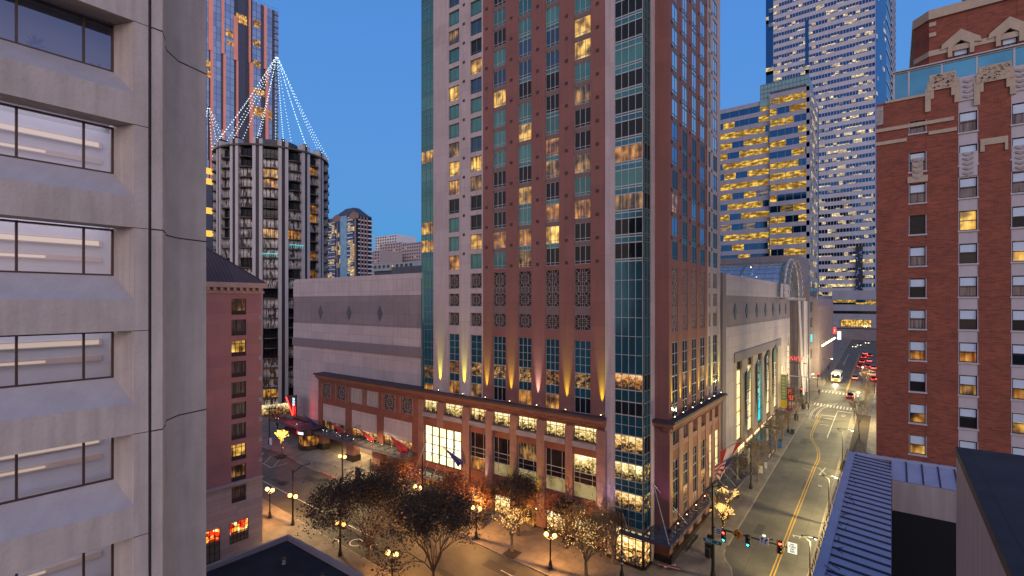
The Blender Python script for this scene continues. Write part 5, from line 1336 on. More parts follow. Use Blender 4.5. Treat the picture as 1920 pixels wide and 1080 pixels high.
# canopies along the hall
y = TEND + 4
k = 0
LB = ['glass canopy strip just past the flags on the hall side', 'glass canopy below the first tall lit window and the Spain banner', 'glass canopy reflecting the teal window below the navy banners', 'farthest glass canopy strip, under the last banner of the hall']
for a, b in ((TEND + 5, 104), (104.6, 121), (121.6, 137), (137.6, 150)):
    canopy('hall_side_canopy', FC, a, b, -28.0 + k * .35, 3.6, LB[k], 9, 0); k += 1
mb = MB()
# big flagpoles with flags on the tower's side
def flag(x, y, z, label, mats, L=3.2, h=2.0, ang=35, kind=0, dirv=(1, 0)):
    t_ = thing('flag', (x, y, z), label, 'flag')
    tip = Vector((x + dirv[0] * L * 1.2, y + dirv[1] * L * 1.2, z + 2.6)); b0 = Vector((x, y, z))
    MB().tube(b0, tip, .06, n=6).build('flagpole', 'pole_steel', t_)
    d = (tip - b0) * .9
    n, m_ = 14, 8; mb = MB(); vs = []
    for i in range(n + 1):
        for j in range(m_ + 1):
            s = i / n; q = j / m_; p = b0 + d * (.12 + .88 * s); drop = Vector((0, 0, -h * q * (1.1 + .25 * math.sin(s * 9 + q * 3))))
            sw = Vector((-dirv[1], dirv[0], 0)) * .22 * math.sin(s * 11 + q * 2) * q
            pull = -d * (.45 * q * s)
            vs.append(p + drop + sw + pull)
    for i in range(n):
        for j in range(m_):
            if kind == 1: mi = (0 if i > 9 or i < 4 else 1)
            elif kind == 2: mi = 2 if (i > 8 and j < 5) else (0 if (j % 2 == 0) else 1)
            else: mi = 0
            mb.add([vs[i * (m_ + 1) + j], vs[(i + 1) * (m_ + 1) + j], vs[(i + 1) * (m_ + 1) + j + 1], vs[i * (m_ + 1) + j + 1]], [(0, 1, 2, 3)], mi)
    mb.build('flag_cloth', mats, t_, smooth=True)
flag(TX + .4, Y_(1340), -22.4, 'red and white flag on the tower side beside the panelled hall', ['flag_red', 'flag_white', 'flag_blue'], 3.2, 2.0, kind=1)
flag(TX + .4, Y_(1330), -24.0, 'striped red and white flag with a blue corner, hanging lowest on the tower side', ['flag_red', 'flag_white', 'flag_blue'], 2.7, 1.8, kind=2)
for px, lb in ((586, 'folded dark blue flag at the left end of the brown wing'), (637, 'furled red flag left of the first stone panel joint of the brown wing'), (693, 'furled red flag on the middle pier of the brown wing'), (757, 'wide red flag hanging at the right end of the brown wing')):
    big = px == 757
    flag(X_(px + 16), TY - .4, -24.2, lb, ['flag_blue' if px == 586 else 'flag_red', 'flag_white', 'flag_blue'], 2.9, 1.8 if big else .75, kind=0, dirv=(-.75, -.75))
flag(X_(876), TY - .4, -24.0, 'furled dark flag beside the glowing hall window', ['flag_blue', 'flag_white', 'flag_blue'], 2.8, 1.0, kind=0, dirv=(-.75, -.75))
# ================================================================= glazed barrel vault
av = thing('glass_arch', (CX_, 163, -28), 'glazed barrel vault with a pale steel rim rising behind the convention hall', 'arch')
y0a, y1a, zs_, ha_ = 140.0, 163.0, 1.4, 9.6
NA = 18
def ap(i, x, dr=0): a = math.pi * i / NA; return Vector((x, (y0a + y1a) / 2 - (y1a - y0a + dr) / 2 * math.cos(a), zs_ + (ha_ + dr * .6) * math.sin(a)))
fr = MB(); gl = MB()
xs = [CX_ + .5 - 9.5 * k for k in range(9)]
for k, x in enumerate(xs):
    r = .16
    for i in range(NA): fr.tube(ap(i, x), ap(i + 1, x), r if k else .28, n=5)
for i in range(1, NA): fr.tube(ap(i, xs[0]), ap(i, xs[-1]), .06, n=4)
for x in lin(xs[0], xs[-1], 40): 
    for i in range(NA): fr.tube(ap(i, x, .0), ap(i + 1, x, .0), .04, n=3, cap=False)
fr.build('vault_rib', 'frame_teal', av)
for i in range(NA): gl.quad(ap(i, xs[0], -.5), ap(i + 1, xs[0], -.5), ap(i + 1, xs[-1], -.5), ap(i, xs[-1], -.5))
m, t, b = newmat('vault_glass'); b.inputs['Base Color'].default_value = (.55, .68, .80, 1); b.inputs['Roughness'].default_value = .12; b.inputs['Metallic'].default_value = .6; b.inputs['Alpha'].default_value = .55
gl.build('vault_glass', 'vault_glass', av)
rim = MB()
for i in range(NA): rim.tube(ap(i, xs[0] + 1.2, 1.0), ap(i + 1, xs[0] + 1.2, 1.0), .27, n=8)
for i in range(NA): rim.tube(ap(i, xs[0] + 2.4, .2), ap(i + 1, xs[0] + 2.0, .2), .14, n=6)
rim.tube((xs[0], y0a, zs_ - .4), (xs[0] + 3.5, y0a, zs_ - .4), .3); 
rim.build('rim_truss', 'steel_white', av, smooth=True)
leg = MB(); a = Vector((xs[0] + 1.2, y1a + .5, zs_)); leg.tube(a, (xs[0] + 2.6, y1a - 1.5, gz(-20, 163)), .45, .45, 10); leg.tube(a + Vector((1.0, 3.5, -1)), (xs[0] + 2.4, y1a + 3.5, gz(-20, 167)), .8, .8, 10); leg.box(xs[0] - 1, xs[0] + 3.0, y1a - .4, y1a + .6, zs_ - .8, zs_ - .1); leg.build('support_column', 'steel_white', av, smooth=False)
# tail of interior lights under the vault
mb = MB(); rr = random.Random(9)
for i in range(60): mb.octa((rr.uniform(xs[-1], xs[0] - 3), rr.uniform(y0a + 3, y1a - 3), zs_ + rr.uniform(2, 8)), .16)
mb.build('vault_lamp', 'fixture_white', av)
# warm glazed hall under the arch
gh = thing('glazed_foyer', (CX_ - 6, 170, -28), 'amber lit glazed foyer wall under the glass arch', 'building')
FG2 = FX(CX_ - 1.5)
MB().box(CX_ - 40, CX_ - 2.0, YE + .2, 205, -32, zs_ - .6).build('core', 'stone_mid', gh)
windows(gh, [dict(f=FG2, u0=YE + .5 + i * 4.6, u1=YE + 4.9 + i * 4.6, z0=-26 + j * 6.6, z1=-19.6 + j * 6.6, nx=2, nz=3, pane='lit_room_amber' if (i + j) % 3 else 'lit_dim', frame='bronze', d=.1, w=.16) for i in range(9) for j in range(4)])
nl = thing('red_neon_sign', (-19.5, 152, -24), 'stacked red neon letters on the pole side at the hall corner', 'sign')
Fn = FY(152); 
u, z = onY(1477, 745, 152)
for k, (w_, s) in enumerate(((1.3, 'S'), (1.1, 'E'), (1.2, 'A'))):
    strokes(nl, Fn, u + (k % 2) * .4, z + 1.6 - k * 1.6, .1, 2.2, 1.2, 4, 'neon_red_soft', 'neon_letters', k + 3, .12)
MB().fb(Fn, u - 1.6, u - 1.4, z - 9, z + 3, -.1, .05).build('sign_post', 'pole_black', nl)
MB().fb(Fn, u - 1.4, u + 1.7, z - 2.6, z + 2.8, -.12, -.02).build('sign_back', 'sign_black', nl)
u, z = onY(1488, 673, 160)
rn = thing('red_foyer_sign', (u, 160, z), 'small red glowing lettering on the foyer behind the arch column', 'sign')
strokes(rn, FY(162), u, z, .1, 4.2, 1.1, 7, 'neon_red_soft', 'neon_letters', 9, .1)
MB().fb(FY(162), u - 3, u + 3, z - 1.4, z - 1.2, -.2, .05).build('sign_rail', 'pole_black', rn)
# ================================================================= office blocks beyond
def ribbon_building(name, label, fc, u0, u1, z0, z1, fh, wh, bandmat, panemat, depth, ribw=None, off=0, d=-.25, mull=3.2, loc=None):
    t_ = thing(name, fc.P((u0 + u1) / 2, z0, -5), label, 'building')
    MB().fb(fc, u0 + .3, u1 - .3, z0, z1 - .2, -depth, -.6).build('core', 'far_dark', t_)
    z = z1; k = 0
    while z > z0:
        zb = max(z0, z - (fh - wh))
        MB().fb(fc, u0, u1, zb, z, -.8, 0).build('floor_band', bandmat, t_)
        zw = z - fh
        if zw < z0: break
        mb = MB(); [mb.fb(fc, u - .07, u + .07, zw, zb - .004, -.5, d + .06) for u in lin(u0 + .1, u1 - .1, max(2, int((u1 - u0) / mull)))]
        w_ = MB().fq(fc, u0, u1, zw, zb, d).build('window_ribbon', panemat, t_); mb.build('mullion', 'frame_teal', w_)
        z = zw
    return t_
FO = FY(205.0); oX = lambda px: XY(px, 205.0); oz = lambda px, py: onY(px, py, 205.0)[1]
ofh = 3.98
ztO = oz(1437, 187)
o1 = ribbon_building('banded_office_block', 'lilac banded office block with many yellow lit floors behind the glass arch', FO, oX(1300), oX(1442), -24, ztO, ofh, 2.3, 'office_band', 'cells_office', 30)
zt2 = oz(1480, 190)
FO2 = FY(203.6)
x0o, x1o = XY(1442.5, 203.6), XY(1518, 203.6)
z = ztO - .0; 
MB().fb(FO2, x0o + .2, x1o - .2, -10, ztO + 2.2, -30, -.6).build('core', 'far_dark', o1)
k = 0; z = ztO + 1.1
while z > -12:
    MB().fb(FO2, x0o, x1o, z - (ofh - 2.35), z, -.8, 0).build('floor_band', 'office_band', o1)
    w_ = MB().fq(FO2, x0o, x1o, z - ofh, z - (ofh - 2.35), -.25).build('window_ribbon', 'cells_office', o1)
    mb = MB(); [mb.fb(FO2, u - .08, u + .08, z - ofh, z - (ofh - 2.35) - .004, -.5, -.18) for u in lin(x0o + .1, x1o - .1, 5)]; mb.build('mullion', 'frame_teal', w_)
    z -= ofh
MB().fb(FO2, x0o, x1o, -30, -12, -30, 0).build('plain_base', 'office_band', o1)
# right flank with a thin lattice of small lit panes
FO3 = FX(x1o + .01); y1o = YX(1534, x1o)
MB().fb(FO3, 203.6, y1o, -30, ztO + 2, -1, -.02).build('flank_wall', 'office_band', o1)
z = ztO + 1.1; mb = MB(); fl = []
while z > 0:
    MB().fq(FO3, 206, y1o - 3, z - ofh + .2, z - (ofh - 2.35), .03).build('flank_window', 'cells_side', o1); z -= ofh
mb = MB(); [mb.fb(FO3, 206 + i * 3.5, 206.3 + i * 3.5, 4, ztO - 3, .05, .12) for i in range(int((y1o - 209) / 3.5))]; mb.build('flank_mullion', 'frame_pale', o1)
# teal glazed roof box
gx0, gx1 = XY(1425, 204.5), XY(1516, 204.5); gzt, gzb = onY(1470, 160, 204.5)[1] + 2.0, ztO + .6
fg = FY(204.5); mb = MB(); mb.fb(fg, gx0, gx1, gzb - 3, gzt, -14, -.1); mb.build('roof_lantern', 'lantern_glass', o1)
mb = MB(); bars(mb, fg, gx0, gx1, gzb - 1, gzt, lin(gx0 + .1, gx1 - .1, 13), lin(gzb, gzt - .05, 3), .03, .16, .1); mb.build('lantern_frame', 'frame_teal', o1)
# ---- the skyscraper
FS = FY(330.0); sX = lambda px: XY(px, 330.0); sz = lambda px, py: onY(px, py, 330.0)[1]
s0, s1, s2 = sX(1436), sX(1450), sX(1641)
sk = thing('banded_skyscraper', ((s0 + s2) / 2, 340, -19), 'very tall skyscraper with pale and blue horizontal bands and scattered lit offices', 'skyscraper')
ST_ = 215.0
MB().fb(FS, s0 + .5, s2 - .3, -15, ST_, -50, -.8).build('core', 'far_dark', sk)
fh = 4.4; z = ST_; zb_ = -13
zlow = oz(1500, 480)
n = 0
while z > zb_ + fh:
    low = z < 30
    MB().fb(FS, s1, s2, z - 2.35, z, -.8, 0).build('floor_band', 'sky_band', sk)
    w_ = MB().fq(FS, s1, s2, z - fh, z - 2.35, -.2).build('window_ribbon', 'cells_sky_low' if low else 'cells_sky', sk)
    z -= fh; n += 1
mb = MB(); mb.fb(FS, s0, s1, -13, ST_ - 3, -.9, .05); mb.build('corner_glazing', 'cells_glaze', sk)
u = sX(1513); MB().fb(FS, u - .9, u + .9, sz(1513, 190), sz(1513, 38), 0, .12).build('vertical_slot', 'cells_glaze', sk)
mb = MB(); [mb.fb(FS, u - .09, u + .09, -13, ST_, .0, .04) for u in lin(s1, s2, 34)]; mb.build('mullion', 'sky_band', sk)
# chamfered right side
d1 = Vector((s2, 330, 0)); p2 = at(1662, HY, 282); p3 = at(1671, HY, 300); p4 = at(1678.5, HY, 326)
FSc = Fac((s2, 330, 0), math.atan2(p2.y - 330, p2.x - s2)); Lc = math.hypot(p2.x - s2, p2.y - 330)
MB().fb(FSc, .03, Lc, -13, ST_, -6, 0).build('corner_glazing', 'cells_glaze', sk)
FSd = Fac((p2.x, p2.y, 0), math.atan2(p3.y - p2.y, p3.x - p2.x)); Ld = math.hypot(p3.x - p2.x, p3.y - p2.y)
MB().fb(FSd, .03, Ld, -13, ST_, -4, -.05).build('side_glazing', 'glass_dark', sk)
FSe = Fac((p3.x, p3.y, 0), math.atan2(p4.y - p3.y, p4.x - p3.x)); Le = math.hypot(p4.x - p3.x, p4.y - p3.y)
z = ST_
MB().fb(FSe, .03, Le, -13, ST_, -4, -.1).build('side_glazing', 'glass_blue', sk)
mb = MB()
while z > -8: mb.fb(FSe, .0, Le + .4, z - 2.5, z, -.5, .4); z -= 4.4
mb.build('balcony_band', 'sky_band', sk)
mb = MB(); z = ST_
while z > -8: mb.fb(FSd, .5, Ld - .5, z - 1.2, z, -.5, .15); z -= 4.4 * 2
mb.build('notch_band', 'sky_band', sk)
u = sX(1611); mb = MB().fb(FS, u - 1.6, u + 1.6, sz(1611, 566), sz(1611, 462), .05, 1.1); mb.build('dark_mast_panel', 'sign_black', sk)
mb = MB(); rr = random.Random(4)
for i in range(26): z = rr.uniform(sz(1611, 560), sz(1611, 466)); q = u + rr.uniform(-1.3, 1.3); mb.fb(FS, q - .12, q + .12, z - .25, z + .25, 1.1, 1.16)
mb.build('panel_lights', 'led_blue', sk)
# skyscraper podium with lit lobby band
pdm = thing('skyscraper_podium', (-15, 318, -19), 'grey podium with a wide yellow lit lobby window across the end of the street', 'building')
FP_ = FY(312.0); pX = lambda px: XY(px, 312.0); pz_ = lambda px, py: onY(px, py, 312.0)[1]
a, b = pX(1560), pX(1700)
for y1_, y0_, mt in ((545, 562, 'office_band'), (571, 583, 'office_band')): MB().fb(FP_, a, b, pz_(1600, y0_), pz_(1600, y1_), -12, 0).build('floor_band', mt, pdm)
MB().fb(FP_, a, b, pz_(1600, 601 + 14), pz_(1600, 588), -12, -.3).build('wall_band', 'office_band', pdm)
MB().fb(FP_, a, b, -22, pz_(1600, 545), -14, -1.0).build('core', 'far_dark', pdm)
lu0, lu1 = pX(1576), pX(1634)
windows(pdm, [dict(f=FP_, u0=lu0, u1=lu1, z0=pz_(1600, 613), z1=pz_(1600, 599), nx=12, nz=1, pane='lit_room_bright', frame='bronze', d=.05, w=.15)] +
    [dict(f=FP_, u0=pX(1562), u1=pX(1655), z0=pz_(1600, 583), z1=pz_(1600, 588), nx=20, nz=1, pane='glass_dark', frame='bronze', d=-.2, w=.1), dict(f=FP_, u0=pX(1562), u1=pX(1655), z0=pz_(1600, 571), z1=pz_(1600, 562), nx=20, nz=1, pane='cells_office', frame='bronze', d=-.2, w=.1)])
MB().fb(FP_, a, b, -21, pz_(1600, 617), .2, 1.2).build('street_wall', 'stone_mid', pdm)
# ---- mid buildings on the left of the far street
def slab(name, label, pxl, pxr, X, ztop, mat, cells=None, y0=None):
    yl = y0 or YX(pxl, X); yr = YX(pxr, X); f = FX(X)
    t_ = thing(name, (X - 8, (yl + yr) / 2, -25), label, 'building')
    MB().box(X - 24, X, yl, yr, -28, ztop).build('wall', mat, t_)
    return t_, f, yl, yr
t_, f, yl, yr = slab('grey_stone_tower_base', 'tall plain grey stone block behind the arch column', 1497, 1517, -21.8, onX(1500, 348 + 0, -21.8)[1] * 0 + 14.0, 'stone_mid')
ws = [dict(f=f, u0=yl + 2, u1=yl + 8, z0=-20, z1=-2, nx=2, nz=6, pane='glass_dark', frame='bronze', d=.05, w=.2)]
windows(t_, ws)
t_, f, yl, yr = slab('slim_office_block', 'slim grey block with dark and teal lit windows before the ribbed store', 1517.5, 1532, -20.6, 5.0, 'stone_mid')
windows(t_, [dict(f=f, u0=yl + 2 + 0, u1=yr - 2, z0=-18 + k * 5, z1=-15 + k * 5, nx=2, nz=1, pane='glass_dark' if k != 1 else 'lit_teal', frame='bronze', d=.05, w=.2) for k in range(5)])
t_, f, yl, yr = slab('ribbed_store', 'mauve ribbed store with a row of pavement lamps along its street wall', 1532.5, 1562, -19.2, onX(1545, 560, -19.2)[1], 'mauve_store', None)
mb = MB(); zt = onX(1545, 560, -19.2)[1]; [mb.fb(f, yl + 1 + i * 3.2, yl + 1.8 + i * 3.2, -24, zt - 2.5, 0, .4) for i in range(int((yr - yl) / 3.2))]; mb.build('wall_rib', 'mauve_store', t_)
mb = MB(); [mb.octa(Vector(f.P(yl + 3 + i * 5.5, zt - 15.5 + 0 * i, 1.2)), .35) for i in range(int((yr - yl) / 5.5))]; mb.build('wall_lamp', 'fixture', t_)
# blue-white blade sign and red sign down the street
bs_ = thing('lit_blade_sign', (-17.3, 255, -15), 'bright bluish white vertical blade sign far down the street', 'sign')
u, z1 = onY(1570, 621, 255); u2, z0 = onY(1577, 637, 255); MB().fb(FY(255), u, u2, z0, z1, -.3, .1).build('sign_face', 'sign_glow_white', bs_); MB().fb(FY(255), u - 1.0, u, z1 - .8, z1 - .5, -.2, 0).build('sign_arm', 'pole_black', bs_)
bs_ = thing('red_square_sign', (-18, 250, -13), 'small red lit square sign above the far sidewalk', 'sign')
u, z1 = onY(1562, 614, 250); u2, z0 = onY(1568, 626, 250); MB().fb(FY(250), u, u2, z0, z1, -.3, .1).build('sign_face', 'sign_glow_red', bs_); MB().fb(FY(250), u + .5, u2 - .5, z0 + .8, z1 - .8, .11, .2).build('sign_square', 'sign_glow_white', bs_)
# ================================================================= round apartment tower
Dc = 130.0; ctr = at(512, HY, Dc); RX_, RY_ = ctr.x, ctr.y; RB = 12.7
TZ = 37.4
rt = thing('round_apartment_tower', (RX_, RY_, -27), 'round grey apartment tower with dark vertical slots and stacked curved balconies', 'tower')
NB = 15; FHt = 2.38; nfl = 26
vang = math.atan2(-RY_, -RX_)      # direction to the camera
offc = R(90) - vang
a00 = vang + math.asin(18 / 108) * 1.0      # one fin pair slightly right of centre
# body
MB().lathe((RX_, RY_, -32), [(RB - .9, 0), (RB - .9, TZ + 31)], 60).build('core', 'fin_dark', rt)
fins = []
panes, bals = [], []
for i in range(NB):
    a = a00 + 2 * math.pi * i / NB
    vis = math.cos(a - vang)
    for s in (-1, 1):
        m_ = MB(); b0 = a + s * R(2.2); b1 = a + s * R(4.4 if s else 0)
        P_ = lambda r, q: (RX_ + r * math.cos(q), RY_ + r * math.sin(q))
        zt = TZ + (1.6 if s < 0 else 1.3)
        m_.prism([P_(RB - 1.2, b0), P_(RB + .75, a + s * R(1.6)), P_(RB + .75, a + s * R(4.7)), P_(RB - 1.2, a + s * R(5.0))], -24, zt); m_.build('pale_fin', 'fin_pale', rt)
    m_ = MB().prism([P_(RB - 1.2, a - R(2.0)), P_(RB + .6, a - R(1.55)), P_(RB + .6, a + R(1.55)), P_(RB - 1.2, a + R(2.0))], -24, TZ + 1.9); m_.build('dark_fin', 'fin_dark', rt)
    am = a + math.pi / NB
    for k in range(nfl):
        z = TZ - .6 - (k + 1) * FHt
        visb = math.cos(am - vang)
        panes.append((visb, am, z)); bals.append((visb, am, z))
hw = R(7.0)
def bal(mb, am, z):
    n = 6
    for j in range(n):
        q0, q1 = am - hw + 2 * hw * j / n, am - hw + 2 * hw * (j + 1) / n
        bulge = lambda q: RB + .35 + .95 * (1 - ((q - am) / hw) ** 2)
        p = lambda r, q, zz: (RX_ + r * math.cos(q), RY_ + r * math.sin(q), zz)
        mb.hexa([p(RB - .5, q0, z - .22), p(bulge(q0), q0, z - .22), p(bulge(q1), q1, z - .22), p(RB - .5, q1, z - .22), p(RB - .5, q0, z), p(bulge(q0), q0, z), p(bulge(q1), q1, z), p(RB - .5, q1, z)])
        r0, r1 = bulge(q0) - .03, bulge(q1) - .03
        for zz in (z + .25, z + .5, z + .75): mb.tube(p(r0, q0, zz), p(r1, q1, zz), .028, n=3, cap=False, m=1)
        mb.tube(p(r0, q0, z), p(r0, q0, z + .78), .03, n=3, cap=False, m=1)
def pane(mb, am, z, m=0):
    p = lambda r, q, zz: (RX_ + r * math.cos(q), RY_ + r * math.sin(q), zz)
    mb.quad(p(RB - .25, am - hw * 1.2, z), p(RB - .25, am + hw * 1.2, z), p(RB - .25, am + hw * 1.2, z + FHt - .2), p(RB - .25, am - hw * 1.2, z + FHt - .2), m)
    for s in (-.6, 0, .55): mb.tube(p(RB - .2, am + hw * s, z), p(RB - .2, am + hw * s, z + FHt - .2), .05, n=3, cap=False, m=4)
m, t, b = newmat('blind_window'); s, u = obco(t)
oi = t.n('ShaderNodeObjectInfo').outputs['Random']
n_ = t.n('ShaderNodeTexNoise', {'Vector': t.n('ShaderNodeCombineXYZ', {0: t.m('MULTIPLY', u, 1.1), 1: t.m('MULTIPLY', s.outputs[2], .45), 2: t.m('MULTIPLY', oi, 30.0)}).outputs[0], 'Scale': 1.0, 'Detail': 1.0}).outputs[0]
t.l(t.ramp(n_, [(.42, (.045, .045, .05)), (.47, (.52, .51, .52))]), b.inputs['Base Color']); b.inputs['Roughness'].default_value = .25
bals.sort(key=lambda q: -q[0])
rr = random.Random(21)
lits = {}
rest_p, rest_b = MB(), MB()
ml = ['blind_window', 'glass_dark', 'lit_room', 'lit_room_amber', 'joint_dark']
# hand picked lit flats (pixel centres)
picks = [(509, 330, 2), (505, 349, 3), (509, 440, 2), (544, 441, 3), (583, 328, 3), (582, 400, 3), (465, 560, 3), (468, 533, 3), (582, 510, 3), (520, 735, 2), (583, 477, 3)]
def bkey(am, z):
    p = proj((RX_ + RB * math.cos(am), RY_ + RB * math.sin(am), z + 1.2)); return p
for i, (v, am, z) in enumerate(bals):
    pr_ = bkey(am, z); mi = 0 if rr.random() < .72 else 1
    if z > TZ - 5: mi = 1
    for q in picks:
        if pr_ and abs(pr_[0] - q[0]) < 13 and abs(pr_[1] - q[1]) < 9.6: mi = q[2]
    if v > .25 and i < 100:
        mb = MB(); bal(mb, am, z); mb.build('balcony', ['balcony_slab', 'balcony_rail'], rt)
        mb = MB(); pane(mb, am, z, 0)
        mb.m = [0 if q == 0 else 1 for q in mb.m]; mb.build('window', [ml[mi], 'joint_dark'], rt)
    else:
        pane(rest_p, am, z, mi)
        bal(rest_b, am, z)
rest_p.build('window', ml, rt, kind='stuff'); rest_b.build('balcony', ['balcony_slab', 'balcony_rail'], rt, kind='stuff')
MB().lathe((RX_, RY_, TZ - .4), [(RB + 1.0, 0), (RB + 1.0, .4)], 45).build('roof', 'balcony_slab', rt)
MB().lathe((RX_ + 1.0, RY_ + .5, TZ), [(5.2, 0), (5.2, 3.6), (4.9, 3.6)], 40).build('roof_drum', 'drum_dark', rt)
for px, py in ((511, 466), (553, 466)):
    w = [q for q in bals if bkey(q[1], q[2]) and abs(bkey(q[1], q[2])[0] - px) < 14 and abs(bkey(q[1], q[2])[1] - py) < 9.6]
    for q in w[:1]:
        mb = MB(); am, z = q[1], q[2]; p = lambda r, a, zz: (RX_ + r * math.cos(a), RY_ + r * math.sin(a), zz)
        for j in range(8): q0, q1 = am - hw + 2 * hw * j / 8, am - hw + 2 * hw * (j + 1) / 8; mb.tube(p(RB + 1.6, q0, z + .9), p(RB + 1.6, q1, z + .9), .08, n=4); mb.octa(p(RB + 1.65, q0, z + .6), .12); mb.octa(p(RB + 1.65, q1, z + .3), .1)
        mb.build('balcony_lights', 'cyan_balcony', rt)
# glowing ground floor lobby
mb = MB().lathe((RX_, RY_, -31), [(RB + 1.2, 0), (RB + 1.2, 3.6)], 45); mb.build('lobby_glass', 'lit_office_pale', rt)
mb = MB().lathe((RX_, RY_, -27.4), [(RB + 1.6, 0), (RB + 1.6, .5)], 45); mb.build('lobby_band', 'balcony_slab', rt)
mb = MB().lathe((RX_, RY_, -26.9), [(RB + .6, 0), (RB + .6, 2.4)], 45); mb.build('mezzanine_glass', 'lit_office_pale', rt)
# festive pyramid of light strings on the mast
apx = proj((RX_, RY_, TZ)); tipz = onY(519, 108, RY_)[1]
tipx = onY(519, 108, RY_)[0]
lt = thing('light_string_pyramid', (RX_, RY_, TZ + 2), 'tall tent of white light strings rising to a point on the round tower roof', 'decoration')
MB().tube((tipx, RY_, TZ), (tipx, RY_, tipz), .16, .08).build('mast', 'pole_black', lt)
for i in range(15):
    a = a00 + 2 * math.pi * i / 15
    top = Vector((tipx + .35 * math.cos(a), RY_ + .35 * math.sin(a), tipz - .1)); bot = Vector((RX_ + (RB + .8) * math.cos(a), RY_ + (RB + .8) * math.sin(a), TZ + 1.4))
    mb = MB(); n = 34
    for k in range(n + 1):
        s = k / n; p = top.lerp(bot, s); p.z -= 1.0 * math.sin(math.pi * s) * .8; mb.octa(p, .14)
    mb.build('light_string', 'bulb_pyramid', lt)
    pts = [top.lerp(bot, s / 8) + Vector((0, 0, -.8 * math.sin(math.pi * s / 8))) for s in range(9)]
# smaller tent behind, at the left edge of the tower
l2 = thing('light_string_tent', at(392, 395, 150), 'lower white light strings seen beside the concrete block edge', 'decoration')
tp = at(391, 198, 150)
MB().tube(tp, at(391, 300, 150), .15).build('mast', 'pole_black', l2)
for i in range(7):
    a = i * .897; bot = at(398, 330, 150) + Vector((8 * math.cos(a), 8 * math.sin(a), 0)); mb = MB()
    for k in range(24): mb.octa(tp.lerp(bot, k / 23), .15)
    mb.build('light_string', 'bulb_pyramid', l2)
# ================================================================= slate and coral glass tower
GX = -255.0; FGT = FX(GX)
gp = lambda zx, zy: onX(380 + zx / 4.156, zy / 4.156, GX)
gt = thing('coral_striped_tower', (GX - 15, 115, -20), 'blue grey glass tower with stepped coral vertical stripes, far left', 'tower')
yR = gp(590, 100)[0]; yL = 82.0; zTop = gp(590, 95)[1]
MB().box(GX - 30, GX - .3, yL, yR - 2.6, -25, zTop).build('core', 'far_dark', gt)
pzt = lambda x, y_: gp(x, y_)
segs = [(20, 48, 0, 'glass_slate'), (80, 145, 0, 'glass_slate'), (165, 245, 100, 'glass_slate'), (275, 335, 0, 'tower_slate'), (385, 455, 0, 'glass_slate'), (455, 478, 0, 'tower_slate'), (497, 540, 40, 'glass_slate'), (540, 562, 40, 'tower_slate'), (562, 592, 60, 'glass_slate')]
m, t, b = newmat('slate_curtain'); s, u = obco(t)
bt = t.n('ShaderNodeTexBrick', {'Vector': t.n('ShaderNodeCombineXYZ', {0: u, 1: s.outputs[2], 2: 0.0}).outputs[0], 'Scale': 1.0, 'Mortar Size': .09, 'Brick Width': 2.1, 'Row Height': 3.2, 'Color1': (.26, .34, .46, 1), 'Color2': (.44, .50, .60, 1), 'Mortar': (.06, .07, .10, 1), 'Bias': -.1}); bt.offset = 0
t.l(bt.outputs[0], b.inputs['Base Color']); b.inputs['Metallic'].default_value = .8; b.inputs['Roughness'].default_value = .12
for a, c_, zt, mt in segs:
    MB().fb(FGT, gp(a, 0)[0], gp(c_, 0)[0], -25, zTop - (0 if zt == 0 else 0), -.6, 0 if mt != 'tower_slate' else -.2).build('glazing_strip', 'slate_curtain' if mt == 'glass_slate' else mt, gt)
MB().fb(FGT, gp(335, 0)[0], gp(360, 0)[0], -25, zTop, -3, -1.5).build('dark_recess', 'joint_dark', gt)
for x0, x1, y0_, y1_ in ((45, 80, -200, 395), (60, 80, 395, 985), (58, 76, 985, 1500), (145, 165, -200, 420), (160, 178, 420, 1010), (150, 172, 1010, 1500), (240, 272, 130, 470), (262, 275, 470, 1500), (360, 372, -50, 490), (365, 392, 490, 1500), (478, 495, 50, 540), (490, 510, 540, 1500)):
    za = min(zTop + .3, gp((x0 + x1) / 2, y0_)[1]); zb = max(-20, gp((x0 + x1) / 2, y1_)[1]); MB().fb(FGT, gp(x0, 0)[0], gp(x1, 0)[0], zb, za, -.6, .5).build('coral_stripe', 'coral', gt)
for x0, y0_, x1, y1_ in ((392, 145, 450, 200), (392, 300, 450, 350), (392, 460, 450, 510), (180, 225, 235, 275), (190, 310, 240, 345), (28, 470, 60, 525), (28, 545, 60, 595), (395, 820, 540, 895), (258, 95, 345, 165), (395, 680, 480, 730)):
    MB().fb(FGT, gp(x0, 0)[0], gp(x1, 0)[0], gp(x0, y1_)[1], gp(x0, y0_)[1], 0, .08).build('lit_window', 'lit_room', gt)
mb = MB()
for k in range(48):
    z = zTop - 2 - 3.2 * k
    mb.fb(FGT, yR - 2.5, yR, z - .25, z, -2.2, .5)
mb.build('balcony_stack', 'frame_pale', gt)
mb = MB(); [mb.tube(FGT.P(yL + i * 2, zTop, -.3), FGT.P(yL + i * 2, zTop + 1.3, -.3), .05, n=3) for i in range(26)]; mb.fb(FGT, yL, yR, zTop + 1.2, zTop + 1.35, -.35, -.25); mb.build('roof_rail', 'frame_pale', gt)
# amber signs beside the round tower
ab = thing('amber_lit_building', at(393, 560, 170), 'dark block with stacked amber lit floors squeezed beside the concrete block', 'building')
p = at(398, HY, 165)
MB().box(p.x - 10, p.x + 2.0, p.y - 4, p.y + 10, -25, at(398, 340, 165).z).build('wall', 'tower_slate', ab)
for py in (325, 344, 398, 440, 480): z = at(398, py, 165).z; MB().box(p.x + 2.0, p.x + 2.1, p.y - 3.6, p.y + 5, z - 1.0, z + 1.0).build('lit_floor', 'amber_sign', ab)
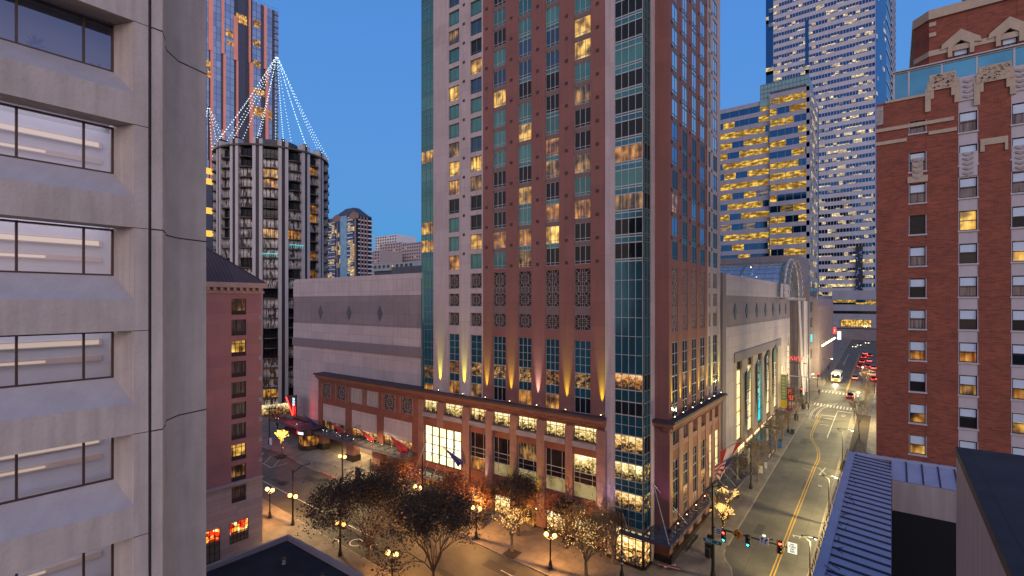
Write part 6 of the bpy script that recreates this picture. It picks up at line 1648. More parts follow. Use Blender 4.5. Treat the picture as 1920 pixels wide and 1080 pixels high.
# ================================================================= residential tower between round tower and centre tower
RTX, RTY = -283.0, 199.0
r2 = thing('brick_trim_high_rise', (-300, 205, -12), 'glass and brick residential high rise with a dark hipped roof and white balconies', 'tower')
f1, f2 = FY(RTY), FX(RTX)
xl = XY(612, RTY); yr = YX(697, RTX)
ztp = at(650, 404, 335).z
MB().box(xl + .3, RTX - .3, RTY + .3, yr, -20, ztp).build('core', 'far_dark', r2)
MB().fb(f1, xl, XY(640, RTY), -20, ztp - 3, -.6, 0).build('west_glazing', 'cells_far', r2)
MB().fb(f1, XY(640, RTY), XY(652, RTY), -20, ztp, -.6, .8).build('glass_bay', 'glass_blue', r2)
MB().fb(f1, XY(652, RTY), RTX - .5, -20, ztp - 1, -.6, 0).build('east_glazing', 'cells_far', r2)
mb = MB(); k = 0; z = ztp - 3
wb = MB(); sd = MB()
while z > -15:
    wb.fb(f1, XY(653, RTY), XY(662, RTY), z - .9, z, 0, 1.1); wb.fb(f1, xl, XY(629, RTY), z - .7, z, 0, .7)
    wb.fb(f2, YX(689, RTX), yr + .6, z - .9, z, 0, .9); sd.fb(f2, RTY + 1.5, YX(688, RTX), z - .8, z, -.1, .25); z -= 2.95
wb.build('balcony_stack', 'white_far', r2); sd.build('floor_band', 'white_far', r2)
MB().fb(f2, RTY, yr, -20, ztp - 1, -.6, 0).build('side_glazing', 'glass_slate', r2)
MB().fb(f1, XY(666.5, RTY), RTX + .0, -20, ztp + 1, -.3, .9).build('brick_pier', 'brick_far', r2)
for px in (676, 682, 688): MB().fb(f2, YX(px, RTX) - .35, YX(px, RTX) + .35, -20, ztp - 1, 0, .5).build('brick_pier', 'brick_far', r2)
for px in (628, 634): MB().fb(f1, XY(px, RTY) - .3, XY(px, RTY) + .3, -20, ztp - 4, 0, .5).build('brick_pier', 'brick_far', r2)
zr = ztp; q = [(xl + 6, RTY + .5), (RTX - 1, RTY + .5), (RTX - 1, yr - 1), (xl + 6, yr - 1)]
rf = MB(); c_ = [((xl + RTX) / 2 - 3 + 3, RTY + 4), ((xl + RTX) / 2 + 9, RTY + 4), ((xl + RTX) / 2 + 9, yr - 4), ((xl + RTX) / 2 + 0, yr - 4)]
rf.hexa([(x, y, zr) for x, y in q] + [(x, y, zr + 6.0) for x, y in c_]); rf.build('roof', 'far_dark', r2)
for px, w_ in ((632, 5), (676, 5)):
    u = XY(px, RTY) if px < 660 else XY(664, RTY); MB().fpoly(f1, [(u - w_, zr - 3), (u + w_, zr - 3), (u + w_ * .8, zr + .5), (u, zr + 2.0), (u - w_ * .8, zr + .5)], -.2, .6).build('gable', 'brick_far', r2)
# ================================================================= far blocks
def farblock(name, label, pl, pr, pyt, pyb, D, mat, wcol='cells_far', floors=8, colsn=8, fc=None, side=0, wm='far_dark'):
    L, Rr = at(pl, HY, D), at(pr, HY, D); Y = (L.y + Rr.y) / 2
    x0, x1 = XY(pl, Y), XY(pr, Y); z1 = onY((pl + pr) / 2, pyt, Y)[1]; z0 = onY((pl + pr) / 2, pyb, Y)[1] - 6
    t_ = thing(name, ((x0 + x1) / 2, Y + 8, z0), label, 'building')
    MB().box(x0, x1, Y, Y + 30, z0, z1).build('wall', mat, t_)
    f = FY(Y); ws = []
    h = (z1 - z0) / floors; w = (x1 - x0) / colsn
    rr = random.Random(int(pl))
    for i in range(colsn):
        for j in range(floors):
            u = x0 + w * (i + .22); zz = z0 + h * (j + .25)
            ws.append(dict(f=f, u0=u, u1=u + w * .56, z0=zz, z1=zz + h * .5, pane=('lit_room' if rr.random() < .09 else wm), frame='far_dark', d=.08, w=.1))
    windows(t_, ws, cap=24)
    return t_, f, x0, x1, z0, z1
farblock('white_hilltop_block', 'white hilltop block with small square windows on the skyline', 703, 744, 442, 500, 620, 'white_far', floors=13, colsn=9)
farblock('pale_apartment_block', 'pale apartment block with dark balconies, left of the two lower skyline blocks', 712, 752, 456, 500, 560, 'pale_far', floors=10, colsn=8)
farblock('long_apartment_block', 'long pale apartment block with dark balcony columns next to the teal tower edge', 750, 789, 455, 505, 540, 'pale_far', floors=10, colsn=9)
farblock('mauve_infill_block', 'small mauve block in the gap right of the brick trimmed high rise', 697, 712, 470, 505, 520, 'pale_far', floors=8, colsn=3)
farblock('low_teal_block', 'low pale teal block with square windows just above the hall roof', 700, 775, 493, 520, 300, 'teal_far', floors=4, colsn=9)
mb = MB()
t_ = thing('dark_rooftop_box', at(755, 515, 200), 'dark low rooftop unit above the right end of the hall roof', 'roof unit')
p = at(755, 507, 200); MB().box(p.x - 18, p.x + 10, p.y, p.y + 12, p.z - 8, p.z).build('unit_wall', 'diamond_dark', t_); MB().box(p.x - 18.2, p.x + 10.2, p.y - .2, p.y + 12.2, p.z + .003, p.z + .3).build('unit_cap', 'joint_dark', t_)
# ================================================================= uplights on the facades
ORANGE = (1, .47, .13)
def uplight(x, y, z, aim, col, en, label, spot=19, grp='uplights on the stone piers'):
    t_ = thing('uplight', (x, y, z), label, 'lamp', grp)
    MB().lathe((x, y, z), [(.10, 0), (.14, .1), (.12, .24)], 8).build('housing', 'pole_black', t_)
    MB().octa((x, y, z + .22), .10).build('lens', 'fixture', t_)
    lamp('SPOT', 'uplight_beam', (x, y, z + .34), en, col, .03, aim, spot, 1.0, t_)
YEL = (.80, .86, .03); WH = (1, .86, .72)
names = ['first pale', 'second pale', 'first brick', 'second brick', 'third brick', 'fourth brick', 'last brick']
for i, px in enumerate((825.5, 870.7, 913, 958.5, 1009, 1063, 1129)):
    x = X_(px); c = WH if i == 4 else YEL
    uplight(x, TY - .36, CORN + .02, (x, TY + .1, CORN + 6), c, 9000, f'uplight on the front cornice under the {names[i]} pier from the left')
for i, px in enumerate((1259.7, 1275.7, 1293.6, 1310, 1325.2, 1334.6, 1347.5)):
    y = Y_(px); uplight(TX + .36, y, CORN + .02, (TX - .1, y, CORN + 6), YEL, 8000, f'uplight on the side cornice under pier {"one two three four five six seven".split()[i]} from the tower corner')
nm2 = ['beside the hall window, white beam', 'left of the dark crowned tree', 'behind the dark crowned tree', 'right of the dark crowned tree', 'nearest the tower corner, white beam']
for i, px in enumerate((914, 960, 1012, 1066, 1126)):
    x = X_(px); c = WH if i in (0, 4) else YEL
    uplight(x, TY - .85, -27.7, (x, TY - .05, -21), c, 2600, 'low wall uplight ' + nm2[i])
for i, px in enumerate((1259, 1275.7, 1293.6, 1310)):
    y = Y_(px); uplight(TX + .8, y, -26.7, (TX + .05, y, -20), YEL, 2600, f'low uplight above the side canopy, {"first second third fourth".split()[i]} from the tower corner')
vl = thing('violet_floodlight', (-27.5, 54.6, -26.4), 'small floodlight tinting the pale corner pier violet above the canopy', 'lamp')
MB().box(-27.7, -27.3, 53.6, 53.9, -26.5, -26.2).build('housing', 'pole_black', vl)
lamp('SPOT', 'violet_beam', (-27.5, 53.5, -26.1), 500, (.55, .35, 1), .1, (-26.6, TY, -17), 60, .9, vl)
vl2 = thing('violet_floodlight', (-20.3, 56.4, -26.4), 'small floodlight tinting the corner brick panel violet above the canopy', 'lamp')
MB().box(-20.5, -20.1, 56.3, 56.6, -26.5, -26.2).build('housing', 'pole_black', vl2)
lamp('SPOT', 'violet_beam', (-20.3, 56.2, -26.0), 420, (.75, .3, .9), .1, (-22, 58.4, -17), 70, .9, vl2)
# ================================================================= twin globe lamps
def twin_globe(x, y, label, ang=0, tall=0, z0=None, en=1800, group='twin globe street lamps'):
    g = (gz(x, y) + SWH) if z0 is None else z0
    t_ = thing('street_lamp', (x, y, g), label, 'street lamp', group)
    h = 3.95
    if tall and tall < 9: lamp('SPOT', 'mast_light', (x + 2.2, y + 1.4, g + tall + .5), 3600, (1, .70, .30), .1, (x + 2.6, y + 3.2, g), 130, .5, t_)
    MB().lathe((x, y, g), [(.26, 0), (.26, .25), (.18, .5), (.16, .8), (.09, 1.0), (.075, h - .5), (.1, h - .45), (.06, h - .3)], 10).build('post', 'pole_black', t_)
    if tall:
        MB().tube((x, y, g), (x, y, g + tall), .14, .085, 8).build('tall_pole', 'pole_black', t_)
        mb = MB(); c, s = math.cos(ang + .6), math.sin(ang + .6); mb.path([(x, y, g + tall - .4), (x + c * 1.2, y + s * 1.2, g + tall + .5), (x + c * 2.6, y + s * 2.6, g + tall + .8)], .05); mb.build('mast_arm', 'pole_black', t_)
        MB().hexa([(x + c * 2.5 - .2, y + s * 2.5 - .2, g + tall + .72), (x + c * 2.5 + .5, y + s * 2.5 - .2, g + tall + .72), (x + c * 2.5 + .5, y + s * 2.5 + .2, g + tall + .72), (x + c * 2.5 - .2, y + s * 2.5 + .2, g + tall + .72), (x + c * 2.5 - .15, y + s * 2.5 - .15, g + tall + .9), (x + c * 2.5 + .4, y + s * 2.5 - .15, g + tall + .9), (x + c * 2.5 + .4, y + s * 2.5 + .15, g + tall + .9), (x + c * 2.5 - .15, y + s * 2.5 + .15, g + tall + .9)]).build('cobra_head', 'pole_steel', t_)
    c, s = math.cos(ang) * .52, math.sin(ang) * .52
    mb = MB(); mb.path([(x - c, y - s, g + h - .32), (x - c * .5, y - s * .5, g + h - .52), (x + c * .5, y + s * .5, g + h - .52), (x + c, y + s, g + h - .32)], .04); mb.lathe((x - c, y - s, g + h - .34), [(.06, 0), (.13, .1)], 8); mb.lathe((x + c, y + s, g + h - .34), [(.06, 0), (.13, .1)], 8); mb.build('crossarm', 'pole_black', t_)
    for k in (-1, 1): MB().ball((x + k * c, y + k * s, g + h), .265, 8).build('globe', 'globe', t_, smooth=True)
    lamp('POINT', 'lamp_light', (x, y, g + h + .05), en, ORANGE, .06, par=t_)
    return t_
MATS['globe'].node_tree.nodes['Principled BSDF'].inputs['Emission Strength'].default_value = 5
MATS['globe'].node_tree.nodes['Principled BSDF'].inputs['Emission Color'].default_value = (1, .46, .10, 1)
MATS['globe'].cycles.emission_sampling = 'NONE'
TL = [(506, 918, 'twin globe lamp nearest the pink hotel wing', 0), (549, 930, 'twin globe lamp on a tall black pole with a curved arm, left of the road', 7.5),
      (642, 856, 'twin globe lamp on the pole across the road, in front of the entrance canopy', 8.0), (638, 981, 'twin globe lamp on the near tall pole at the left edge of the big tree', 9.5),
      (735, 1038, 'twin globe lamp between the two big dark trees at the bottom edge', 0), (784, 913, 'twin globe lamp rising behind the middle of the dark trees', 0),
      (893, 953, 'twin globe lamp on the far pavement just right of the big tree', 0), (1032, 1003, 'twin globe lamp standing clear on the far pavement beside the golden tree', 0)]
for px, py, lb, tall in TL:
    x, y = onG(px, py, 3.95 + SWH); twin_globe(x, y, lb, 0.25, tall)
x, y = onG(779, 885, 3.95 + SWH)
x2, y2 = onG(792, 990); 
def pole(px, py, ztop, label, name='utility_pole', r=.12, extra=None, cat='pole'):
    x, y = onG(px, py); g = gz(x, y) + SWH
    t_ = thing(name, (x, y, g), label, cat)
    mb = MB(); mb.lathe((x, y, g), [(r * 2.2, 0), (r * 2.2, .5), (r * 1.3, .9), (r, 1.1)], 8); mb.tube((x, y, g + 1), (x, y, g + ztop), r, r * .7, 8); mb.build('shaft', 'pole_black', t_)
    return t_, x, y, g
t_, x, y, g = pole(1166, 1086, 9, 'black tall pole wrapped with pale bands, in front of the corner shop')
for k in range(4): MB().tube((x, y, g + 1.6 + k * .8), (x, y, g + 1.75 + k * .8), .14, n=8).build('pale_band', 'sign_white', t_)
t_, x, y, g = pole(792, 985, 9.5, 'tall grey pole rising behind the trees before the glowing hall window'); MB().tube((x, y, g + 5.2), (x - 2.2, y, g + 5.6), .05).build('arm', 'pole_steel', t_)
t_, x, y, g = pole(505, 834, 7.5, 'thin black pole with a pale board at its foot, far left sidewalk'); MB().box(x + .2, x + 1.1, y - .1, y, g, g + 1.3).build('pale_board', 'sign_white', t_)
t_, x, y, g = pole(1408, 918, 7.6, 'black lamp post with a flared foot on the street sidewalk, nearest the flags')
MB().box(x - .12, x + .12, y - .05, y + .05, g + 2.2, g + 2.6).build('notice', 'sign_white', t_)
t_, x, y, g = pole(1478, 812, 8, 'black lamp post with a flared foot below the olive pennant')
t_, x, y, g = pole(1512, 758, 7, 'black lamp post close to the crosswalk, beside the litter bins')
t_, x, y, g = pole(1444, 858, 7, 'thin black post with twin wires above the bare tree on the street sidewalk', r=.07)
# luminaires reaching over the street from the right
def street_luminaire(px, py, h, label, en=4600, side=1, col=(1, .82, .38)):
    x, y = onG(px, py, h); g = gz(x, y)
    t_ = thing('street_luminaire', (x, y, g), label, 'street lamp', 'arm mounted street luminaires')
    xp = KX1 + .7 if side > 0 else KX0 - .7
    MB().path([(xp, y, g), (xp, y, g + h - .6), (xp - side * .8, y, g + h - .1), (x, y, g + h)], .07).build('pole_and_arm', 'pole_black', t_)
    MB().lathe((x, y, g + h - .12), [(.12, 0), (.26, .05), (.2, .18), (.05, .22)], 8).build('lamp_head', 'pole_steel', t_)
    MB().lathe((x, y, g + h - .2), [(.05, 0), (.16, .07)], 8).build('lamp_lens', 'sky_lamp', t_)
    lamp('POINT', 'luminaire_light', (x, y, g + h - .5), en, col, .12, par=t_)
street_luminaire(1567, 893, 7.0, 'arm luminaire above the road beside the middle of the blue roof edge')
street_luminaire(1529, 1008, 7.0, 'arm luminaire above the road beside the lower end of the blue roof edge')
street_luminaire(1598, 806, 7.5, 'arm luminaire above the right kerb near the first crosswalk')
street_luminaire(1610, 735, 7.5, 'arm luminaire above the crossing, left of the red traffic light', 7000)
street_luminaire(1618, 688, 7.5, 'arm luminaire over the queue of red tail lights', 7000)
street_luminaire(1560, 672, 8, 'arm luminaire over the far left lane beyond the bus', 3500, -1)
street_luminaire(1525, 700, 8, 'arm luminaire at the left pavement by the ribbed store', 2200, -1)
# cross street, beyond the frame on the left, keeps the road warm
for k, (px, py) in enumerate(((560, 800), )):
    pass
xx = [(-52, 36.8), (-100, 35.2)]
# ================================================================= traffic signals
def signal_head(t_, x, y, z, on, back=None):
    MB().box(x - .24, x + .24, y - .05, y + .18, z - .62, z + .62).build('signal_housing', 'signal_body', t_)
    if back: 
        mb = MB(); mb.box(x - .36, x + .36, y + .19, y + .21, z - .75, z + .75); mb.build('backplate', back, t_)
    for k, (c, zz) in enumerate((('red_light', .4), ('amber', 0), ('green_light', -.4))):
        lit_ = (k == 0 and 'r' in on) or (k == 2 and 'g' in on)
        MB().lathe((0, 0, 0), [(.001, 0), (.15, .0), (.15, .02)], 10)
        m_ = MB(); m_.tube((x, y - .07, z + zz), (x, y - .05, z + zz), .15, n=12); m_.build('signal_lamp', c if lit_ else 'signal_body', t_)
        v = MB()
        for q in range(6):
            a0, a1 = R(0 + q * 30), R(30 + q * 30); v.quad((x + .17 * math.cos(a0), y - .28, z + zz + .17 * math.sin(a0)), (x + .17 * math.cos(a1), y - .28, z + zz + .17 * math.sin(a1)), (x + .17 * math.cos(a1), y - .05, z + zz + .17 * math.sin(a1)), (x + .17 * math.cos(a0), y - .05, z + zz + .17 * math.sin(a0)))
        v.build('visor', 'signal_body', t_)
x, y = onG(1337, 1087); g = gz(x, y) + .1; SGY = y; SFY = FY(y - .2)
zarm = onY(1337, 988, y)[1]
sp_ = thing('traffic_signal_pole', (x, y, g), 'black traffic signal pole at the corner with a long arm over the near street', 'traffic light')
mb = MB(); mb.lathe((x, y, g), [(.32, 0), (.3, .6), (.2, .9)], 10); mb.tube((x, y, g + .8), (x, y, onY(1337, 908, y)[1]), .2, .13, 10); mb.build('pole', 'pole_black', sp_)
xe_ = XY(1497, y); mb = MB().tube((x, y, zarm), (xe_, y, zarm - .1), .1, .06, 8); mb.build('mast_arm', 'pole_black', sp_)
zt_p = onY(1337, 908, y)[1]
mb = MB().path([(x, y, zt_p - .3), (x + .8, y - .6, zt_p + .25), (x + 2.1, y - 1.4, zt_p + .4)], .06); mb.build('luminaire_arm', 'pole_black', sp_)
MB().box(x + 1.9, x + 2.6, y - 1.7, y - 1.4, zt_p + .32, zt_p + .48).build('luminaire_head', 'pole_steel', sp_)
MB().box(x - .75, x - .3, y - .3, y + .1, g + 2.3, g + 3.3).build('control_box', 'signal_body', sp_)
MB().box(x - .6, x - .15, y - .25, y + .1, g + 4.0, g + 4.9).build('walk_signal_box', 'signal_body', sp_)
ssz = onY(1337, 1013, y)[1]
# signs and signal heads on the arm
def on_arm(px): return XY(px, y - .2)
Z_ = lambda px, py: onY(px, py, y - .2)[1]
for i, (px, py, on, bk, lb) in enumerate(((1357.5, 1004, 'rg', None, 'traffic light on the arm nearest the pole, showing red over blue green'), (1403, 1013, 'g', None, 'traffic light in the middle of the arm, showing a green lamp only'), (1463, 1025, 'r', 'sign_glow_red', 'traffic light at the far end of the arm, glowing red with an orange edge'))):
    t_ = thing('traffic_light', (on_arm(px), y - .3, Z_(px, py)), lb, 'traffic light', 'signal heads on the mast arm')
    signal_head(t_, on_arm(px), y - .38, Z_(px, py), on, None)
    if bk: mb = MB(); X0 = on_arm(px); z = Z_(px, py); [mb.box(X0 + a, X0 + b, y - .36, y - .33, z + c, z + d) for a, b, c, d in ((-.34, -.28, -.72, .72), (.28, .34, -.72, .72), (-.28, .28, .66, .72), (-.28, .28, -.72, -.66))]; mb.build('backplate_border', 'sign_orange', t_)
def flat_sign(px, py, w, h, mat, label, name='road_sign', dia=False):
    X0, z = on_arm(px), Z_(px, py); t_ = thing(name, (X0, y - .3, z), label, 'sign')
    if dia: MB().fpoly(SFY, [(X0 - w, z), (X0, z - h), (X0 + w, z), (X0, z + h)], .1, .13).build('sign_plate', mat, t_)
    else: MB().fb(SFY, X0 - w / 2, X0 + w / 2, z - h / 2, z + h / 2, .1, .13).build('sign_plate', mat, t_)
    MB().tube((X0, y - .25, z), (X0, y, zarm), .03, n=4).build('bracket', 'pole_black', t_)
    return t_, X0, z
def arrow(mb, X0, z, s, up=1, w=.06):
    mb.fpoly(SFY, [(X0 - w / 2, z - up * .5 * s), (X0 + w / 2, z - up * .5 * s), (X0 + w / 2, z + up * .15 * s), (X0 - w / 2, z + up * .15 * s)], .135, .15)
    mb.fpoly(SFY, [(X0 - w * 2.2, z + up * .15 * s), (X0 + w * 2.2, z + up * .15 * s), (X0, z + up * .5 * s)], .135, .15)
t_, X0, z = flat_sign(1347.5, 995, .62, .75, 'sign_white', 'white regulatory sign with black bars, tucked against the signal pole'); mb = MB(); [mb.fb(SFY, X0 - .2, X0 + .22, z - .25 + q * .2, z - .15 + q * .2, .135, .15) for q in (0, 1, 2)]; mb.build('sign_bars', 'sign_black', t_)
t_, X0, z = flat_sign(1383, 1001, .62, .62, 'sign_orange', 'orange diamond sign with two opposed black arrows', dia=True); mb = MB(); arrow(mb, X0 - .15, z, .62, -1, .08); arrow(mb, X0 + .15, z, .62, 1, .08); mb.build('arrow', 'sign_black', t_)
t_, X0, z = flat_sign(1433, 1013, .82, .82, 'sign_white', 'white square lane sign with two black arrows under a small lamp')
mb = MB(); arrow(mb, X0 - .2, z + .04, .6, 1, .08); mb.fpoly(SFY, [(X0 + .06, z - .3), (X0 + .15, z - .3), (X0 + .17, z + .02), (X0 + .3, z + .1), (X0 + .24, z + .18), (X0 + .08, z + .06)], .135, .15); mb.fpoly(SFY, [(X0 + .2, z + .28), (X0 + .38, z + .16), (X0 + .22, z + .0)], .135, .15); mb.build('arrow', 'sign_black', t_)
MB().ball((X0, y - .35, z + .55), .2, 6, sz=.5).build('sign_lamp', 'sign_lit_white', t_)
t_, X0, z = flat_sign(1486, 1027, .85, 1.1, 'sign_lit_white', 'pale illuminated sign reading NO TURN ON RED at the end of the arm')
for q, s in enumerate(('NO', 'TURN', 'ON', 'RED')): text(t_, s, SFY, X0, z + .36 - q * .24, .135, .24, 'sign_black', bold=.008)
X0 = x; t_ = thing('street_name_sign', (x, y - .3, ssz), 'green street name sign reading Pine St on the signal pole', 'sign')
MB().fb(SFY, x - 1.0, x + 1.05, ssz - .24, ssz + .24, .14, .17).build('sign_plate', 'sign_green', t_)
mb = MB(); [mb.fb(SFY, a, b, c, d, .17, .18) for a, b, c, d in ((x - 1.0, x + 1.05, ssz + .21, ssz + .24), (x - 1.0, x + 1.05, ssz - .24, ssz - .21), (x - 1.0, x - .97, ssz - .21, ssz + .21), (x + 1.02, x + 1.05, ssz - .21, ssz + .21))]; mb.build('sign_border', 'sign_white', t_)
text(t_, 'Pine', SFY, x - .35, ssz, .17, .40, 'sign_white', bold=.012); text(t_, 'St', SFY, x + .6, ssz - .02, .17, .24, 'sign_white', bold=.006)
# far signals
def post_signal(px, py, h, on, label):
    X0, Y0 = onG(px, py); gg = gz(X0, Y0); t_ = thing('traffic_light', (X0, Y0, gg), label, 'traffic light', 'signals at the far crossing')
    MB().tube((X0, Y0, gg), (X0, Y0, gg + h), .1, .08, 6).build('pole', 'pole_black', t_); signal_head(t_, X0 + .3, Y0 - .3, gg + h - .6, on)
    if 'r' in on: lamp('POINT', 'red_glow', (X0 + .3, Y0 - .9, gg + h - .4), 60, (1, .04, .02), .05, par=t_)
post_signal(1533, 728, 4.6, 'r', 'red traffic light on the left pavement at the far crossing')
post_signal(1501, 752, 3.6, 'r', 'dimmer red traffic light left of the cross arm pole')
post_signal(1640, 742, 5.0, 'r', 'red traffic light at the brick hotel edge')
post_signal(1539, 700, 5.0, 'r', 'small red traffic light beyond the far crossing, left side')
t_, px_, py_, gg = pole(1504, 757, 7.6, 'grey signal pole with a pale horizontal arm before the arch foot', 'signal_mast'); MB().tube((px_ - 3.8, py_, gg + 7.0), (px_ + 4.2, py_, gg + 7.0), .12, n=6).build('arm', 'steel_white', t_)
# olive pennant, wire sphere, sandwich boards, bins
u, z = onY(1469.5, 731, 131)
t_ = thing('olive_pennant', (u, 131, z), 'tall olive banner with a yellow foot on a post beside the hall canopies', 'banner')
F1 = FY(131); MB().fb(F1, u - .65, u + .65, z - 2.4, z + 3.6, -.05, .05).build('banner_cloth', 'banner_olive', t_); MB().fb(F1, u - .65, u + .65, z - 4.2, z - 2.4, -.05, .05).build('banner_foot', 'sign_yellow', t_)
mb = MB(); [mb.fb(F1, u - .25, u + .25, z - 1.9 + q * .75, z - 1.6 + q * .75, .055, .07) for q in range(7)]; mb.build('lettering_mark', 'banner_cream', t_); MB().tube((u + .8, 131.1, gz(u, 131)), (u + .8, 131.1, z + 4), .09).build('post', 'pole_black', t_)
x0, y0 = onG(1484, 770); gg = gz(x0, y0); t_ = thing('wire_globe_sculpture', (x0, y0, gg), 'dark striped wire globe on a thin post beside the olive pennant', 'sculpture')
mb = MB(); cz_ = gg + 5.2
for q in range(9):
    zz = -1.5 + q * .37; r = math.sqrt(max(.01, 1.75 ** 2 - zz * zz)); mb.path([(x0 + r * math.cos(a * .5236), y0 + r * math.sin(a * .5236), cz_ + zz) for a in range(13)], .06, 4)
mb.build('hoop', 'coat_mid', t_); MB().tube((x0, y0, gg), (x0, y0, cz_ + 1.7), .08).build('post', 'pole_black', t_)
def smallbox(name, cat, px, py, w, d, h, mat, label, extra=None):
    X0, Y0 = onG(px, py); gg = gz(X0, Y0) + SWH; t_ = thing(name, (X0, Y0, gg), label, cat)
    MB().lathe((X0, Y0, gg), [(w * .5, 0), (w * .55, h * .9), (w * .45, h)], 8).build('body', mat, t_) if extra == 'round' else MB().box(X0 - w / 2, X0 + w / 2, Y0 - d / 2, Y0 + d / 2, gg + .05, gg + h).build('body', mat, t_)
    if extra == 'round': MB().lathe((X0, Y0, gg + h), [(w * .55, 0), (w * .4, .18), (.05, .25)], 8).build('lid', 'pole_black', t_)
    elif extra == 'legs': MB().hexa([(X0 - w / 2, Y0 - .4, gg), (X0 + w / 2, Y0 - .4, gg), (X0 + w / 2, Y0 + .4, gg), (X0 - w / 2, Y0 + .4, gg), (X0 - w / 2, Y0 - .03, gg + h + .03), (X0 + w / 2, Y0 - .03, gg + h + .03), (X0 + w / 2, Y0 + .03, gg + h + .03), (X0 - w / 2, Y0 + .03, gg + h + .03)]).build('frame', 'pole_black', t_)
    else: MB().box(X0 - w / 2 - .04, X0 + w / 2 + .04, Y0 - d / 2 - .04, Y0 + d / 2 + .04, gg + h + .002, gg + h + .12).build('cap', 'pole_black', t_)
    return t_
smallbox('litter_bin', 'bin', 1492.8, 789, .9, .9, 1.3, 'bin_dark', 'dark litter bin nearer the olive pennant', 'round')
smallbox('litter_bin', 'bin', 1506.6, 768, .9, .9, 1.3, 'bin_dark', 'dark litter bin close to the lamp post by the crosswalk', 'round')
smallbox('newspaper_box', 'box', 1461.6, 841, .9, .7, 1.5, 'blue_box', 'blue newspaper box on the street sidewalk')
smallbox('sandwich_board', 'sign', 1485.6, 815, .7, .1, 1.1, 'sign_white', 'white sandwich board leaning by the kerb below the olive pennant', 'legs')
smallbox('sidewalk_sign', 'sign', 1425.5, 889, .7, .15, 1.4, 'sign_white', 'pale sign board beside the bare tree trunk on the street sidewalk')
smallbox('sidewalk_sign', 'sign', 1436, 880, .4, .15, 1.2, 'sign_white', 'narrow pale board right behind the larger sign board')
smallbox('cabinet', 'box', 1330, 1046, .9, .6, 1.5, 'signal_body', 'dark utility cabinet on the corner pavement left of the signal pole')
smallbox('info_pylon', 'sign', 671, 903, 1.0, .3, 2.1, 'pole_black', 'black free standing information board beside the driveway kerb')
# bicycles by the kerb
def bike(px, py, label, a=0):
    X0, Y0 = onG(px, py); gg = gz(X0, Y0) + SWH + .34; t_ = thing('bicycle', (X0, Y0, gg - .34), label, 'bicycle', 'bicycles racked on the street sidewalk')
    c, s = math.cos(a), math.sin(a)
    for d in (-.52, .52):
        mb = MB(); cx0, cy0 = X0 + c * d, Y0 + s * d; mb.path([(cx0 + c * .33 * math.cos(q * .5236), cy0 + s * .33 * math.cos(q * .5236), gg + .33 * math.sin(q * .5236)) for q in range(13)], .03, 4); mb.build('wheel', 'tyre', t_)
    mb = MB(); p = lambda d, z: (X0 + c * d, Y0 + s * d, gg + z); mb.path([p(-.52, 0), p(-.05, 0), p(.4, .5), p(-.2, .5), p(-.05, 0)], .03, 4); mb.path([p(.52, 0), p(.38, .65)], .03, 4); mb.path([p(-.52, 0), p(-.22, .6)], .03, 4); mb.build('frame', 'sign_white', t_)
    MB().box(X0 - c * .22 - .06, X0 - c * .22 + .06, Y0 - s * .22 - .1, Y0 - s * .22 + .1, gg + .6, gg + .66).build('saddle', 'pole_black', t_)
bike(1443, 862, 'bicycle leaning on the post below the bare tree, nearer one', R(80)); bike(1449, 855, 'bicycle in the same rack, farther from the flags', R(80))
# crossed red and white barricade lying at the corner
X0, Y0 = onG(1256, 1068); gg = gz(X0, Y0) + SWH
t_ = thing('barricade', (X0, Y0, gg), 'low crossed red and white striped barrier on the corner pavement', 'barrier')
for nm, a, mt in (('bar', R(12), 'flag_red'), ('bar', R(58), 'flag_white')):
    c, s = math.cos(a), math.sin(a); L = 1.25 if mt == 'flag_red' else .8
    MB().tube((X0 - c * L, Y0 - s * L, gg + .25), (X0 + c * L, Y0 + s * L, gg + .25), .09, n=4).build(nm, mt, t_); MB().tube((X0 - c * L, Y0 - s * L - .22, gg + .26), (X0 + c * L, Y0 + s * L - .22, gg + .26), .05, n=4).build(nm, 'flag_white' if mt == 'flag_red' else 'flag_red', t_)
# planters and benches along the podium
PL = [(1003, 985), (1022, 993), (1041, 1001), (1056, 1012), (985, 974)]
PB = ['low planter shrub left of the lone globe lamp, nearest the big dark tree', 'low planter shrub second from the dark crowned tree', 'low planter shrub just behind the lone globe lamp', 'low planter shrub closest to the golden tree', 'low planter shrub beside the white lit tree']
for i, (px, py) in enumerate(PL):
    X0, Y0 = onG(px, py - 6); gg = gz(X0, Y0) + SWH; t_ = thing('planter', (X0, Y0, gg), PB[i], 'planter', 'planters in front of the brown podium')
    MB().lathe((X0, Y0, gg), [(.42, 0), (.6, .55), (.55, .6)], 10).build('pot', 'planter', t_)
    mb = MB(); rr = random.Random(i)
    for q in range(260):
        d = Vector((rr.gauss(0, 1), rr.gauss(0, 1), abs(rr.gauss(0, 1)))).normalized() * rr.uniform(.35, .75); p = Vector((X0, Y0, gg + .6)) + d; e = Vector((rr.uniform(-1, 1), rr.uniform(-1, 1), rr.uniform(-1, 1))) * .13; h_ = Vector((rr.uniform(-1, 1), rr.uniform(-1, 1), rr.uniform(-1, 1))) * .13
        mb.add([p, p + e, p + h_], [(0, 1, 2)])
    mb.build('shrub', 'leaf_olive' if i % 2 else 'leaf_dark', t_)
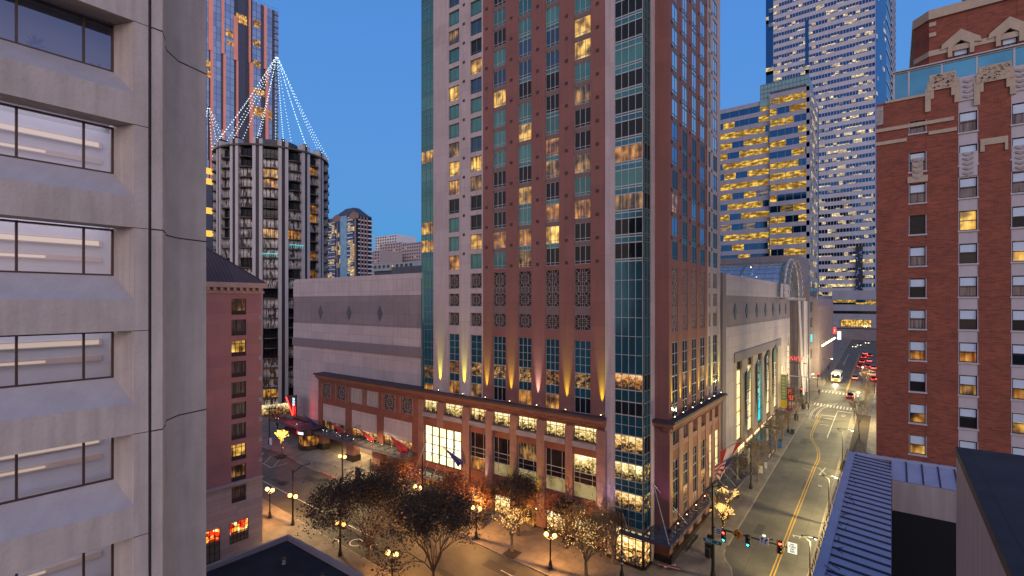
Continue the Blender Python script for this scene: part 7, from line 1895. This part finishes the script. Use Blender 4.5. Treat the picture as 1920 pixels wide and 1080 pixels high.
for px, py, lb in ((1013, 998, 'slatted bench before the podium between two planters'), (1047, 1016, 'slatted bench near the golden tree')):
    X0, Y0 = onG(px, py - 4); gg = gz(X0, Y0) + SWH; t_ = thing('bench', (X0, Y0, gg), lb, 'bench')
    MB().box(X0 - .9, X0 + .9, Y0 - .25, Y0 + .2, gg + .42, gg + .48).build('seat', 'bark', t_); MB().box(X0 - .9, X0 + .9, Y0 + .22, Y0 + .27, gg + .55, gg + .95).build('backrest', 'bark', t_)
    for s in (-.8, .8): MB().box(X0 + s - .04, X0 + s + .04, Y0 - .22, Y0 + .24, gg, gg + .415).build('leg', 'pole_black', t_)
# tree pits
tp_ = MB()
for p in ((527, 857), (960, 1040)):
    X0, Y0 = onG(*p); sheet(tp_, X0 - .9, X0 + .9, Y0 - .9, Y0 + .9, SWH + .012)
tp_.build('tree_pit_soil', 'soil', kind='structure')
bed = MB(); sheet(bed, KX1 + .9, KX1 + 3.6, 90, 148, SWH + .01); bed.build('planting_strip', 'soil', kind='structure')
# ================================================================= trees
def tree(label, px, py, h, spread, fork=.25, lv=5, seed=1, leaf=None, nleaf=4000, ls=.2, lights=None, nl=300, bark='bark', stems=6, xy=None, name='street_tree', group=None, r0=.17, lr=.055, fill=.5, lift=0.0, droop=0):
    rr = random.Random(seed); X0, Y0 = xy or onG(px, py); g = gz(X0, Y0) + .1
    t_ = thing(name, (X0, Y0, g), label, 'tree', group)
    segs = []; tips = []
    def grow(p, d, L, r, k):
        n = 3; q = p
        for i in range(n):
            d2 = (d + Vector((rr.gauss(0, .10), rr.gauss(0, .10), rr.gauss(0, .06) + .03))).normalized()
            e = q + d2 * L / n; segs.append((q, e, r * (1 - .25 * i / n), r * (1 - .25 * (i + 1) / n), k)); q = e; d = d2
            if k >= lv - 2: tips.append((q, k))
        if k >= lv: tips.append((q, k)); return
        nb = 3 if k < 3 else 2 + (rr.random() < .5)
        for j in range(nb):
            a = rr.uniform(0, 6.283); s = rr.uniform(.3, .62)
            pv = d.cross(Vector((math.cos(a), math.sin(a), .3))).normalized()
            nd_ = (d * (1 - s * .45) + pv * s + Vector((0, 0, .10 - droop * k))).normalized()
            grow(q, nd_, L * rr.uniform(.62, .84), r * .6, k + 1)
    base = Vector((X0, Y0, g)); top = base + Vector((rr.uniform(-.1, .1), rr.uniform(-.1, .1), h * fork))
    segs.append((base, top, r0 * 1.25, r0, 0))
    for i in range(stems):
        a = 6.283 * i / stems + rr.uniform(-.3, .3); out = rr.uniform(.3, 1.0) * spread / h * .95
        grow(top, Vector((math.cos(a) * out, math.sin(a) * out, 1)).normalized(), h * .27, r0 * .55, 1)
    # normalise the crown into the wanted size
    zs = max(e.z for _, e, _, _, _ in segs) - g; xs_ = max(math.hypot(e.x - X0, e.y - Y0) for _, e, _, _, _ in segs)
    kz, kx_ = h * .97 / zs, spread / xs_
    tf = lambda p: Vector((X0 + (p.x - X0) * (1 + (kx_ - 1) * min(1, max(0, (p.z - g) / (h * fork) - 1))), Y0 + (p.y - Y0) * (1 + (kx_ - 1) * min(1, max(0, (p.z - g) / (h * fork) - 1))), g + (p.z - g) * kz))
    br_ = MB(); tk = MB()
    for a, b, ra, rb_, k in segs:
        (tk if k <= 1 else br_).tube(tf(a), tf(b), max(.014, ra), max(.012, rb_), 6 if k < 2 else (4 if k < 4 else 3), cap=False)
    tk.build('trunk', bark, t_, smooth=True); br_.build('branches', bark, t_)
    T = [tf(p) for p, k in tips]
    if leaf:
        lf = MB(); 
        for i in range(nleaf):
            c = rr.choice(T); sp_ = fill * (1 if rr.random() < .8 else 1.8); p = c + Vector((rr.gauss(0, sp_), rr.gauss(0, sp_), rr.gauss(0, sp_ * .7) + lift)); s = ls * rr.uniform(.6, 1.25)
            u_ = Vector((rr.gauss(0, 1), rr.gauss(0, 1), rr.gauss(0, .6))).normalized(); v_ = u_.cross(Vector((rr.gauss(0, 1), rr.gauss(0, 1), rr.gauss(0, 1)))).normalized()
            lf.add([p - u_ * s * .5, p + v_ * s * .28, p + u_ * s * .5, p - v_ * s * .28], [(0, 1, 2, 3)])
        lf.build('crown', leaf, t_)
    if lights:
        lb_ = MB(); S_ = [s for s in segs if s[4] <= 4]
        for i in range(nl):
            a, b, ra, _, k = rr.choice(S_); p = tf(a.lerp(b, rr.random())); d = Vector((rr.gauss(0, 1), rr.gauss(0, 1), rr.gauss(0, 1))).normalized(); lb_.octa(p + d * (ra + .05), lr)
        lb_.build('fairy_lights', lights, t_)
    return t_
G1 = 'large dark leaved street trees'
tree('big dark leaved tree left of the two at the bottom, many thin forking stems', 691, 1049, 10.4, 7.6, .13, 5, 5, 'leaf_dark', 19000, .26, stems=11, fill=.52, r0=.13, group=G1)
tree('biggest dark leaved tree, cut by the bottom edge, widest crown', 812, 1108, 11.8, 7.8, .16, 5, 12, 'leaf_dark', 17500, .26, stems=11, fill=.46, r0=.15, group=G1)
tree('dark crowned tree on the far pavement against the podium', 972, 1006, 8.2, 4.6, .3, 5, 8, 'leaf_dark', 6000, .26, fill=.42, r0=.16, group=G1)
tree('smaller dark tree leaning behind the golden tree', 1062, 1030, 6.0, 3.0, .35, 4, 18, 'leaf_dark', 2800, .26, fill=.4, group=G1)
G2 = 'street trees wound with fairy lights'
tree('small tree wound with white fairy lights on trunk and limbs', 960, 1036, 5.4, 2.6, .38, 4, 3, 'leaf_rust', 700, .2, 'bulb_warm', 520, 'bark_pale', 5, group=G2, lr=.05, fill=.4)
tree('golden tree with wide fine twigs and fairy lights on its lower stems', 1099, 1082, 8.0, 5.4, .22, 5, 9, 'leaf_olive', 5600, .2, 'bulb_warm', 430, 'bark_pale', 7, group=G2, lr=.05, fill=.5)
tree('russet fine twigged tree in front of the corner shop', 1150, 1060, 6.6, 3.4, .3, 5, 14, 'leaf_rust', 1900, .17, stems=6, bark='bark_pale', fill=.45)
tree('rust coloured tree behind the big left tree, below the entrance canopy', 742, 950, 7.0, 4.2, .3, 5, 22, 'leaf_rust', 4200, .24, stems=6, bark='bark', fill=.5)
tree('rust coloured tree behind the biggest tree, below the hall window', 846, 985, 7.2, 4.4, .3, 5, 23, 'leaf_rust', 4200, .24, stems=6, fill=.5)
tree('red brown thin tree right of the hall canopy', 905, 992, 6.4, 3.4, .3, 5, 26, 'leaf_rust', 2400, .22, stems=6, fill=.5)
tree('little tree glowing yellow with fairy lights on the left pavement', 529, 852, 4.7, 1.9, .35, 4, 31, None, 0, .2, 'bulb_yellow', 620, 'bark_pale', 6, group=G2, lr=.075)
tree('bare brown tree behind the yellow fairy light tree', 520, 815, 6.6, 3.6, .3, 5, 33, 'leaf_rust', 900, .22, stems=6)
tree('fairy light tree on the street side pavement, nearer the signal pole', 1356, 1008, 4.6, 1.7, .3, 4, 41, None, 0, .2, 'bulb_warm', 560, 'bark', 5, group=G2, lr=.06)
tree('fairy light tree on the street side pavement, behind the nearer one', 1366, 975, 5.0, 1.7, .3, 4, 42, None, 0, .2, 'bulb_warm', 520, 'bark', 5, group=G2, lr=.06)
G3 = 'bare winter trees along the long street'
for px, py, h, s, lb, sd in ((1422, 905, 7.5, 3.3, 'bare tree with yellowish twigs beside the street sign board', 51), (1455, 848, 7.0, 3.2, 'bare tree by the blue newspaper box', 52), (1468, 826, 6.5, 3.0, 'bare tree just below the olive pennant', 53), (1493, 790, 6.5, 2.8, 'bare tree behind the dark litter bin', 54),
                             (1611, 815, 8.5, 3.2, 'tall bare tree on the right pavement beside the brick hotel', 55), (1622, 775, 8.0, 3.0, 'second bare tree on the right pavement, farther up', 56), (1628, 740, 8.0, 3.0, 'farthest bare tree on the right pavement near the red light', 57)):
    tree(lb, px, py, h, s, .3, 5, sd, 'leaf_olive', 350, .16, stems=6, bark='bark_pale', group=G3, r0=.12)
tree('bare tree against the tower side behind the fairy light trees', 1384, 935, 7, 3.0, .3, 5, 58, 'leaf_olive', 500, .16, stems=6, bark='bark', r0=.12, group=G3)
# ================================================================= vehicles
def car(X0, Y0, rz, body, label, lights=True, group='cars waiting in the street', tail=True):
    g = gz(X0, Y0) + .01; t_ = thing('car', (X0, Y0, g), label, 'car', group); t_.rotation_euler = (0, 0, 0)
    c, s = math.cos(rz), math.sin(rz)
    def Q(x, y, z): return (X0 + x * c - y * s, Y0 + x * s + y * c, g + z)
    def loft(mb, secs, m=0):
        n = len(secs[0]); o = len(mb.v); 
        for sec in secs: mb.v += [Q(*p) for p in sec]
        for i in range(len(secs) - 1):
            for j in range(n): mb.f.append((o + i * n + j, o + i * n + (j + 1) % n, o + (i + 1) * n + (j + 1) % n, o + (i + 1) * n + j)); mb.m.append(m)
        mb.f.append(tuple(o + j for j in range(n))[::-1]); mb.m.append(m); k = o + (len(secs) - 1) * n; mb.f.append(tuple(k + j for j in range(n))); mb.m.append(m)
    sec = lambda y, w, z0, z1: [(-w, y, z0), (w, y, z0), (w, y, (z0 + z1) / 2 + .1), (w * .86, y, z1), (-w * .86, y, z1), (-w, y, (z0 + z1) / 2 + .1)]
    mb = MB(); loft(mb, [sec(-2.25, .78, .35, .75), sec(-2.1, .86, .25, .86), sec(-1.2, .9, .22, .92), sec(1.0, .9, .22, .90), sec(1.9, .86, .25, .78), sec(2.2, .74, .35, .66)]); mb.build('body', body, t_)
    mb = MB(); cab = lambda y, w, w2, z1: [(-w, y, .9), (w, y, .9), (w2, y, z1), (-w2, y, z1)]
    loft(mb, [cab(-1.9, .74, .7, .94), cab(-1.2, .8, .62, 1.42), cab(.2, .8, .62, 1.44), cab(1.05, .76, .7, .95)]); cb_ = mb.build('cabin', 'glass_dark', t_)
    mb = MB(); mb.hexa([Q(-.6, -1.15, 1.42), Q(.6, -1.15, 1.42), Q(.6, .15, 1.44), Q(-.6, .15, 1.44), Q(-.56, -1.05, 1.48), Q(.56, -1.05, 1.48), Q(.56, .05, 1.49), Q(-.56, .05, 1.49)]); mb.build('roof', body, t_)
    for x in (-.84, .84):
        for y in (-1.35, 1.4): MB().tube(Q(x - .1, y, .32), Q(x + .1, y, .32), .32, n=12).build('wheel', 'tyre', t_)
    for x in (-.62, .62):
        mb = MB().hexa([Q(x - .17, -2.3, .6), Q(x + .17, -2.3, .6), Q(x + .17, -2.2, .6), Q(x - .17, -2.2, .6), Q(x - .17, -2.28, .78), Q(x + .17, -2.28, .78), Q(x + .17, -2.18, .78), Q(x - .17, -2.18, .78)]); mb.build('tail_light', 'red_tail', t_)
        mb = MB().hexa([Q(x - .15, 2.15, .55), Q(x + .15, 2.15, .55), Q(x + .15, 2.24, .55), Q(x - .15, 2.24, .55), Q(x - .15, 2.13, .7), Q(x + .15, 2.13, .7), Q(x + .15, 2.22, .7), Q(x - .15, 2.22, .7)]); mb.build('headlight', 'head_light', t_)
    lamp('POINT', 'tail_glow', Q(0, -2.7, .6), 25, (1, .05, .02), .1, par=t_)
    return t_
CARS = [(1594, 748, 'car_dark', 'dark car alone on the near side of the far crossing'), (1603, 713, 'car_silver', 'silver car just beyond the far crossing, ahead of the dark one'),
        (1612, 691, 'car_dark', 'last car of the queue in the left lane, dark'), (1616, 682, 'car_red', 'red car second from the end of the left queue'), (1619, 673.5, 'car_dark', 'dark car third from the end of the left queue'), (1622, 666, 'car_silver', 'silver car fourth in the left queue, farthest seen'),
        (1627, 691, 'car_dark', 'dark car at the end of the middle queue'), (1630, 680, 'car_silver', 'silver car in the middle queue ahead of the dark one'), (1631, 670, 'car_dark', 'farthest dark car of the middle queue'),
        (1636, 706, 'car_white', 'white parked car along the right kerb before the queue'), (1638, 694, 'car_silver', 'silver parked car along the right kerb, second'), (1639, 716, 'car_red', 'red tinted car nearest the red light at the right kerb')]
for px, py, mt, lb in CARS:
    X0, Y0 = onG(px, py); car(X0, Y0 + 2, 0, mt, lb)
for px, py, mt, lb in ((1603, 652, 'car_white', 'white car with bright headlights turning at the far end of the street'), (1612, 649, 'car_silver', 'silver car with headlights, behind the white turning car'), (1627, 645, 'car_white', 'pale car with headlights at the far right end')):
    X0, Y0 = onG(px, py); car(X0, Y0, R(175), mt, lb, group='oncoming cars at the far end')
# shuttle bus coming down the left lane
X0, Y0 = onG(1567, 718); Y0 += 0; g = gz(X0, Y0) + .02
bs2 = thing('shuttle_bus', (X0, Y0 + 4, g), 'white shuttle bus with an orange front and lit headlights in the left lane', 'bus')
mb = MB(); L, W_ = 9.5, 1.25
mb.hexa([(X0 - W_, Y0, g + .4), (X0 + W_, Y0, g + .4), (X0 + W_, Y0 + L, g + .4), (X0 - W_, Y0 + L, g + .4), (X0 - W_ * .96, Y0 + .25, g + 3.0), (X0 + W_ * .96, Y0 + .25, g + 3.0), (X0 + W_ * .96, Y0 + L, g + 3.0), (X0 - W_ * .96, Y0 + L, g + 3.0)]); mb.build('body', 'car_white', bs2)
MB().box(X0 - .9, X0 + .9, Y0 + 1, Y0 + L - 1, g + 3.0, g + 3.25).build('roof_unit', 'car_white', bs2)
MB().hexa([(X0 - 1.1, Y0 + .06, g + 1.5), (X0 + 1.1, Y0 + .06, g + 1.5), (X0 + 1.1, Y0 + .16, g + 1.5), (X0 - 1.1, Y0 + .16, g + 1.5), (X0 - 1.08, Y0 + .18, g + 2.55), (X0 + 1.08, Y0 + .18, g + 2.55), (X0 + 1.08, Y0 + .3, g + 2.55), (X0 - 1.08, Y0 + .3, g + 2.55)]).build('windscreen', 'glass_dark', bs2)
MB().box(X0 - 1.22, X0 + 1.22, Y0 - .06, Y0 + .02, g + .5, g + 1.3).build('orange_front', 'sign_orange', bs2)
for s in (-.85, .85): MB().box(X0 + s - .2, X0 + s + .2, Y0 - .1, Y0 - .06, g + .7, g + 1.0).build('headlight', 'head_light', bs2)
for s in (-1, 1):
    for q in range(5): MB().box(X0 + s * 1.24, X0 + s * 1.265, Y0 + 1.2 + q * 1.6, Y0 + 2.5 + q * 1.6, g + 1.5, g + 2.5).build('side_window', 'glass_dark', bs2)
    for yy in (1.8, 7.4): MB().tube((X0 + s * 1.0, Y0 + yy, g + .45), (X0 + s * 1.27, Y0 + yy, g + .45), .45, n=12).build('wheel', 'tyre', bs2)
MB().box(X0 - .6, X0 + .6, Y0 + .1, Y0 + .2, g + 2.65, g + 2.9).build('destination_display', 'amber_sign', bs2)
lamp('SPOT', 'headlight_beam', (X0, Y0 - .4, g + .8), 900, (1, .85, .6), .2, (X0, Y0 - 14, g - .4), 70, .6, bs2)
# ================================================================= pedestrians
def person_mesh():
    J = dict(pel=(0, 0, .95, .15, .11), wst=(0, 0, 1.12, .13, .10), ch=(0, .01, 1.32, .17, .12), nk=(0, .01, 1.48, .06, .06), hd=(0, .03, 1.56, .075, .08), hd2=(0, .04, 1.66, .10, .11), hd3=(0, .03, 1.75, .07, .08),
             sl=(-.19, 0, 1.42, .07, .07), sr=(.19, 0, 1.42, .07, .07), el=(-.25, -.06, 1.16, .05, .05), er=(.25, .06, 1.16, .05, .05), wl=(-.25, -.02, .93, .035, .035), wr=(.25, .16, .95, .035, .035), hl=(-.25, .02, .83, .045, .03), hr=(.25, .21, .86, .045, .03),
             pl=(-.09, 0, .90, .10, .10), pr=(.09, 0, .90, .10, .10), kl=(-.1, .14, .50, .065, .065), kr=(.1, -.08, .50, .065, .065), al=(-.1, .16, .09, .045, .045), ar=(.1, -.30, .12, .045, .045), tl=(-.1, .30, .04, .045, .035), tr=(.1, -.18, .04, .045, .035))
    E_ = 'pel-wst wst-ch ch-nk nk-hd hd-hd2 hd2-hd3 ch-sl ch-sr sl-el sr-er el-wl er-wr wl-hl wr-hr pel-pl pel-pr pl-kl pr-kr kl-al kr-ar al-tl ar-tr'.split()
    ks = list(J); me = bpy.data.meshes.new('p'); me.from_pydata([J[k][:3] for k in ks], [tuple(ks.index(q) for q in e.split('-')) for e in E_], [])
    o = bpy.data.objects.new('p', me); COL.objects.link(o); md = o.modifiers.new('s', 'SKIN'); 
    for i, k in enumerate(ks): me.skin_vertices[0].data[i].radius = J[k][3:]
    me.skin_vertices[0].data[0].use_root = True
    o.modifiers.new('u', 'SUBSURF').levels = 2
    dg = bpy.context.evaluated_depsgraph_get(); dg.update(); out = bpy.data.meshes.new_from_object(o.evaluated_get(dg)); bpy.data.objects.remove(o)
    return out
try: PM = person_mesh()
except Exception as ex: PM = None; print('person', ex)
def person(px, py, coat, label, rz=0, h=1.0, xy=None):
    X0, Y0 = xy or onG(px, py); g = gz(X0, Y0) + SWH; me = PM.copy(); me.materials.clear()
    for m_ in (coat, 'trousers', 'skin'): me.materials.append(MATS[m_])
    for p in me.polygons:
        c = p.center; p.material_index = 2 if (c.z > 1.5 or (abs(c.x) > .2 and c.z < .92)) else (1 if c.z < .86 else 0)
    o = bpy.data.objects.new('person', me); COL.objects.link(o); o.location = (X0, Y0, g); o.rotation_euler = (0, 0, rz); o.scale = (h, h, h); ORG[o.name] = Vector((0, 0, 0)); tag(o, label, 'person', 'people on the pavements')
    me.polygons.foreach_set('use_smooth', [True] * len(me.polygons))
    mb = MB(); prof = [(.112, 1.60), (.122, 1.68), (.112, 1.76), (.07, 1.82), (.02, 1.845)]; mb.lathe((0, .015, 0), prof, 10); hm = mb.build('hair', 'hair_dark'); hm.parent = o
    return o
if PM:
    person(1553, 696, 'coat_dark', 'person in a dark coat walking on the left pavement beside the bus', R(20))
    person(1556, 693, 'coat_mid', 'person in a brown coat close behind the dark coated walker', R(10))
    person(1536, 742, 'coat_dark', 'person in dark clothes waiting at the far crossing by the red light', R(190))
    person(1516, 770, 'coat_mid', 'person in a brown coat standing at the near end of the crosswalk', R(150))
    person(1549, 716, 'coat_dark', 'person in dark clothes strolling farther from the crossing, left pavement', R(0))
    person(720, 905, 'coat_dark', 'person in dark clothes standing by the driveway in front of the canopy', R(90))
# ---- wear of the road: patches, manholes, joints
m, t, b = newmat('asphalt_patch'); b.inputs['Base Color'].default_value = (.062, .056, .047, 1); b.inputs['Roughness'].default_value = .7
m, t, b = newmat('oil_stain'); b.inputs['Base Color'].default_value = (.045, .04, .034, 1); b.inputs['Roughness'].default_value = .45
rr = random.Random(77); pt = MB()
for i in range(9):
    X0 = rr.uniform(KX0 + 1, KX1 - 3); Y0 = rr.uniform(66, 145); w_, l_ = rr.uniform(.8, 1.6), rr.uniform(1.2, 4.5); sheet(pt, X0, X0 + w_, Y0, Y0 + l_, .004)
for i in range(9):
    X0 = rr.uniform(-85, -30); Y0 = rr.uniform(NK + 1, FK - 3); sheet(pt, X0, X0 + rr.uniform(1.5, 5), Y0, Y0 + rr.uniform(.8, 1.6), .004)
for y in (84, 97, 120, 137): sheet(pt, KX0 + .2, KX1 - .2, y, y + .07, .0045)
for x in (-13.8, -9.2): sheet(pt, x, x + .05, 62, 150, .0042)
for y in (39.6, 43.9): sheet(pt, -120, -22, y, y + .05, .0042)
for x in (-35, -46, -58, -70, -83): sheet(pt, x, x + .06, NK + .2, FK - .2, .0045)
pt.build('road_patches', 'asphalt_patch', kind='structure')
for i, (X0, Y0, lb) in enumerate(((-12.6, 72, 'round manhole cover in the road just beyond the signal arm'), (-9.4, 100, 'round manhole cover right of the yellow line near the blue roof corner'), (-13.4, 118, 'round manhole cover in the left lane near the bend of the yellow line'), (-44, 42.5, 'round manhole cover in the cross street under the golden tree'), (-66, 40.2, 'round manhole cover in the cross street by the tall lamp pole'))):
    g = gz(X0, Y0); MB().lathe((X0, Y0, g), [(.38, 0), (.38, .012), (.33, .014), (.33, .008)], 16).build('manhole_cover', 'joint_dark', label=lb, cat='manhole cover')
